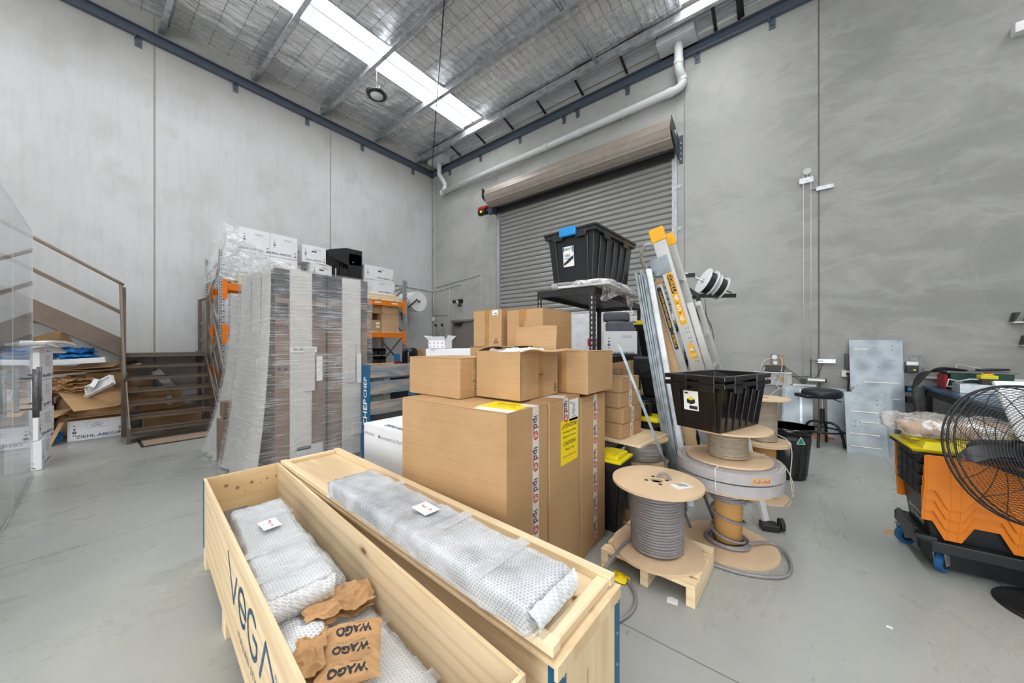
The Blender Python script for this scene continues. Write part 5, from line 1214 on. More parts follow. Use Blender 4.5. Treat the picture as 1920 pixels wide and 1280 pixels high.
carton('small_carton', 'small brown carton peeping behind the topmost small taped carton', (-1.17, 3.02, 1.1125), (.1, .08, .05), 0, 'carddark', None)
# ---------------------------------------------------------------- ladder, studs, boards leaning on the shelving
def sheet_between(mb, a, b, wv, th, n=(0, -1, 0)):
    """slab from a up to b, wv = width vector"""
    a, b, wv = Vector(a), Vector(b), Vector(wv); nn = (b - a).cross(wv).normalized() * th
    mb.add([a, a + wv, b + wv, b, a + nn, a + wv + nn, b + wv + nn, b + nn], [(0, 3, 2, 1), (4, 5, 6, 7), (0, 1, 5, 4), (1, 2, 6, 5), (2, 3, 7, 6), (3, 0, 4, 7)]); return mb
# step ladder, folded, leaning to the left.  Local frame: x across the ladder depth, z along the rails
LB, LT = Vector((-.30, 3.62, 0)), Vector((-.90, 3.30, 2.43))
t = thing('step_ladder', 'folded aluminium extending step ladder with yellow caps leaning on the shelving', 'ladder', LB)
zax = (LT - LB).normalized(); xax = Vector((1, .02, 0)); xax = (xax - zax * xax.dot(zax)).normalized(); yax = zax.cross(xax)
LM = Matrix((xax, yax, zax)).transposed().to_4x4(); LL = (LT - LB).length
def lad(): m = MB(); m.M = LM; return m
for x, y, z1, z0, w_ in ((0, 0, LL - .06, .02, .115), (.0, .42, LL - .06, .02, .115)): lad().box(x - w_ / 2, x + w_ / 2, y, y + .028, z0, z1).build('front_rail', M['alu'], t, bevel=.003)
for y in (.0, .44): lad().box(-.15, -.085, y + .0, y + .028, .06, LL - .48).build('inner_rail', M['alu'], t, bevel=.003)
for y in (-.02, .42): lad().box(.065, .12, y + .03, y + .055, .0, LL - .72).build('rear_rail', M['alu'], t, bevel=.003)
for x, y, z, w_ in ((0, -.008, LL - .1, .13), (0, .415, LL - .1, .13)): lad().box(x - w_ / 2, x + w_ / 2, y, y + .045, z, z + .125).build('end_cap', M['ladyellow'], t, bevel=.008, label='yellow plastic end cap')
m = lad(); m.box(-.13, .03, -.012, -.004, LL - .40, LL - .24); m.build('hinge_plate', M['sheet'], t, bevel=.002)
m = lad()
for x, z, r_ in ((-.09, LL - .34, .018), (0.0, LL - .26, .009), (-.03, LL - .26, .009), (.0, LL - .37, .009), (-.03, LL - .37, .009), (-.105, LL - .50, .008)): m.cyl((x, -.004, z), (x, -.022, z), r_, 12)
for k in range(4):
    for x in (-.01, .01):
        for dz in (0, .035): m.cyl((x + .015, -.001, 1.55 - k * .09 + dz), (x + .015, -.008, 1.55 - k * .09 + dz), .006, 8)
m.build('rivets', M['sheet'], t)
for k in range(7): lad().box(-.04, .04, .028, .42, .3 + k * .29, .32 + k * .29).build('tread', M['alu'], t, bevel=.002)
for k in range(6): lad().bar((.095, .04, .3 + k * .29), (.095, .43, .3 + k * .29), .02, .03, (1, 0, 0)).build('rear_rung', M['alu'], t)
# hand loop at the top
m = lad(); pts = [(-.04, .02, LL - .12), (-.12, .04, LL - .08), (-.2, .1, LL - .12), (-.24, .2, LL - .2), (-.22, .33, LL - .3), (-.12, .41, LL - .33), (-.04, .43, LL - .3)]
m.tube(sm(pts), .018, 10); m.build('hand_loop', M['alu'], t)
lad().bar((-.05, .05, LL - .75), (.09, .05, LL - 1.3), .012, .05, (0, 1, 0)).build('spreader', M['ladyellow'], t, label='yellow spreader arm')
def stadium(cx, cz, w_, h): return [(cx + w_ / 2 * cos(R(a)), cz + (h / 2 - w_ / 2) * (1 if 0 <= a < 180 else -1) + w_ / 2 * sin(R(a))) for a in range(0, 360, 15)]
def ladplate(poly, name, mat, lift, label=None): m = lad(); m.add([(x, -.001 - lift, z) for x, z in poly], [tuple(range(len(poly)))]); o = m.build(name, M[mat], t); return o
ladplate(stadium(0, 1.87, .062, .50), 'brand_sticker', 'ladyellow', .0005); ladplate(stadium(0, 2.01, .044, .19), 'brand_plate', 'black', .001)
ladplate(stadium(-.0, 1.37, .055, .15), 'size_sticker', 'ladyellow', .0005)
def ladtext(txt, size, x, z, ang, mat, name, bold=.01, lift=.0018):
    vs, fs = text_polys(txt, 1, bold, 1); c, s_ = cos(R(ang)), sin(R(ang)); m = lad()
    m.add([(x + (v.x * c - v.y * s_) * size, -.001 - lift, z + (v.x * s_ + v.y * c) * size) for v in vs], fs); return m.build(name, M[mat], t)
ladtext('GORILLA', .047, .002, 2.01, -90, 'ladyellow', 'brand_word', .014); ladtext('4', .075, 0, 1.875, 0, 'paperw', 'height_figure', .03); ladtext('5', .075, 0, 1.78, 0, 'paperw', 'height_figure', .03); ladtext('6', .075, 0, 1.685, 0, 'paperw', 'height_figure', .03)
ladtext('»', .04, 0, 1.83, -90, 'black', 'arrow_mark', .01); ladtext('»', .04, 0, 1.735, -90, 'black', 'arrow_mark', .01); ladtext('4', .065, 0, 1.39, 0, 'paperw', 'height_figure', .03); ladtext('1.2m', .02, 0, 1.335, 0, 'paperw', 'height_figure', .01)
m = lad(); m.add([(x - .118, -.0015, z) for x, z in stadium(0, 1.80, .04, .44)], [tuple(range(24))]); m.build('side_sticker', M['black'], t)
ladtext('4-5-6 STEP ADJUSTABLE LADDER', .024, -.118, 1.80, -90, 'ladyellow', 'side_word', .012)
m = lad(); m.add([(x - .118, -.0015, z) for x, z in stadium(0, 1.5, .034, .17)], [tuple(range(24))]); m.build('side_sticker', M['black'], t); ladtext('GORILLA', .03, -.118, 1.5, -90, 'ladyellow', 'side_word', .012)
# metal studs
import itertools
for k in range(6):
    a = Vector((-.745 + .026 * k, 3.27 - .036 * k, 0)); b = Vector((-1.06 + .021 * k, 3.20 - .006 * k - .02 * (k % 2), 2.05 - .02 * (k % 3)))
    m = MB(); nrm = Vector((.1, -1, 0)); m.bar(a, b, .0012, .06, nrm); sdv = (b - a).normalized().cross(nrm).normalized()
    for q in (-1, 1): m.bar(a + nrm * .03 * q + sdv * .009, b + nrm * .03 * q + sdv * .006, .012, .0012, nrm)
    for q in range(12):
        p = a.lerp(b, (q + .5) / 12) + nrm * .031 + sdv * .009; m.bar(p, p + (b - a).normalized() * .03, .005, .002, nrm)
    o = m.build('metal_stud', M['stud']); tag(o, 'galvanised metal stud leaning in the bundle left of the ladder', 'stud', 'galvanised studs leaning in a bundle')
o = MB().bar((-.52, 2.83, .0), (-1.02, 2.66, 1.41), .012, .02).build('metal_rail', M['stud']); tag(o, 'single thin steel rail leaning left across the black totes', 'rail')
o = MB().bar((-.38, 3.0, .0), (-.60, 3.1, .5), .012, .02).build('metal_rail', M['stud']); tag(o, 'short steel rail leaning behind the front cable spool', 'rail')
m = MB(); sheet_between(m, (-.62, 3.22, 0), (-.965, 3.2, 2.07), (.05, .01, 0), .03); o = m.build('foam_sheet', M['bubble_d'], bevel=.006); tag(o, 'white foam sheet on edge between studs and brown board', 'foam sheet')
MB().box(0, .001, 0, .001, 0, .001)
m = MB(); sheet_between(m, (-.60, 3.47, 0), (-.985, 3.42, 2.0), (.1, .03, 0), .035); o = m.build('brown_board', M['card2'], bevel=.004); tag(o, 'long brown cardboard pack leaning between foam and ladder', 'cardboard pack')
m = MB(); sheet_between(m, (-.36, 3.14, 0), (-.50, 3.2, .84), (.11, .02, 0), .02); o = m.build('brown_board', M['card2'], bevel=.004); tag(o, 'short brown board leaning behind the stacked spools', 'cardboard pack')
m = MB()
for k in range(5): a = k * 1.3; m.bar((-.95 + .012 * cos(a) , 3.31, 1.94 + .015 * k), (-.93 + .03 * cos(a), 3.27, 1.98 + .016 * k), .016, .004)
o = m.build('leaf_sprig', M['grn']); tag(o, 'green leafy sprig printed at the top of the brown board', 'sticker')
# wire reel stand
t = thing('reel_stand', 'black steel reel stand holding white spools right of the ladder', 'stand', (-.79, 4.72, 0))
def rp(x, y, z): return Vector((x, y, z)) - Vector((-.79, 4.72, 0))
for a, b in (((-.79, 4.72, 0), (-.79, 4.72, 2.0)), ((-.99, 5.05, 0), (-.99, 5.05, 2.0))): MB().bar(rp(*a), rp(*b), .04, .04, (1, 0, 0)).build('post', M['blackm'], t)
for a, b in (((-.79, 4.72, 1.98), (-.43, 4.98, 1.98)), ((-1.1, 4.6, 2.24), (-.83, 4.72, 2.24)), ((-1.1, 4.6, 2.24), (-.79, 4.72, 1.98)), ((-.99, 5.05, 1.98), (-.79, 4.72, 1.98)), ((-1.0, 4.52, .03), (-.45, 5.0, .03))): MB().bar(rp(*a), rp(*b), .04, .045).build('arm', M['blackm'], t)
ax0, ax1 = Vector((-.93, 4.66, 2.27)), Vector((-.47, 4.97, 2.02))
MB().tube([rp(*ax0), rp(*ax1)], .012, 8).build('axle', M['galv'], t)
d = (ax1 - ax0).normalized()
for k, f in enumerate((.48, .72)):
    c = ax0.lerp(ax1, f); r_ = thing('wire_reel', ['front white wire reel with black wire on the stand', 'rear white wire reel with black wire on the stand'][k], 'reel', c, 0, 'white wire reels')
    for s_ in (-.045, .045): MB().cyl(d * (s_ - .004), d * (s_ + .004), .165 - .02 * k, 36).build('flange', M['cream'], r_)
    MB().cyl(d * -.041, d * .041, .135 - .02 * k, 28).build('wire', M['black' if True else ''], r_); MB().cyl(d * -.056, d * -.05, .03, 14).build('hub', M['alu'], r_)
m = MB(); m.tube([rp(-.78, 4.8, 1.95), rp(-.74, 4.8, 1.8), rp(-.66, 4.82, 1.6), rp(-.64, 4.84, 1.45), rp(-.70, 4.82, 1.4), rp(-.62, 4.8, 1.35)], .004, 5); m.tube([rp(-.74, 4.85, 1.95), rp(-.72, 4.86, 1.7), rp(-.68, 4.88, 1.6), rp(-.70, 4.84, 1.25)], .004, 5); m.build('loose_wires', M['black'], t)
# ---------------------------------------------------------------- cable spools
def cable_coil(r, z0, z1, rc, seed=0, jit=.004):
    """helical winding"""
    pts = []; n = max(1, int((z1 - z0) / (2 * rc))); k = 20
    for i in range(n * k + 1):
        a = 2 * pi * i / k; f = i / (n * k); rr = r + jit * mnoise.noise(Vector((cos(a) * .7, sin(a) * .7, i / k * .9 + seed)))
        pts.append((rr * cos(a), rr * sin(a), z0 + rc + (z1 - z0 - 2 * rc) * f + jit * .5 * mnoise.noise(Vector((a * .3, seed, 2)))))
    return pts
def disc(r, th, holes=True, hr=.04):
    return [(hr, 0), (r, 0), (r, th), (hr, th), (hr, 0)]
def spool(name, label, loc, r, h, rcore, mats=('spool', 'cable', 'spoolcore'), rc=.008, fill=1.0, group=None, tilt=None, th=.014, wire_r=None, rings=None, bottom=True, hr=.035):
    t = thing(name, label, 'cable spool', loc, 0, group)
    m = MB(); m.lathe(disc(r, th, hr=hr), n=56, smooth=False); m.build('bottom_flange', M[mats[0]], t)
    m = MB(); m.lathe(disc(r, th, hr=hr), (0, 0, h - th), n=56, smooth=False); m.build('top_flange', M[mats[0]], t)
    MB().lathe([(rcore, th), (rcore, h - th)], n=32).build('core', M[mats[2]], t)
    wr = wire_r or rcore + .03
    if fill > .01: m = MB(); m.tube(cable_coil(wr, th, th + (h - 2 * th) * fill, rc, len(label)), rc, 7); m.build('wound_cable', M[mats[1]], t)
    return t
# small pine pallet and the front spool
wood_pallet('wooden_pallet', 'small pine pallet under the front spool of thick grey cable', (-.6, 2.235, 0), 87, (.47, .53), nb=5, h=.115, bw=.045, tb=.07)
t = spool('cable_spool', 'front wooden spool of thick grey cable on a small pallet', (-.6, 2.215, .116), .262, .425, .1, ('spool', 'cable', 'spoolcore'), .0085, 1.0, wire_r=.146)
m = MB(); m.tube(sm([(-.01, .05, .418), (.0, .06, .44), (.03, .07, .452), (.06, .06, .44), (.07, .05, .418)]), .009, 8); m.build('cable_end', M['cable'], t)
m = MB()
for a in range(4): m.lathe([(0, .0), (.012, .0), (.012, .0015), (0, .0015)], (.062 * cos(a * pi / 2 + .6), .062 * sin(a * pi / 2 + .6), .425), n=10)
m.build('bolt_hole', M['black'], t)
b = MB(); patch(b, '+z', (.14, .0, .4255), .11, .07, 55); b.build('spool_label', M['paperw'], t); a = MB()
for k in range(6): patch(a, '+z', (.12 + k * .008, .0 + k * .006, .4262), .004, .045 - .004 * (k % 3), 55)
a.build('label_print', M['inkblack'], t)
o = MB().tube(sm([(-.735, 2.2, .145), (-.76, 2.13, .14), (-.77, 1.98, .135), (-.76, 1.75, .13), (-.735, 1.55, .02), (-.66, 1.6, .012), (-.6, 1.75, .012), (-.62, 1.88, .012), (-.7, 1.98, .012)]), .009, 8).build('loose_cable', M['cable']); tag(o, 'loose end of grey cable looping to the floor by the crate', 'cable')
# the tall stack of spools: bottom spool, two ribbon coils, upper spool, black totes
S1 = (-.285, 2.79)
t = spool('cable_spool', 'bottom wooden spool of the central stack, thinly wound with grey cable', (S1[0], S1[1], 0), .29, .445, .085, ('spool', 'cable', 'spoolcore'), .009, .0001, wire_r=.1)
m = MB(); m.tube(cable_coil(.1, .3, .43, .009, 4, .02), .009, 7); m.tube(cable_coil(.125, .014, .05, .009, 2, .02), .009, 7); m.tube(cable_coil(.105, .014, .034, .009, 7, .01), .009, 7)
m.tube([(.1 * cos(a), .1 * sin(a), .3 - .26 * k / 40) for k, a in ((k, k * .32) for k in range(41))], .009, 7); m.build('loose_windings', M['cable'], t)
o = MB().tube(sm([(S1[0] + .12, S1[1] - .02, .05), (S1[0] + .22, S1[1] + .12, .03), (S1[0] + .3, S1[1] + .1, .024), (S1[0] + .34, S1[1] - .05, .012), (S1[0] + .3, S1[1] - .22, .012), (S1[0] + .12, S1[1] - .33, .012), (S1[0] - .1, S1[1] - .33, .012), (S1[0] - .3, S1[1] - .2, .012)]), .009, 8).build('loose_cable', M['cable']); tag(o, 'grey cable looping round the bottom spool on the floor', 'cable')
def ribbon(label, z, r0, r1, h, seed):
    t = thing('ribbon_coil', label, 'cable coil', (S1[0], S1[1], z), 0, 'flat grey ribbon coils'); m = MB(); n = 14
    for k in range(n):
        r = r0 + (r1 - r0) * k / (n - 1) + .0008 * (k % 3); dz = .004 * mnoise.noise(Vector((k * .9, seed, 0))); m.lathe([(r - .0035, .004 + dz), (r + .0035, .004 + dz), (r + .0035, h + dz), (r - .0035, h + dz), (r - .0035, .004 + dz)], n=64, smooth=False)
    m.build('ribbon_winding', M['ribbon'], t)
    m = MB()
    for a in (.9, 2.8, 4.6):
        c, s_ = cos(a), sin(a); m.tube([((r0 - .01) * c, (r0 - .01) * s_, -.0), ((r1 + .006) * c, (r1 + .006) * s_, -.0), ((r1 + .006) * c, (r1 + .006) * s_, h + .006), ((r0 - .01) * c, (r0 - .01) * s_, h + .006)], .003, 5, closed=True)
    m.build('cable_tie', M['whiteplastic'], t); return t
ribbon('lower flat coil of grey ribbon cable in the central spool stack', .446, .2, .305, .07, 1); t = ribbon('upper flat coil of grey ribbon cable with a taped note', .522, .2, .312, .07, 5)
m = MB()
a0 = R(-62)
vs = [((.317) * cos(a0 + k * .055), .317 * sin(a0 + k * .055), z) for z in (.012, .055) for k in range(8)]
m.add(vs, [(k, k + 1, k + 9, k + 8) for k in range(7)]); m.build('taped_note', M['card2'], t)
m = MB()
for k in range(10): a = a0 + .04 + k * .033; m.bar((.3185 * cos(a), .3185 * sin(a), .024), (.3185 * cos(a + .012), .3185 * sin(a + .012), .044 - .006 * (k % 3)), .002, .002)
m.build('note_writing', M['inkred'], t)
t = spool('cable_spool', 'upper wooden spool of thin taupe wire under the black totes', (S1[0], S1[1], .6), .255, .215, .1, ('spool', 'cable_l', 'spoolcore'), .004, 1.0, wire_r=.118, th=.012)
o = MB().tube(sm([(S1[0] + .13, S1[1] + .02, .62), (S1[0] + .22, S1[1] + .1, .617), (S1[0] + .3, S1[1] + .06, .60), (S1[0] + .35, S1[1] + .01, .5), (S1[0] + .34, S1[1] - .0, .4), (S1[0] + .31, S1[1] + .03, .34)]), .003, 6).build('loose_wire', M['cable_l']); tag(o, 'thin taupe wire end hanging over the ribbon coils', 'wire')
for k in range(2):
    t = tote('storage_tote', ['outer black crate of the nested pair on the spool stack', 'inner black crate nested in the one on the spool stack'][k], (-.345, 2.79, .8165 + .05 * k), (.36, .58, .32 if k == 0 else .315), -20, None, mat='glossblack', group='nested black crates on the spool stack', ribs=(k == 0))
    if k == 0:
        q = (-.03, -.2790, .19); decal(patch(MB(), '-y', (0, 0, 0), .1, .13), 'product_label', 'paperw', t, *q)
        a = MB(); shape(a, '-y', (0, -.001, -.0), [[(-.028, -.016), (.0, -.026), (.028, -.014), (.028, .012), (0, .002), (-.028, .01)]]); patch(a, '-y', (.015, -.001, -.045), .055, .022); patch(a, '-y', (-.03, -.001, .05), .022, .01); decal(a, 'label_print', 'inkblack', t, *q)
        a = MB(); shape(a, '-y', (0, -.0012, .012), [[(-.028, .0), (0, -.01), (.028, .002), (0, .014)]]); decal(a, 'label_picture', 'yellow', t, *q)
# wrapped spool under the small cartons, and what it stands on
t = spool('cable_spool', 'film-wrapped wooden spool with two labels below the small cartons', (-.93, 3.03, .395), .2, .195, .1, ('spool', 'cable_l', 'spoolcore'), .004, 1.0, wire_r=.15, th=.012)
MB().lathe([(.158, .014), (.162, .1), (.158, .18)], n=40).build('film_wrap', M['wraps'], t)
b = MB(); patch(b, '+z', (-.02, -.11, .1955), .07, .05, 30); patch(b, '+z', (.11, -.04, .1955), .08, .05, 60); b.build('spool_label', M['paperw'], t)
t = spool('cable_spool', 'black-wound wooden spool on the floor under the film-wrapped spool', (-.93, 3.0, 0), .2, .394, .09, ('spool', 'black', 'spoolcore'), .009, 1.0, wire_r=.12)
tote('storage_tote', 'black tote with yellow lid on the floor behind the tall cartons', (-1.0, 2.5, 0), (.17, .2, .525), 0, 'yellow', mat='black')
t = thing('ribbon_coil', 'grey coil with handwritten white tag on the floor behind the cartons', 'cable coil', (-.86, 2.72, .1)); m = MB(); m.lathe([(.05, 0), (.1, 0), (.1, .13), (.05, .13), (.05, 0)], n=32, smooth=False); m.build('coil', M['cable'], t); patch(MB(), '-y', (.04, -.1, .06), .06, .04).build('tag', M['paperw'], t); a = MB(); letter(a, '275m', .022, '-y', (.04, -.101, .06), 0, .01); a.build('tag_writing', M['inkred'], t)
t = thing('spool_flange', 'loose round spool disc lying on the floor under the grey coil', 'disc', (-.86, 2.72, 0)); MB().lathe(disc(.15, .012), n=40, smooth=False).build('disc', M['spool'], t); MB().box(-.09, .09, -.09, .09, .0125, .099).build('block', M['carddark'], t, bevel=.003)
# rear spool stack
S3 = (-.12, 3.86)
spool('cable_spool', 'top spool of white wire in the rear stack behind the black crate', (S3[0], S3[1], .5), .2, .4, .08, ('spool', 'cable_l', 'spoolcore'), .004, 1.0, wire_r=.1, th=.012)
spool('cable_spool', 'lower bare-cored spool of the rear stack', (S3[0], S3[1], .0), .2, .498, .095, ('spool', 'cable_l', 'spoolcore'), .004, .25, wire_r=.1)
o = MB().tube(sm([(S3[0] + .1, S3[1], .58), (S3[0] + .17, S3[1] - .06, .55), (S3[0] + .2, S3[1] - .1, .46), (S3[0] + .19, S3[1] - .12, .25), (S3[0] + .21, S3[1] - .14, .1)]), .0035, 6).build('loose_wire', M['cable_w']); tag(o, 'thin white wire hanging from the rear spool stack', 'wire')
# sack truck foot behind the stack, floor clutter
t = thing('trolley_foot', 'black trolley foot with small wheel showing beside the bottom spool', 'trolley', (-.06, 3.2, 0), 20)
MB().bar((-.02, .02, .05), (-.14, .2, .85), .05, .03).build('frame_rail', M['conduit'], t, bevel=.004); MB().box(-.06, .05, -.05, .04, 0.0, .05).build('foot', M['black'], t, bevel=.008)
w_ = MB().cyl((.06, 0, .045), (.085, 0, .045), .045, 24).build('wheel', M['rubber'], t, bevel=.006); MB().cyl((.052, 0, .045), (.09, 0, .045), .022, 14).build('wheel_hub', M['blackm'], w_)
# waste bin
t = thing('waste_bin', 'black plastic rubbish bin behind the rear spools', 'bin', (.06, 4.63, 0))
m = MB(); m.lathe([(.0, 0), (.155, 0)], n=40); m.lathe([(.155, 0), (.2, .5)], n=40); m.lathe([(.198, .53), (.147, .02)], n=40); m.lathe([(.147, .02), (0, .02)], n=40); m.build('bin_body', M['black'], t)
m = MB(); m.lathe([(.2, .47), (.217, .475), (.222, .53)], n=40); m.lathe([(.222, .53), (.197, .53)], n=40); m.build('bin_rim', M['glossblack'], t)
m = MB()
for k in range(14): a = 2 * pi * k / 14; m.bar((.158 * cos(a), .158 * sin(a), .03), (.192 * cos(a), .192 * sin(a), .42), .035, .008, (cos(a), sin(a), 0))
m.build('flutes', M['black'], t, bevel=.003)
m = MB(); th_ = R(-62); c = Vector((.222 * cos(th_), .222 * sin(th_), .42)); m.M = Matrix.Translation(c) @ Euler((R(90), 0, th_ + R(90))).to_matrix().to_4x4(); m.add([(-.04, -.03, 0), (.04, -.03, 0), (0, .045, 0)], [(0, 1, 2)]); o1 = m.build('sticker', M['paperw'], t)
m = MB(); m.M = Matrix.Translation(c) @ Euler((R(90), 0, th_ + R(90))).to_matrix().to_4x4(); m.add([(-.032, -.025, .001), (.032, -.025, .001), (0, .036, .001)], [(0, 1, 2)]); m.build('sticker_mark', M['greenst'], t)
MB().soft(.22, .22, .03, .03, .01, .02, 12, 2).build('rubbish', M['bag'], t, (0, 0, .44))
# floor scraps
def scrap(name, label, loc, pts, mat, rz=0, th=.002):
    m = MB(); m.prism(pts, .0005, th); o = m.build(name, M[mat], None, loc, (0, 0, R(rz))); tag(o, label, 'scrap'); return o
scrap('paper_scrap', 'torn white paper scrap on the floor by the small pallet', (-.455, 1.98, 0), [(-.03, -.02), (.02, -.03), (.03, .015), (.0, .03), (-.025, .02)], 'paperw', 20)
scrap('card_scrap', 'torn cardboard scrap under the blue wheel of the dolly', (.66, 3.7, 0), [(-.06, -.04), (.05, -.05), (.07, .03), (.0, .05), (-.05, .02)], 'card', 0, .003)
o = MB().soft(.1, .08, .015, .012, .006, .014, 20, 3).build('yellow_rag', M['yellowst'], None, (-.74, 1.97, 0)); tag(o, 'crumpled yellow paper on the floor behind the closed crate', 'paper')
scrap('paper_scrap', 'small white paper chip on the open floor at the right', (.42, 2.45, 0), [(-.012, -.008), (.01, -.01), (.014, .006), (-.006, .01)], 'paperw')
# ---------------------------------------------------------------- right side: dolly with orange lidded crates
DL = Vector((.69, 3.2, 0)); DR = 3
t = thing('dolly', 'black plastic dolly on blue castors under the orange crates', 'dolly', DL, DR)
m = MB(); L_, W_ = .8, .42
m.box(-.02, L_, -.02, .03, .13, .2); m.box(-.02, L_, W_ - .03, W_ + .02, .13, .2); m.box(-.02, .04, -.02, W_ + .02, .13, .2); m.box(L_ - .06, L_, -.02, W_ + .02, .13, .2); m.box(.35, .42, .0, W_, .14, .18); m.build('deck_frame', M['black'], t, bevel=.008)
m = MB(); m.box(-.025, -.005, .05, W_ - .05, .2, .235); m.box(-.03, .05, -.03, .0, .2, .225); m.build('edge_lip', M['black'], t, bevel=.004)
for i, (x, y, a) in enumerate(((.09, .05, 55), (.02, .37, 20), (.7, .06, 80), (.7, .36, 10))):
    c = bpy.data.objects.new('castor', None); COL.objects.link(c); c.parent = t; c.location = (x, y, 0); c.rotation_euler = (0, 0, R(a))
    m = MB(); m.cyl((0, -.016, .055), (0, .016, .055), .055, 28); m.build('wheel', M['wheel'], c, bevel=.006); m = MB(); m.cyl((0, -.018, .055), (0, .018, .055), .034, 20); m.build('wheel_rim', M['black'], c); MB().cyl((0, -.026, .055), (0, .026, .055), .01, 10).build('axle', M['galv'], c)
    m = MB()
    for s_ in (-.024, .024): m.prism([(-.02, .045), (.02, .045), (.045, .13), (-.045, .13)], s_ - .0015, s_ + .0015, Matrix(((1, 0, 0, 0), (0, 0, 1, 0), (0, 1, 0, 0), (0, 0, 0, 1))))
    m.box(-.045, .045, -.03, .03, .124, .13); m.build('fork', M['galv'], c)
def lid_outline(w_, h, tooth, n, mirror=1):
    """hanging lid half with interlocking fingers along its lower edge"""
    pts = [(0, 0), (w_, 0)]; xs = []; step = w_ / n; low, high = -h - tooth, -h
    x = w_
    for k in range(n):
        pts += [(x, high), (x - step * .2, high), (x - step * .38, low), (x - step * .64, low), (x - step * .82, high)]; x -= step
    pts.append((0, high)); return pts
for k in range(4):
    z = .716 - .065 * (3 - k); nm = ['lowest', 'second', 'third', 'topmost'][k]
    t = thing('lidded_crate', '%s black crate with hanging orange lids in the nest on the dolly' % nm, 'crate', DL + Vector((0, 0, z)), DR, 'nested orange-lidded crates')
    w_, d_ = .74, .40; h = .5 if k == 0 else .12
    m = MB(); e = .045 if k == 0 else .012
    vs = [(.012 + e, .012 + e, -h), (w_ - e, .012 + e, -h), (w_ - e, d_ - e, -h), (.012 + e, d_ - e, -h), (.006, .006, -.02), (w_, .006, -.02), (w_, d_, -.02), (.006, d_, -.02)]
    m.add(vs, [(3, 2, 1, 0), (4, 5, 6, 7), (0, 1, 5, 4), (1, 2, 6, 5), (2, 3, 7, 6), (3, 0, 4, 7)]); m.build('crate_body', M['black'], t, bevel=.004)
    m = MB(); m.box(-.012, .012, .02, d_ - .01, -.062, -.004); m.box(-.012, w_ + .01, .0, .012, -.03, -.006); m.box(-.012, w_ + .01, d_ - .006, d_ + .008, -.03, -.006)
    for q in range(4): m.box(-.018, -.008, .03 + q * .095, .038 + q * .095, -.06, -.006)
    for zz in (-.062, -.006): m.box(-.02, -.008, .02, d_ - .01, zz, zz + .004)
    m.build('end_rim', M['black'], t, bevel=.002)
    for sd in (0, 1):
        yb = -.010 - .014 * k if sd == 0 else d_ + .02 + .014 * k
        P = lid_outline(w_ + .01, .205, .10, 3); Mx = Matrix(((1, 0, 0, -.01), (0, 0, 1, yb), (0, 1, 0, 0), (0, 0, 0, 1)))
        m = MB(); m.prism(P, -.0035, .0035, Mx)
        # raised ribs of the lid
        yo = yb + (-.005 if sd == 0 else .005)
        for zz in (-.03, -.075, -.12, -.165): m.box(.09, w_ - .03, min(yb, yo), max(yb, yo), zz - .002, zz + .002)
        for xx in (.0, .088): m.box(xx - .002, xx + .002, min(yb, yo), max(yb, yo), -.203, -.004)
        for q in range(3):
            st_ = (w_ + .01) / 3; xa, xb = w_ - st_ * (q + .64), w_ - st_ * (q + .38)
            m.box(xa, xb, min(yb, yo), max(yb, yo), -.303, -.299); m.box(xa + .012, xa + .015, min(yb, yo), max(yb, yo), -.299, -.02); m.box(xb - .015, xb - .012, min(yb, yo), max(yb, yo), -.299, -.02)
            m.bar((xa, (yb + yo) / 2, -.3), (xa - st_ * .18, (yb + yo) / 2, -.205), .008, .004); m.bar((xb, (yb + yo) / 2, -.3), (xb + st_ * .18, (yb + yo) / 2, -.205), .008, .004)
        lid = m.build('lid_half', M['orange'], t, bevel=.0012, seg=1)
        m = MB(); m.box(.0, .3, yb - .004, yb + .004, -.004, .004); m.box(.36, w_, yb - .004, yb + .004, -.004, .004); m.build('hinge', M['orange'], lid)
    if k == 0:
        a = MB(); letter(a, 'Allied Pickfords', .04, '-x', (.029, .2, -.195), 0, .006, .9); letter(a, '03 9304 0100', .042, '-x', (.033, .2, -.245), 0, .012, .9); a.build('lettering', M['paperw'], t, rot=(0, R(-4), 0), loc=(-.02, 0, -.02), label='white lettering')
t = thing('tote_lid', 'yellow ribbed tote lid lying over the orange crates', 'lid', DL + Vector((0, 0, .72)), DR)
m = MB(); m.taper(-.05, .86, .0, .43, .0, .02, .01); m.taper(.02, .84, .03, .40, .02, .06, -.02); m.box(.1, .8, .06, .37, .06, .066); m.build('lid', M['yellow'], t, bevel=.012, seg=3)
m = MB()
for k in range(3): m.box(.12 + k * .25, .26 + k * .25, .1, .33, .066, .078)
m.box(-.02, .1, .12, .3, .05, .065); m.build('raised_panel', M['yellow'], t, bevel=.008)
MB().box(-.045, .86, .004, .43, -.012, .0).build('black_rim', M['black'], t)
o = MB().soft(.62, .4, .09, .018, .04, .035, 8, 12, fine=.02).build('poly_bag', M['bag'], None, DL + Vector((.22, .29, .8)), (0, 0, R(6))); tag(o, 'crumpled clear plastic bag of brown paper on the yellow lid', 'plastic bag')
MB().soft(.52, .32, .05, .02, .02, .03, 9, 5, fine=.02).build('paper_filling', M['kraft'], o, (0, 0, .005))
t = thing('air_filter', 'white ribbed plastic panel leaning behind the fan on the yellow lid', 'panel', (1.32, 3.35, .8), 20)
m = MB(); m.bar((0, 0, .015), (0, .16, .36), .55, .02, (0, 1, 0)); m.build('panel', M['whiteplastic'], t, bevel=.004)
m = MB()
for k in range(9): m.bar((-.2, -.012 + .014 * k, .06 + k * .031), (.2, -.012 + .014 * k, .06 + k * .031), .008, .012)
m.build('grey_ribs', M['conduit'], t)
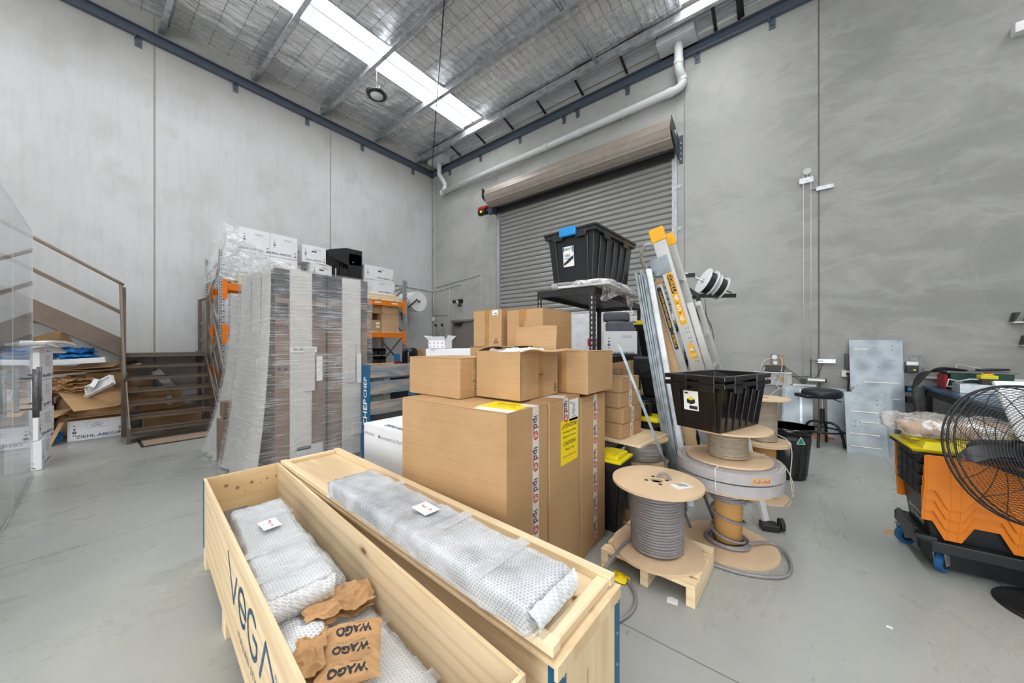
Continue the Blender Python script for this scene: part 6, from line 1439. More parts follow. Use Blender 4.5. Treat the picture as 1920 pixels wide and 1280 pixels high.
# ---------------------------------------------------------------- drum fan
FC = Vector((.966, 2.894, .837)); FR = .337
fw = Vector((-sin(R(38.13)), cos(R(38.13)), 0)); rt = Vector((cos(R(38.13)), sin(R(38.13)), 0)); up = Vector((0, 0, 1))
xa = (rt * .99 - fw * .13).normalized(); ya = (fw * .238 + up * .971).normalized(); za = xa.cross(ya).normalized(); ya = za.cross(xa)
FM = Matrix((xa, ya, za)).transposed().to_4x4()
t = thing('floor_fan', 'large black pedestal fan with wire guard at the right edge', 'fan', (1.13, 3.08, 0)); off = FC - Vector((1.13, 3.08, 0))
def fan(): m = MB(); m.M = Matrix.Translation(off) @ FM; return m
def ringpts(r, z, n=72): return [(r * cos(2 * pi * k / n), r * sin(2 * pi * k / n), z) for k in range(n)]
dome = lambda r: .085 * (1 - (r / FR) ** 2) ** .6
for s_, nm in ((1, 'front_guard'), (-1, 'rear_guard')):
    m = fan()
    for k in range(26): r = .045 + (FR - .055) * k / 25; m.tube(ringpts(r, s_ * (.03 + dome(r)), 48), .0013, 4, closed=True)
    for k in range(10 if s_ > 0 else 16):
        a = 2 * pi * k / (10 if s_ > 0 else 16); m.tube([(r * cos(a + (FR - r) * (1.6 if s_ < 0 else .9)), r * sin(a + (FR - r) * (1.6 if s_ < 0 else .9)), s_ * (.032 + dome(r))) for r in [.04 + (FR - .04) * q / 8 for q in range(9)]], .0019, 5)
    m.build(nm, M['blackm'], t)
m = fan(); m.tube(ringpts(FR, .028), .004, 8, closed=True); m.tube(ringpts(FR, -.028), .004, 8, closed=True); m.tube(ringpts(FR + .003, 0), .005, 8, closed=True); m.build('guard_rim', M['blackm'], t)
for k in range(3):
    m = fan(); a0 = R(170 + 120 * k)
    def blade(u, v, a0=a0): r = .05 + (FR - .085) * u; a = a0 + .28 * u ** 1.5 + (v - .5) * (.06 / r) * max(.02, 1 - u ** 8) ** .5; return (r * cos(a), r * sin(a), (v - .5) * .05 + .012 * u)
    m.grid(blade, 26, 8); m.grid(lambda u, v: Vector(blade(u, v)) + Vector((0, 0, .004)), 26, 8); m.build('blade', M['black'], t)
m = fan(); m.cyl((0, 0, -.02), (0, 0, .035), .055, 24); m.cyl((0, 0, .112), (0, 0, .122), .05, 24); m.cyl((0, 0, -.2), (0, 0, -.03), .07, 20); m.build('hub_and_motor', M['black'], t)
m = MB(); hb = off - za * .15; m.tube([(0, 0, .02), (0.0, 0.0, off.z - .2), tuple(hb - up * .05), tuple(hb)], .022, 12); m.build('stand_pole', M['blackm'], t)
m = MB(); m.lathe([(0, .035), (.05, .035), (.09, .022), (.2, .014), (.215, .008), (.215, 0), (0, 0)], n=44); m.build('round_base', M['black'], t)
# ---------------------------------------------------------------- stool
t = thing('workshop_stool', 'black vinyl workshop stool with round foot ring by the grey wall', 'stool', (.46, 6.35, 0), 30)
m = MB()
def seat(u, v):
    a = 2 * pi * u; r = .21 * sin(pi * v) ** .3; cz = -cos(pi * v); z = .065 * (abs(cz) ** .8) * (1 if cz > 0 else -1); return (r * cos(a) * (1.12 if cos(a) < 0 else 1), r * sin(a), z + .71)
m.grid(seat, 40, 20); m.build('seat', M['vinyl'], t)
m = MB(); m.soft(.14, .26, .05, .02, .024, 0, 5, 0, (-.215, 0, .65)); m.build('seat_lip', M['vinyl'], t)
MB().cyl((0, 0, .5), (0, 0, .66), .014, 14).build('gas_piston', M['alu'], t); MB().cyl((0, 0, .3), (0, 0, .5), .026, 16).build('column', M['black'], t); MB().tube([(.02, 0, .65), (.12, -.02, .635), (.2, -.04, .6)], .007, 6).build('height_lever', M['black'], t)
for k in range(4):
    a = R(45 + 90 * k); c, s_ = cos(a), sin(a); MB().tube(sm([(.02 * c, .02 * s_, .31), (.09 * c, .09 * s_, .315), (.15 * c, .15 * s_, .28), (.2 * c, .2 * s_, .16), (.225 * c, .225 * s_, .0)]), .0165, 10).build('leg', M['glossblack'], t)
m = MB(); m.tube([((.215) * cos(2 * pi * k / 16) * (1.06 if k % 4 == 2 else .97), .215 * sin(2 * pi * k / 16) * (1.06 if k % 4 == 2 else .97), .205) for k in range(16)], .012, 8, closed=True); m.build('foot_ring', M['glossblack'], t)
# ---------------------------------------------------------------- metal sheets against the wall
def sheet(name, label, x0, x1, yb, yt, z1, mat='sheet', th=.012, edge=True, group=None, slots=(), dots=(), z0=.0, rz=0):
    """sheet metal plate leaning back from (y=yb, floor) to (y=yt, z1)"""
    L = math.hypot(yt - yb, z1); ang = math.atan2(yt - yb, z1)
    t = thing(name, label, 'metal sheet', ((x0 + x1) / 2, yb, z0), rz, group); w_ = x1 - x0
    def mk(): m = MB(); m.M = Matrix.Rotation(-ang, 4, 'X'); return m
    m = mk(); m.box(-w_ / 2, w_ / 2, 0, .0025, 0, L); m.build('plate', M[mat], t)
    if edge:
        m = mk(); m.box(-w_ / 2, -w_ / 2 + .002, 0, .025, 0, L); m.box(w_ / 2 - .002, w_ / 2, 0, .025, 0, L); m.box(-w_ / 2, w_ / 2, 0, .025, L - .002, L); m.build('folded_edge', M[mat], t)
    if slots:
        m = mk()
        for (fx, fz, fw_) in slots: m.box((fx - .5) * w_, (fx - .5 + fw_) * w_, -.004, 0, fz * L, fz * L + .022)
        m.build('rail_strip', M['alu'], t)
        m = mk()
        for (fx, fz, fw_) in slots:
            for dz in (.0, .018): m.box((fx - .5) * w_ + .004, (fx - .5 + fw_) * w_ - .004, -.0048, -.004, fz * L + dz, fz * L + dz + .003)
        m.build('rail_shadow_gap', M['blackm'], t, label='painted shade lines along the rails')  # black strips painted as shade in the rail grooves
    m = mk()
    for fz in ([.3, .42, .52, .66, .8] if edge else []):
        for fx in (.13, .42, .8):
            for q in range(4): m.box((fx - .5) * w_ + q * .016, (fx - .5) * w_ + q * .016 + .009, -.0006, 0, fz * L, fz * L + .003)
    for fx, fz in dots: m.cyl(((fx - .5) * w_, -.001, fz * L), ((fx - .5) * w_, 0, fz * L), .006, 8)
    if edge or dots: m.build('slots', M['blackm'], t)
    return t
G = 'galvanised mounting plates leaning on the wall'
sheet('mounting_plate', 'tall galvanised mounting plate leaning on the wall behind the others', .80, 1.31, 6.76, 7.04, 1.45, 'sheet', slots=((.1, .9, .28), (.28, .58, .66), (.12, .43, .82)), dots=((.5, .92), (.84, .94), (.84, .9), (.57, .73)), group=G)
sheet('mounting_plate', 'second galvanised mounting plate just right behind the tall one', .86, 1.34, 6.86, 7.085, 1.44, 'sheet', group=G)
sheet('mounting_plate', 'low galvanised plate in the back of the short stack', .84, 1.17, 6.46, 6.66, .83, 'sheet', slots=((.1, .93, .8),), group=G)
sheet('mounting_plate', 'low galvanised plate in the middle of the short stack', .80, 1.15, 6.36, 6.58, .81, 'sheet', group=G)
sheet('mounting_plate', 'low galvanised plate second from the front of the short stack', .77, 1.13, 6.26, 6.5, .78, 'sheet', group=G)
sheet('mounting_plate', 'bright frontmost galvanised plate of the short stack with rail strips', .68, 1.05, 6.12, 6.4, .75, 'sheet', slots=((.15, .66, .68), (.4, .5, .42), (.12, .3, .7), (.12, .1, .72)), dots=((.3, .88), (.82, .88), (.82, .82), (.25, .5), (.38, .5), (.25, .44), (.38, .44)), group=G)
sheet('metal_sheet', 'wide galvanised sheet behind the stool, left of the electrical conduit', .03, .40, 6.93, 7.08, .74, 'sheet', edge=False)
m = MB(); 
sheet('metal_sheet', 'narrow galvanised sheet between the stool and the mounting plates', .56, .79, 6.88, 7.07, .72, 'sheet', edge=False)
o = MB().bar((.26, 6.94, .02), (.26, 7.05, .68), .03, .012).build('perforated_strip', M['galv']); tag(o, 'perforated steel strip in front of the wide sheet', 'strip')
o = MB().tube(sm([(.2, 6.75, .01), (.4, 6.7, .01), (.62, 6.8, .012), (.5, 6.9, .012), (.3, 6.86, .01)]), .008, 6).build('orange_cord', M['rack']); tag(o, 'short orange cord on the floor behind the stool', 'cord')
# electrical panel
t = thing('electrical_backplate', 'grey steel backplate with electrical parts leaning right of the plates', 'electrical panel', (1.44, 6.98, 0))
m = MB(); m.M = Matrix.Rotation(R(-3), 4, 'X'); m.box(-.1, .09, 0, .003, 0, 1.24); m.build('plate', M['alud'], t)
m = MB(); m.box(-.09, .02, -.04, .03, 1.0, 1.09); m.build('isolator', M['black'], t, bevel=.004); MB().box(-.09, .02, -.03, .03, 1.1, 1.15).build('relay', M['alu'], t, bevel=.004)
m = MB()
for x, z in ((-.05, .74), (-.05, .6)): m.box(x - .04, x + .03, -.03, .03, z, z + .08)
m.build('contactor', M['black'], t, bevel=.004); m = MB(); m.box(-.03, -.005, -.045, -.04, 1.03, 1.05); m.build('yellow_knob', M['yellow'], t); m = MB(); m.cyl((-.06, -.03, .78), (-.06, -.036, .78), .02, 14); m.build('blue_dial', M['cyan'], t); MB().box(-.06, .03, -.04, .03, .34, .43).build('white_relay', M['whiteplastic'], t, bevel=.004)
m = MB()
for x, z in ((.05, .95), (.05, .86), (.06, .55), (.06, .6)): m.cyl((x, -.006, z), (x, .002, z), .007, 8)
m.build('screws', M['card2'], t)
# ---------------------------------------------------------------- wall gear: pulley, strap lift, shelf and wiring
t = thing('wall_pulley', 'steel pulley bracket high on the wall with two white cords', 'pulley', (.34, Y1, 4.0))
m = MB(); m.box(-.1, .07, -.05, -.004, -.09, .0); m.build('bracket', M['galv'], t, bevel=.004); m = MB(); m.cyl((-.005, -.06, .09), (-.005, -.03, .09), .05, 20); m.build('pulley_wheel', M['conduit'], t); m = MB(); m.cyl((-.005, -.065, .09), (-.005, -.025, .09), .012, 10); m.bar((-.005, -.03, 0), (-.005, -.03, .12), .03, .006); m.build('axle', M['galv'], t)
for x, z1 in ((-.05, .1), (.04, .1)): MB().tube([(x, -.045, z1), (x, -.05, -3.1)], .005, 6).build('cord', M['cable_w'], t)
o = MB().box(-.06, .14, -.04, 0, -.03, .03).build('steel_bracket', M['galv'], None, (.5, Y1 - .003, 3.79)); tag(o, 'upper galvanised bracket over the dark wall joint', 'bracket'); MB().box(-.13, .0, -.03, -.015, -.005, .005).build('black_bolt', M['black'], o)
o = MB().box(-.04, .16, -.04, 0, -.03, .03).build('steel_bracket', M['galv'], None, (.5, Y1 - .003, 1.13)); tag(o, 'lower galvanised bracket over the wall joint above the stool', 'bracket'); m = MB(); m.box(-.14, .02, -.06, -.045, -.005, .005); m.tube([(-.12, -.05, .03), (-.12, -.05, -.3)], .006, 6); m.tube([(.02, -.05, -.03), (-.03, -.05, -.2), (-.1, -.05, -.31)], .005, 6); m.build('black_rod', M['black'], o)
t = thing('drive_motor', 'small silver motor with belt wheel fixed low on the wall', 'motor', (.46, Y1, .83)); MB().cyl((-.12, -.06, 0), (.08, -.06, 0), .035, 20).build('motor_body', M['alu'], t); MB().cyl((.08, -.06, 0), (.1, -.06, 0), .028, 16).build('motor_cap', M['black'], t)
m = MB(); m.cyl((-.17, -.09, -.02), (-.17, -.05, -.02), .042, 20); m.cyl((-.17, -.095, -.02), (-.17, -.045, -.02), .012, 10); m.build('belt_wheel', M['black'], t)
m = MB(); m.box(-.3, -.02, -.06, -.003, -.1, -.07); m.build('base_rail', M['alu'], t)
m = MB(); m.bar((-.52, -.05, .3), (-.19, -.06, .01), .006, .01); m.bar((-.5, -.05, .26), (-.2, -.06, -.03), .006, .01); m.tube([(-.45, -.03, .05), (-.25, -.04, .04), (-.1, -.04, .05)], .006, 6); m.tube([(-.45, -.03, -.05), (-.3, -.05, -.09), (-.2, -.05, -.08)], .006, 6); m.tube([(.02, -.06, -.03), (.04, -.08, -.09), (.0, -.08, -.1)], .004, 5); m.build('belt_and_leads', M['black'], t)
t = thing('wall_shelf', 'small black wall shelf holding an electric socket block', 'shelf', (-.06, Y1, 1.05))
MB().box(-.13, .12, -.14, -.003, -.1, .0).build('shelf_box', M['black'], t, bevel=.003); MB().box(-.14, .13, -.15, -.003, .0, .008).build('shelf_board', M['card2'], t)
t = thing('socket_block', 'grey socket with round dial and orange backing on the wall shelf', 'socket', (-.06, Y1 - .08, 1.0585)); MB().box(-.06, .1, .02, .04, 0, .16).build('backing', M['card'], t, bevel=.002); MB().box(-.05, .05, -.02, .02, 0, .17).build('switch_case', M['alud'], t, bevel=.005)
m = MB(); m.cyl((-.01, -.02, .12), (-.01, -.035, .12), .035, 20); m.cyl((0, -.02, .03), (0, -.03, .03), .028, 20); m.build('dial', M['whiteplastic'], t)
m = MB()
for pts in ([(-.05, -.02, .1), (-.14, -.05, .06), (-.18, -.06, -.05), (-.19, -.04, -.12)], [(.05, -.02, .12), (.09, -.05, .05), (.06, -.08, -.2), (.0, -.06, -.3), (.05, -.06, -.38), (.0, -.06, -.42)],
            [(.08, .0, -.02), (.12, -.04, -.1), (.11, -.05, -.5), (.1, -.04, -.75), (.05, -.04, -.95)], [(-.1, -.04, -.02), (-.16, -.07, -.1), (-.16, -.05, -.2)], [(.1, -.02, -.02), (.13, -.03, -.2), (.1, -.05, -.35), (-.02, -.06, -.45), (-.1, -.05, -.6), (-.06, -.04, -.8)]): m.tube(sm(pts), .006, 6)
m.build('white_leads', M['cable_w'], t)
t = thing('wiring_box', 'open wiring tray with red wires on the wall under the shelf', 'wiring box', (-.05, Y1, .82)); MB().box(-.26, .2, -.05, -.003, -.1, .1).build('tray', M['conduit'], t, bevel=.003); MB().box(-.3, .2, -.09, -.003, .1, .115).build('tray_lid', M['alu'], t)
m = MB(); m.tube([(-.16, -.06, .06), (-.1, -.08, .03), (-.12, -.07, -.05), (-.2, -.06, -.06)], .006, 6); m.tube([(-.02, -.06, -.02), (.05, -.07, .02), (.0, -.06, .06)], .004, 6); m.build('red_wires', M['red'], t)
MB().box(.05, .13, -.06, -.05, -.04, .03).build('terminal', M['card2'], t); MB().box(-.24, -.18, -.06, -.05, -.0, .05).build('blue_label', M['paperw'], t)
t = thing('power_outlet', 'white wall outlet with black plug left of the mounting plates', 'power outlet', (.775, Y1, .95)); MB().box(-.05, .05, -.05, -.003, -.05, .05).build('outlet_box', M['whiteplastic'], t, bevel=.005)
MB().box(-.015, .03, -.08, -.003, .07, .3).build('black_strip', M['black'], t); m = MB(); m.cyl((.015, -.05, 0), (.015, -.085, -.005), .02, 12); m.tube([(.015, -.09, -.01), (.02, -.1, -.1), (.0, -.1, -.4), (.02, -.11, -.6), (.06, -.14, -.75)], .009, 6); m.build('plug_and_lead', M['black'], t)
o = MB().tube([(1.48, Y1 - .02, .93), (2.3, Y1 - .02, .94), (5.0, Y1 - .02, .94)], .02, 8).build('low_conduit', M['conduit']); tag(o, 'grey conduit along the wall just above the workbench', 'conduit')
# wall-mounted spanner holders at the right edge
for k, (x, z) in enumerate(((2.22, 1.66), (2.29, 1.38))):
    t = thing('tool_clip_rack', ['upper black and silver tool clip rack on the grey wall', 'lower black and silver tool clip rack on the grey wall'][k], 'tool rack', (x, Y1, z)); MB().box(0, .5, -.12, -.003, -.02, .0).build('rail', M['alu'], t, bevel=.003)
    for q in range(5): m = MB(); m.add([(q * .1 + .0, -.12, 0), (q * .1 + .012, -.12, 0), (q * .1 + .055, -.11, .11), (q * .1 + .02, -.11, .11), (q * .1 + .0, -.01, 0), (q * .1 + .012, -.01, 0), (q * .1 + .055, -.01, .11), (q * .1 + .02, -.01, .11)], [(0, 1, 2, 3), (7, 6, 5, 4), (0, 3, 7, 4), (1, 5, 6, 2), (3, 2, 6, 7), (0, 4, 5, 1)]); m.build('clip', M['black'], t)
    MB().box(.18, .24, -.1, -.03, .01, .05).build('orange_tool', M['rack'] if k == 0 else M['alu'], t, bevel=.01)
# ---------------------------------------------------------------- workbench with machines
t = thing('workbench', 'grey steel workbench with scuffed blue-black top under the right wall', 'workbench', (1.5, 5.75, 0))
MB().box(-.02, .8, -1.15, 1.15, .8, .84).build('bench_top', M['worktop'], t, bevel=.006); MB().box(0, .03, -1.15, 1.15, .72, .8).build('apron', M['black'], t)
MB().box(.04, .74, -1.05, .35, .06, .7).build('cabinet_body', M['alud'], t, bevel=.01); MB().box(.03, .04, -.3, .25, .2, .62).build('cabinet_panel', M['conduit'], t, bevel=.02)
for x in (.0, .72):
    for y in (-1.12, 1.06): MB().box(x, x + .05, y, y + .05, 0, .8).build('leg', M['black'], t)
t = thing('green_machine', 'dark green bench machine with steel top behind the silver box', 'machine', (1.85, 6.75, .8415)); MB().box(-.22, .24, -.2, .2, 0, .2).build('machine_body', M['green'], t, bevel=.006); MB().box(-.25, .26, -.22, .22, .2, .215).build('steel_top', M['alud'], t)
MB().box(-.255, -.225, -.15, .12, 0, .17).build('red_side', M['red'], t, bevel=.01); m = MB(); m.tube(sm([(.05, -.05, .235), (.2, -.02, .24), (.27, .02, .24), (.2, .08, .24), (.05, .05, .235)], 5, True), .012, 8, closed=True); m.build('black_strap', M['black'], t)
m = MB(); m.tube([(-.12, 0, .3), (.05, -.02, .25), (.1, -.02, .24)], .005, 6); m.tube([(-.12, 0, .3), (-.13, 0, .22)], .004, 6); m.build('lever', M['alu'], t)
t = thing('silver_box', 'plain silver metal box on the workbench with a grey lead', 'box', (1.74, 6.2, .8415)); MB().box(-.16, .16, -.11, .11, 0, .1).build('box_body', M['galv'], t, bevel=.003); MB().tube([(-.15, .05, .112), (-.05, .02, .15), (.02, .02, .15), (.05, .03, .112)], .008, 6).build('grey_lead', M['conduit'], t); MB().tube([(-.16, .05, .05), (-.22, .02, .06), (-.2, .04, .14), (-.1, .06, .112)], .008, 6).build('grey_lead', M['conduit'], t)
def estop(label, loc, s_=(.11, .11, .1), rz=0):
    t = thing('stop_button_box', label, 'button box', loc, rz); a, b, h = s_; MB().box(-a / 2, a / 2, -b / 2, b / 2, 0, h * .6).build('lower_case', M['black'], t, bevel=.004); m = MB(); m.taper(-a / 2 - .004, a / 2 + .004, -b / 2 - .004, b / 2 + .004, h * .6, h, 0); m.taper(-a * .3, a * .3, -b * .3, b * .3, h, h * 1.15, -.004); m.build('yellow_cover', M['yellow'], t, bevel=.006); m = MB(); m.cyl((0, 0, h * 1.14), (0, 0, h * 1.28), .022, 16); m.build('red_button', M['red'], t); return t
estop('yellow and black stop button box on the silver box', (1.8, 6.2, .943)); estop('wide yellow and black control box at the right end of the bench', (2.12, 6.25, .8415), (.3, .2, .1), 0)
t = thing('battery_charger', 'black charger block on the workbench below the wide control box', 'charger', (1.98, 5.75, .8415)); MB().box(-.1, .1, -.08, .08, 0, .08).build('charger_body', M['black'], t, bevel=.01); MB().box(-.03, .03, -.083, -.08, .03, .05).build('green_light', M['yellow'], t)
t = thing('cable_bundle', 'thick black cables hanging over the left end of the workbench', 'cables', (1.47, 6.8, .8))
for k in range(5):
    x = -.05 * k; MB().tube(sm([(.3, .0 - .05 * k, .225 + .012 * k), (.1, -.05, .24 + .01 * k), (-.06 + x * .3, -.1 - .08 * k, .2 - .02 * k), (-.12 + x * .4, -.14 - .1 * k, .0), (-.1 - .02 * k, -.18 - .11 * k, -.3), (-.08 + .05 * (k % 2), -.2 - .1 * k, -.58 - .05 * (k % 3))]), .009, 7).build('black_cable', M['rubber'], t)
o = MB().soft(.2, .4, .5, .05, .04, .02, 5, 4).build('black_box', M['black'], None, (1.34, 6.55, 0)); tag(o, 'soft black case on the floor under the hanging cables', 'case')
# ---------------------------------------------------------------- foreground: two long plywood crates
t = thing('long_crate', 'open long plywood crate with blue lettering, full of bubble-wrapped parts', 'crate', (-2.845, .49, 0), -4.5)
L_, W_, Z0_, Z1_, T_ = 2.31, .40, .1, .54, .013
MB().box(0, L_, 0, T_, Z0_, Z1_).build('side_panel', M['ply'], t, bevel=.001); MB().box(0, L_, W_ - T_, W_, Z0_, Z1_).build('side_panel', M['ply'], t, bevel=.001)
MB().box(.001, T_, T_, W_ - T_, Z0_, Z1_ - .001).build('end_panel', M['plyknots'], t, bevel=.001); MB().box(L_ - T_, L_ - .001, T_, W_ - T_, Z0_, Z1_ - .001).build('end_panel', M['plyend'], t, bevel=.001)
MB().box(T_, L_ - T_, T_, W_ - T_, Z0_, Z0_ + .012).build('bottom_panel', M['ply'], t)
for x in (.0, .72, 1.45, L_ - .09): MB().box(x, x + .09, .0, W_, 0, Z0_ - .001).build('bearer', M['pine_y'], t, bevel=.003)
m = MB(); m.box(-.003, .0, -.002, .03, Z0_ + .02, Z1_ - .01); m.box(-.003, .04, -.003, .0, Z0_ + .02, Z1_ - .01); m.build('corner_bracket', M['bluepaint'], t)
m = MB()
for z in (.48, .36, .2): m.cyl((-.004, .012, z), (-.001, .012, z), .004, 6)
for y in (.05, .2, .35): m.cyl((L_, y, .5), (L_ + .002, y, .5), .005, 6)
for x in (.02, L_ - .02): m.cyl((x, W_ - .006, Z1_), (x, W_ - .006, Z1_ + .001), .0035, 6)
m.build('screws', M['galv'], t)
# stylised lettering on the long side
def stroke(mb, face, pos, pts, w_, s_=1):
    for a, b in zip(pts, pts[1:]):
        dx, dz = b[0] - a[0], b[1] - a[1]; L = math.hypot(dx, dz) or 1; e = w_ * .35
        shape(mb, face, pos, [arrowbar(a[0] - dx / L * e, a[1] - dz / L * e, b[0] + dx / L * e, b[1] + dz / L * e, w_)], s_)
m = MB(); p0 = (.0, -.0006, .36); arc = lambda cx, cz, rx, rz_, a0, a1, n=14: [(cx + rx * cos(R(a0 + (a1 - a0) * k / n)), cz + rz_ * sin(R(a0 + (a1 - a0) * k / n))) for k in range(n + 1)]
stroke(m, '-y', p0, [(.90, .09), (1.03, -.07), (1.10, .06)], .018)
stroke(m, '-y', p0, [(1.15, .0)] + arc(1.21, .0, .065, .065, 180, -10) + [(1.16, -.005)], .018); stroke(m, '-y', p0, arc(1.21, 0, .065, .065, 180, 320), .018)
stroke(m, '-y', p0, arc(1.39, .0, .075, .075, 50, 330) + [(1.455, .0), (1.40, .0)], .018)
stroke(m, '-y', p0, [(1.5, -.07), (1.58, .08), (1.85, -.09)], .018); stroke(m, '-y', (1.70, -.0006, .41), ringpoly(.01, .012)[0][:2], .002)
m.build('crate_lettering', M['bluepaint'], t, label='blue painted lettering')
m = MB(); letter(m, 'ITALIAN STYLE FOR LIFTS', .042, '-y', (1.45, -.0006, .215), 0, .002, 1.1, 1.25); letter(m, '®', .03, '-y', (1.70, -.0006, .41), 0); m.build('crate_lettering', M['bluepaint'], t)
def cr(x, y, z):   # crate-local point to world
    return Vector((-2.845, .49, 0)) + Matrix.Rotation(R(-4.5), 3, 'Z') @ Vector((x, y, z))
def wrapped_box(label, loc, rz, size, inner, seed, wrapmat='bubble', note=None, tilt=(0, 0)):
    sx, sy, sz = size; t = thing('bubble_wrapped_package', label, 'package', loc, rz, None); t.rotation_euler = (R(tilt[0]), R(tilt[1]), R(rz))
    MB().box(-sx / 2 + .02, sx / 2 - .02, -sy / 2 + .015, sy / 2 - .015, .008, sz - .012).build('inner_carton', M[inner], t, bevel=.006)
    MB().soft(sx, sy, sz, .014, .022, .008, 9, seed, fine=.007).build('bubble_wrap', M[wrapmat], t)
    for s_ in (-1, 1):   # gathered wrap at both ends
        m = MB(); m.grid(lambda u, v, s_=s_: (s_ * (sx / 2 + .004 + .03 * sin(pi * v) * (1 - .3 * u)), (u - .5) * sy * (1 - .1 * sin(pi * v)), .004 + (sz - .01) * v + .01 * mnoise.noise(Vector((u * 9, v * 7, seed)))), 20, 10)
        m.build('gathered_end', M['bubble_d'], t)
    for fx in (-.28, .1, .33): MB().box(fx * sx, fx * sx + .05, -sy / 2 - .004, sy / 2 + .004, sz + .004, sz + .006).build('clear_tape', M['wraps'], t)
    if note:
        m = MB(); patch(m, '+z', (note[0], note[1], sz + .014), .11, .075, note[2]); m.build('paper_note', M['paperw'], t); m = MB(); M2 = 0
        for q in range(5): letter(m, 'Mw2.'[q % 4], .02, '+z', (note[0] - .03 + q * .014, note[1] + .004, sz + .0155), note[2], .001)
        m.build('note_writing', M['inkred'], t)
    return t
wrapped_box('bubble-wrapped box lying inside the open crate', cr(.99, .155, .385), -7, (.92, .235, .105), 'conduit', 3, note=(-.12, .0, 6), tilt=(0, 0))
o = MB().box(-.26, .26, -.08, .08, 0, .03).build('grey_lid', M['alud'], None, cr(.42, .11, .33), (0, 0, R(-5)), bevel=.004); tag(o, 'grey metal lid under the wrapped box in the crate corner', 'lid')
o = MB().soft(.6, .33, .19, .03, .03, .01, 6, 2).build('wrapped_bundle', M['bubble_d'], None, cr(.34, .2, .115), (0, 0, R(-4.5))); tag(o, 'bubble-wrapped bundle at the far end of the crate floor', 'package')
o = MB().soft(.62, .33, .24, .03, .03, .01, 6, 4).build('wrapped_bundle', M['bubble_d'], None, cr(1.0, .2, .115), (0, 0, R(-4.5))); tag(o, 'bubble-wrapped bundle carrying the wrapped box in the crate', 'package')
o = MB().soft(.26, .1, .06, .012, .03, .02, 12, 6, fine=.012).build('bubble_wad', M['bubble_d'], None, cr(.72, .085, .36), (0, 0, R(-6))); tag(o, 'bubble wrap wad squeezed between crate wall and wrapped box', 'bubble wrap')
wrapped_box('flat bubble-wrapped pack in the near end of the crate', cr(1.84, .255, .17), -4.5, (.86, .24, .15), 'whiteplastic', 9, 'bubble', tilt=(0, 0))
o = MB().soft(.28, .16, .14, .012, .05, .02, 9, 11, fine=.012).build('bubble_wad', M['bubble_d'], None, cr(1.5, .115, .25), (0, 0, R(-10))); tag(o, 'crumpled bubble wrap wad in front of the wrapped box', 'bubble wrap')
o = MB().soft(.45, .36, .13, .03, .03, .01, 6, 7).build('wrapped_bundle', M['bubble_d'], None, cr(1.55, .2, .115), (0, 0, R(-4.5))); tag(o, 'flat wrapped bundle under the bubble wad', 'package')
o = MB().soft(.5, .09, .2, .03, .03, .006, 6, 9).build('wrapped_bundle', M['bubble_d'], None, cr(2.0, .075, .115), (0, 0, R(-4.5))); tag(o, 'narrow wrapped bundle along the lettered wall of the crate', 'package')
def paper(label, loc, size, seed, rz, tilt=(0, 0)):
    o = crumpled(MB(), size[0], size[1], size[2], seed).build('kraft_paper', M['kraft'], None, loc, (R(tilt[0]), R(tilt[1]), R(rz))); tag(o, label, 'packing paper', 'crumpled kraft paper in the crate'); return o
paper('crumpled kraft paper at the left under the wrapped box end', cr(1.23, .09, .40), (.19, .12, .022), 3, 20, (10, 12))
paper('crumpled kraft paper poking out right under the wrapped box end', cr(1.49, .25, .385), (.11, .24, .02), 8, -14, (-4, 16))
# kraft air cushion with printing, lying upside down to the viewer
t = thing('paper_cushion', 'kraft paper air cushion with black printed words in the crate', 'packing paper', (-1.07, .535, .385), 0); t.rotation_euler = (R(3), R(-3), R(-123))
CW, CH = .175, .245
def pil(u, v, s_=1):
    x = (u - .5) * CW; y = (v - .5) * CH; seg = abs(sin(pi * (v * 3))) ** .5; e = min(1, 5 * min(u, 1 - u)) ** .7; q = Vector((x * 26, y * 26, 3)); wr = (1 - abs(mnoise.noise(q)) * 2) * .006
    return (x + .005 * mnoise.noise(Vector((y * 30, 1, 2))), y + .006 * mnoise.noise(Vector((x * 22, 5, 2))), .02 + s_ * .02 * seg * e + wr)
m = MB(); m.grid(lambda u, v: pil(u, v, 1), 44, 60); m.grid(lambda u, v: pil(u, v, -1), 30, 30); m.build('cushion', M['kraft'], t)
def onpil(mb, txt, size, cx, cy, bold, shear=0):
    vs, fs = text_polys(txt, 1, bold, 1); out = []
    for v in vs:
        x, y = cx + (v.x + v.y * shear) * size, cy + v.y * size; p = pil(x / CW + .5, y / CH + .5, 1); out.append((x, y, p[2] + .0016))
    mb.add(out, fs)
m = MB()
for k in range(3):
    cy = (k - 1) * CH / 3; onpil(m, 'WAGO', .033, .0, cy + .012, .05); onpil(m, 'AirWave', .010, -.02, cy - .012, .006); onpil(m, 'o x + o', .010, .03, cy - .012, .006); onpil(m, '____________', .006, .0, cy - .022, .0)
m.build('printed_words', M['inkblack'], t)
crumpled(MB(), .085, .17, .018, 15, freq=20).build('crumpled_end', M['kraft'], t, (.115, .0, .03), (0, R(10), R(6)))

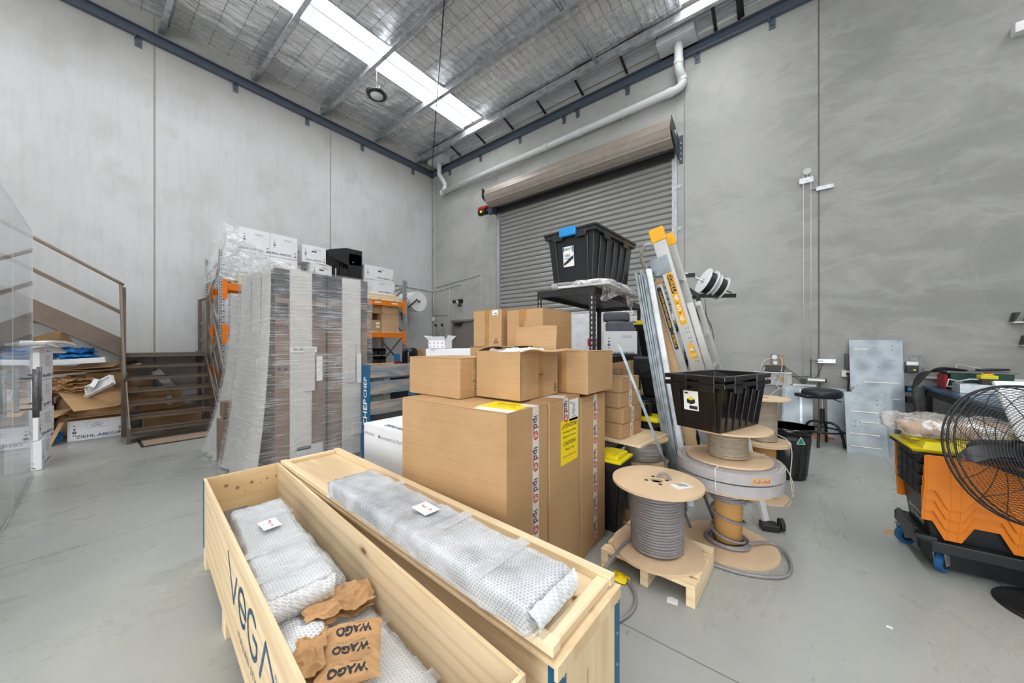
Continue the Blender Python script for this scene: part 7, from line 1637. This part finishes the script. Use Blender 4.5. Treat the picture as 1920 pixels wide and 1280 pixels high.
t = thing('closed_crate', 'long plywood crate closed by a battened lid, right of the open one', 'crate', (-2.77, .905, 0), -2.4)
L_, W_ = 2.30, .39
for y in (0, W_ - T_): MB().box(0, L_, y, y + T_, Z0_, .51).build('side_panel', M['ply'], t, bevel=.001)
for x in (0, L_ - T_): MB().box(x + .0005, x + T_ - .0005, T_, W_ - T_, Z0_, .509).build('end_panel', M['plyend'], t, bevel=.001)
MB().box(T_, L_ - T_, T_, W_ - T_, Z0_, Z0_ + .012).build('bottom_panel', M['ply'], t)
for x in (.0, .72, 1.45, L_ - .09): MB().box(x, x + .09, .0, W_, 0, Z0_ - .001).build('bearer', M['pine_y'], t, bevel=.003)
for x, y in ((L_, 0), (L_, W_), (0, 0), (0, W_)):
    m = MB(); sx_ = 1 if x else -1; sy_ = 1 if y else -1
    m.box(min(x, x + sx_ * .003), max(x, x + sx_ * .003), min(y + sy_ * .003, y - sy_ * .032), max(y + sy_ * .003, y - sy_ * .032), .12, .49); m.box(min(x + sx_ * .003, x - sx_ * .035), max(x + sx_ * .003, x - sx_ * .035), min(y, y + sy_ * .003), max(y, y + sy_ * .003), .12, .49)
    m.build('corner_bracket', M['bluepaint'], t)
m = MB()
for y in (.018, W_ - .018):
    for z in (.47, .36, .25, .14): m.cyl((L_ + .002, y, z), (L_ + .006, y, z), .004, 8)
m.build('bracket_screws', M['galv'], t)
m = MB(); s_ = .002
shape(m, '+x', (L_ + .0005, .16, .33), [arrowbar(-.0, .06, .0, -.06, s_), arrowbar(0, -.05, .03, -.015, s_), arrowbar(.03, -.015, .028, -.02, s_)]); m.build('pencil_mark', M['blackm'], t)
# lid: ply board with battens, laid slightly proud
lid = thing('crate_lid', 'plywood lid with pine battens lying on the closed crate', 'crate lid', (-2.79, .895, .511), -2.4)
MB().box(-.01, L_ + .02, -.01, W_ + .01, 0, .012).build('lid_board', M['ply'], lid, bevel=.001); MB().box(.01, L_ + .0, .012, W_ - .012, .0122, .02).build('upper_board', M['ply'], lid, bevel=.001)
MB().box(.005, L_ + .01, W_ - .035, W_ + .005, .0202, .05).build('batten', M['pine'], lid, bevel=.003); MB().box(.005, L_ + .01, -.005, .035, .0202, .05).build('batten', M['pine'], lid, bevel=.003)
for x in (.005, L_ - .04): MB().box(x, x + .045, .036, W_ - .036, .0202, .044).build('end_batten', M['pine_y'], lid, bevel=.003)
for a_, b_, c_, d_ in ((-.01, .0, -.025, .0), (L_ + .018, L_ + .03, -.03, .012)): MB().box(a_, b_, -.012, W_ + .012, c_, d_).build('locating_strip', M['plyend'], lid, bevel=.001)
wrapped_box('long bubble-wrapped package lying on the closed crate lid', (-1.225, .925, .553), -2.6, (1.36, .25, .095), 'greyfoam', 14, note=(.0, .02, -2))
t = thing('parts_bag', 'small zip bag of screws on the crate lid', 'bag', (-2.02, 1.08, .5325), 20); MB().soft(.16, .1, .014, .01, .005, .01, 14, 3).build('zip_bag', M['bag'], t); MB().box(-.03, .005, -.045, .04, .014, .018).build('bag_label', M['paperw'], t); MB().box(-.08, .08, .038, .044, .012, .02).build('zip', M['ladyellow'], t)
m = MB(); letter(m, 'AF', .03, '+z', (-.012, 0, .0185), 90, .01); m.build('label_print', M['ink'], t)
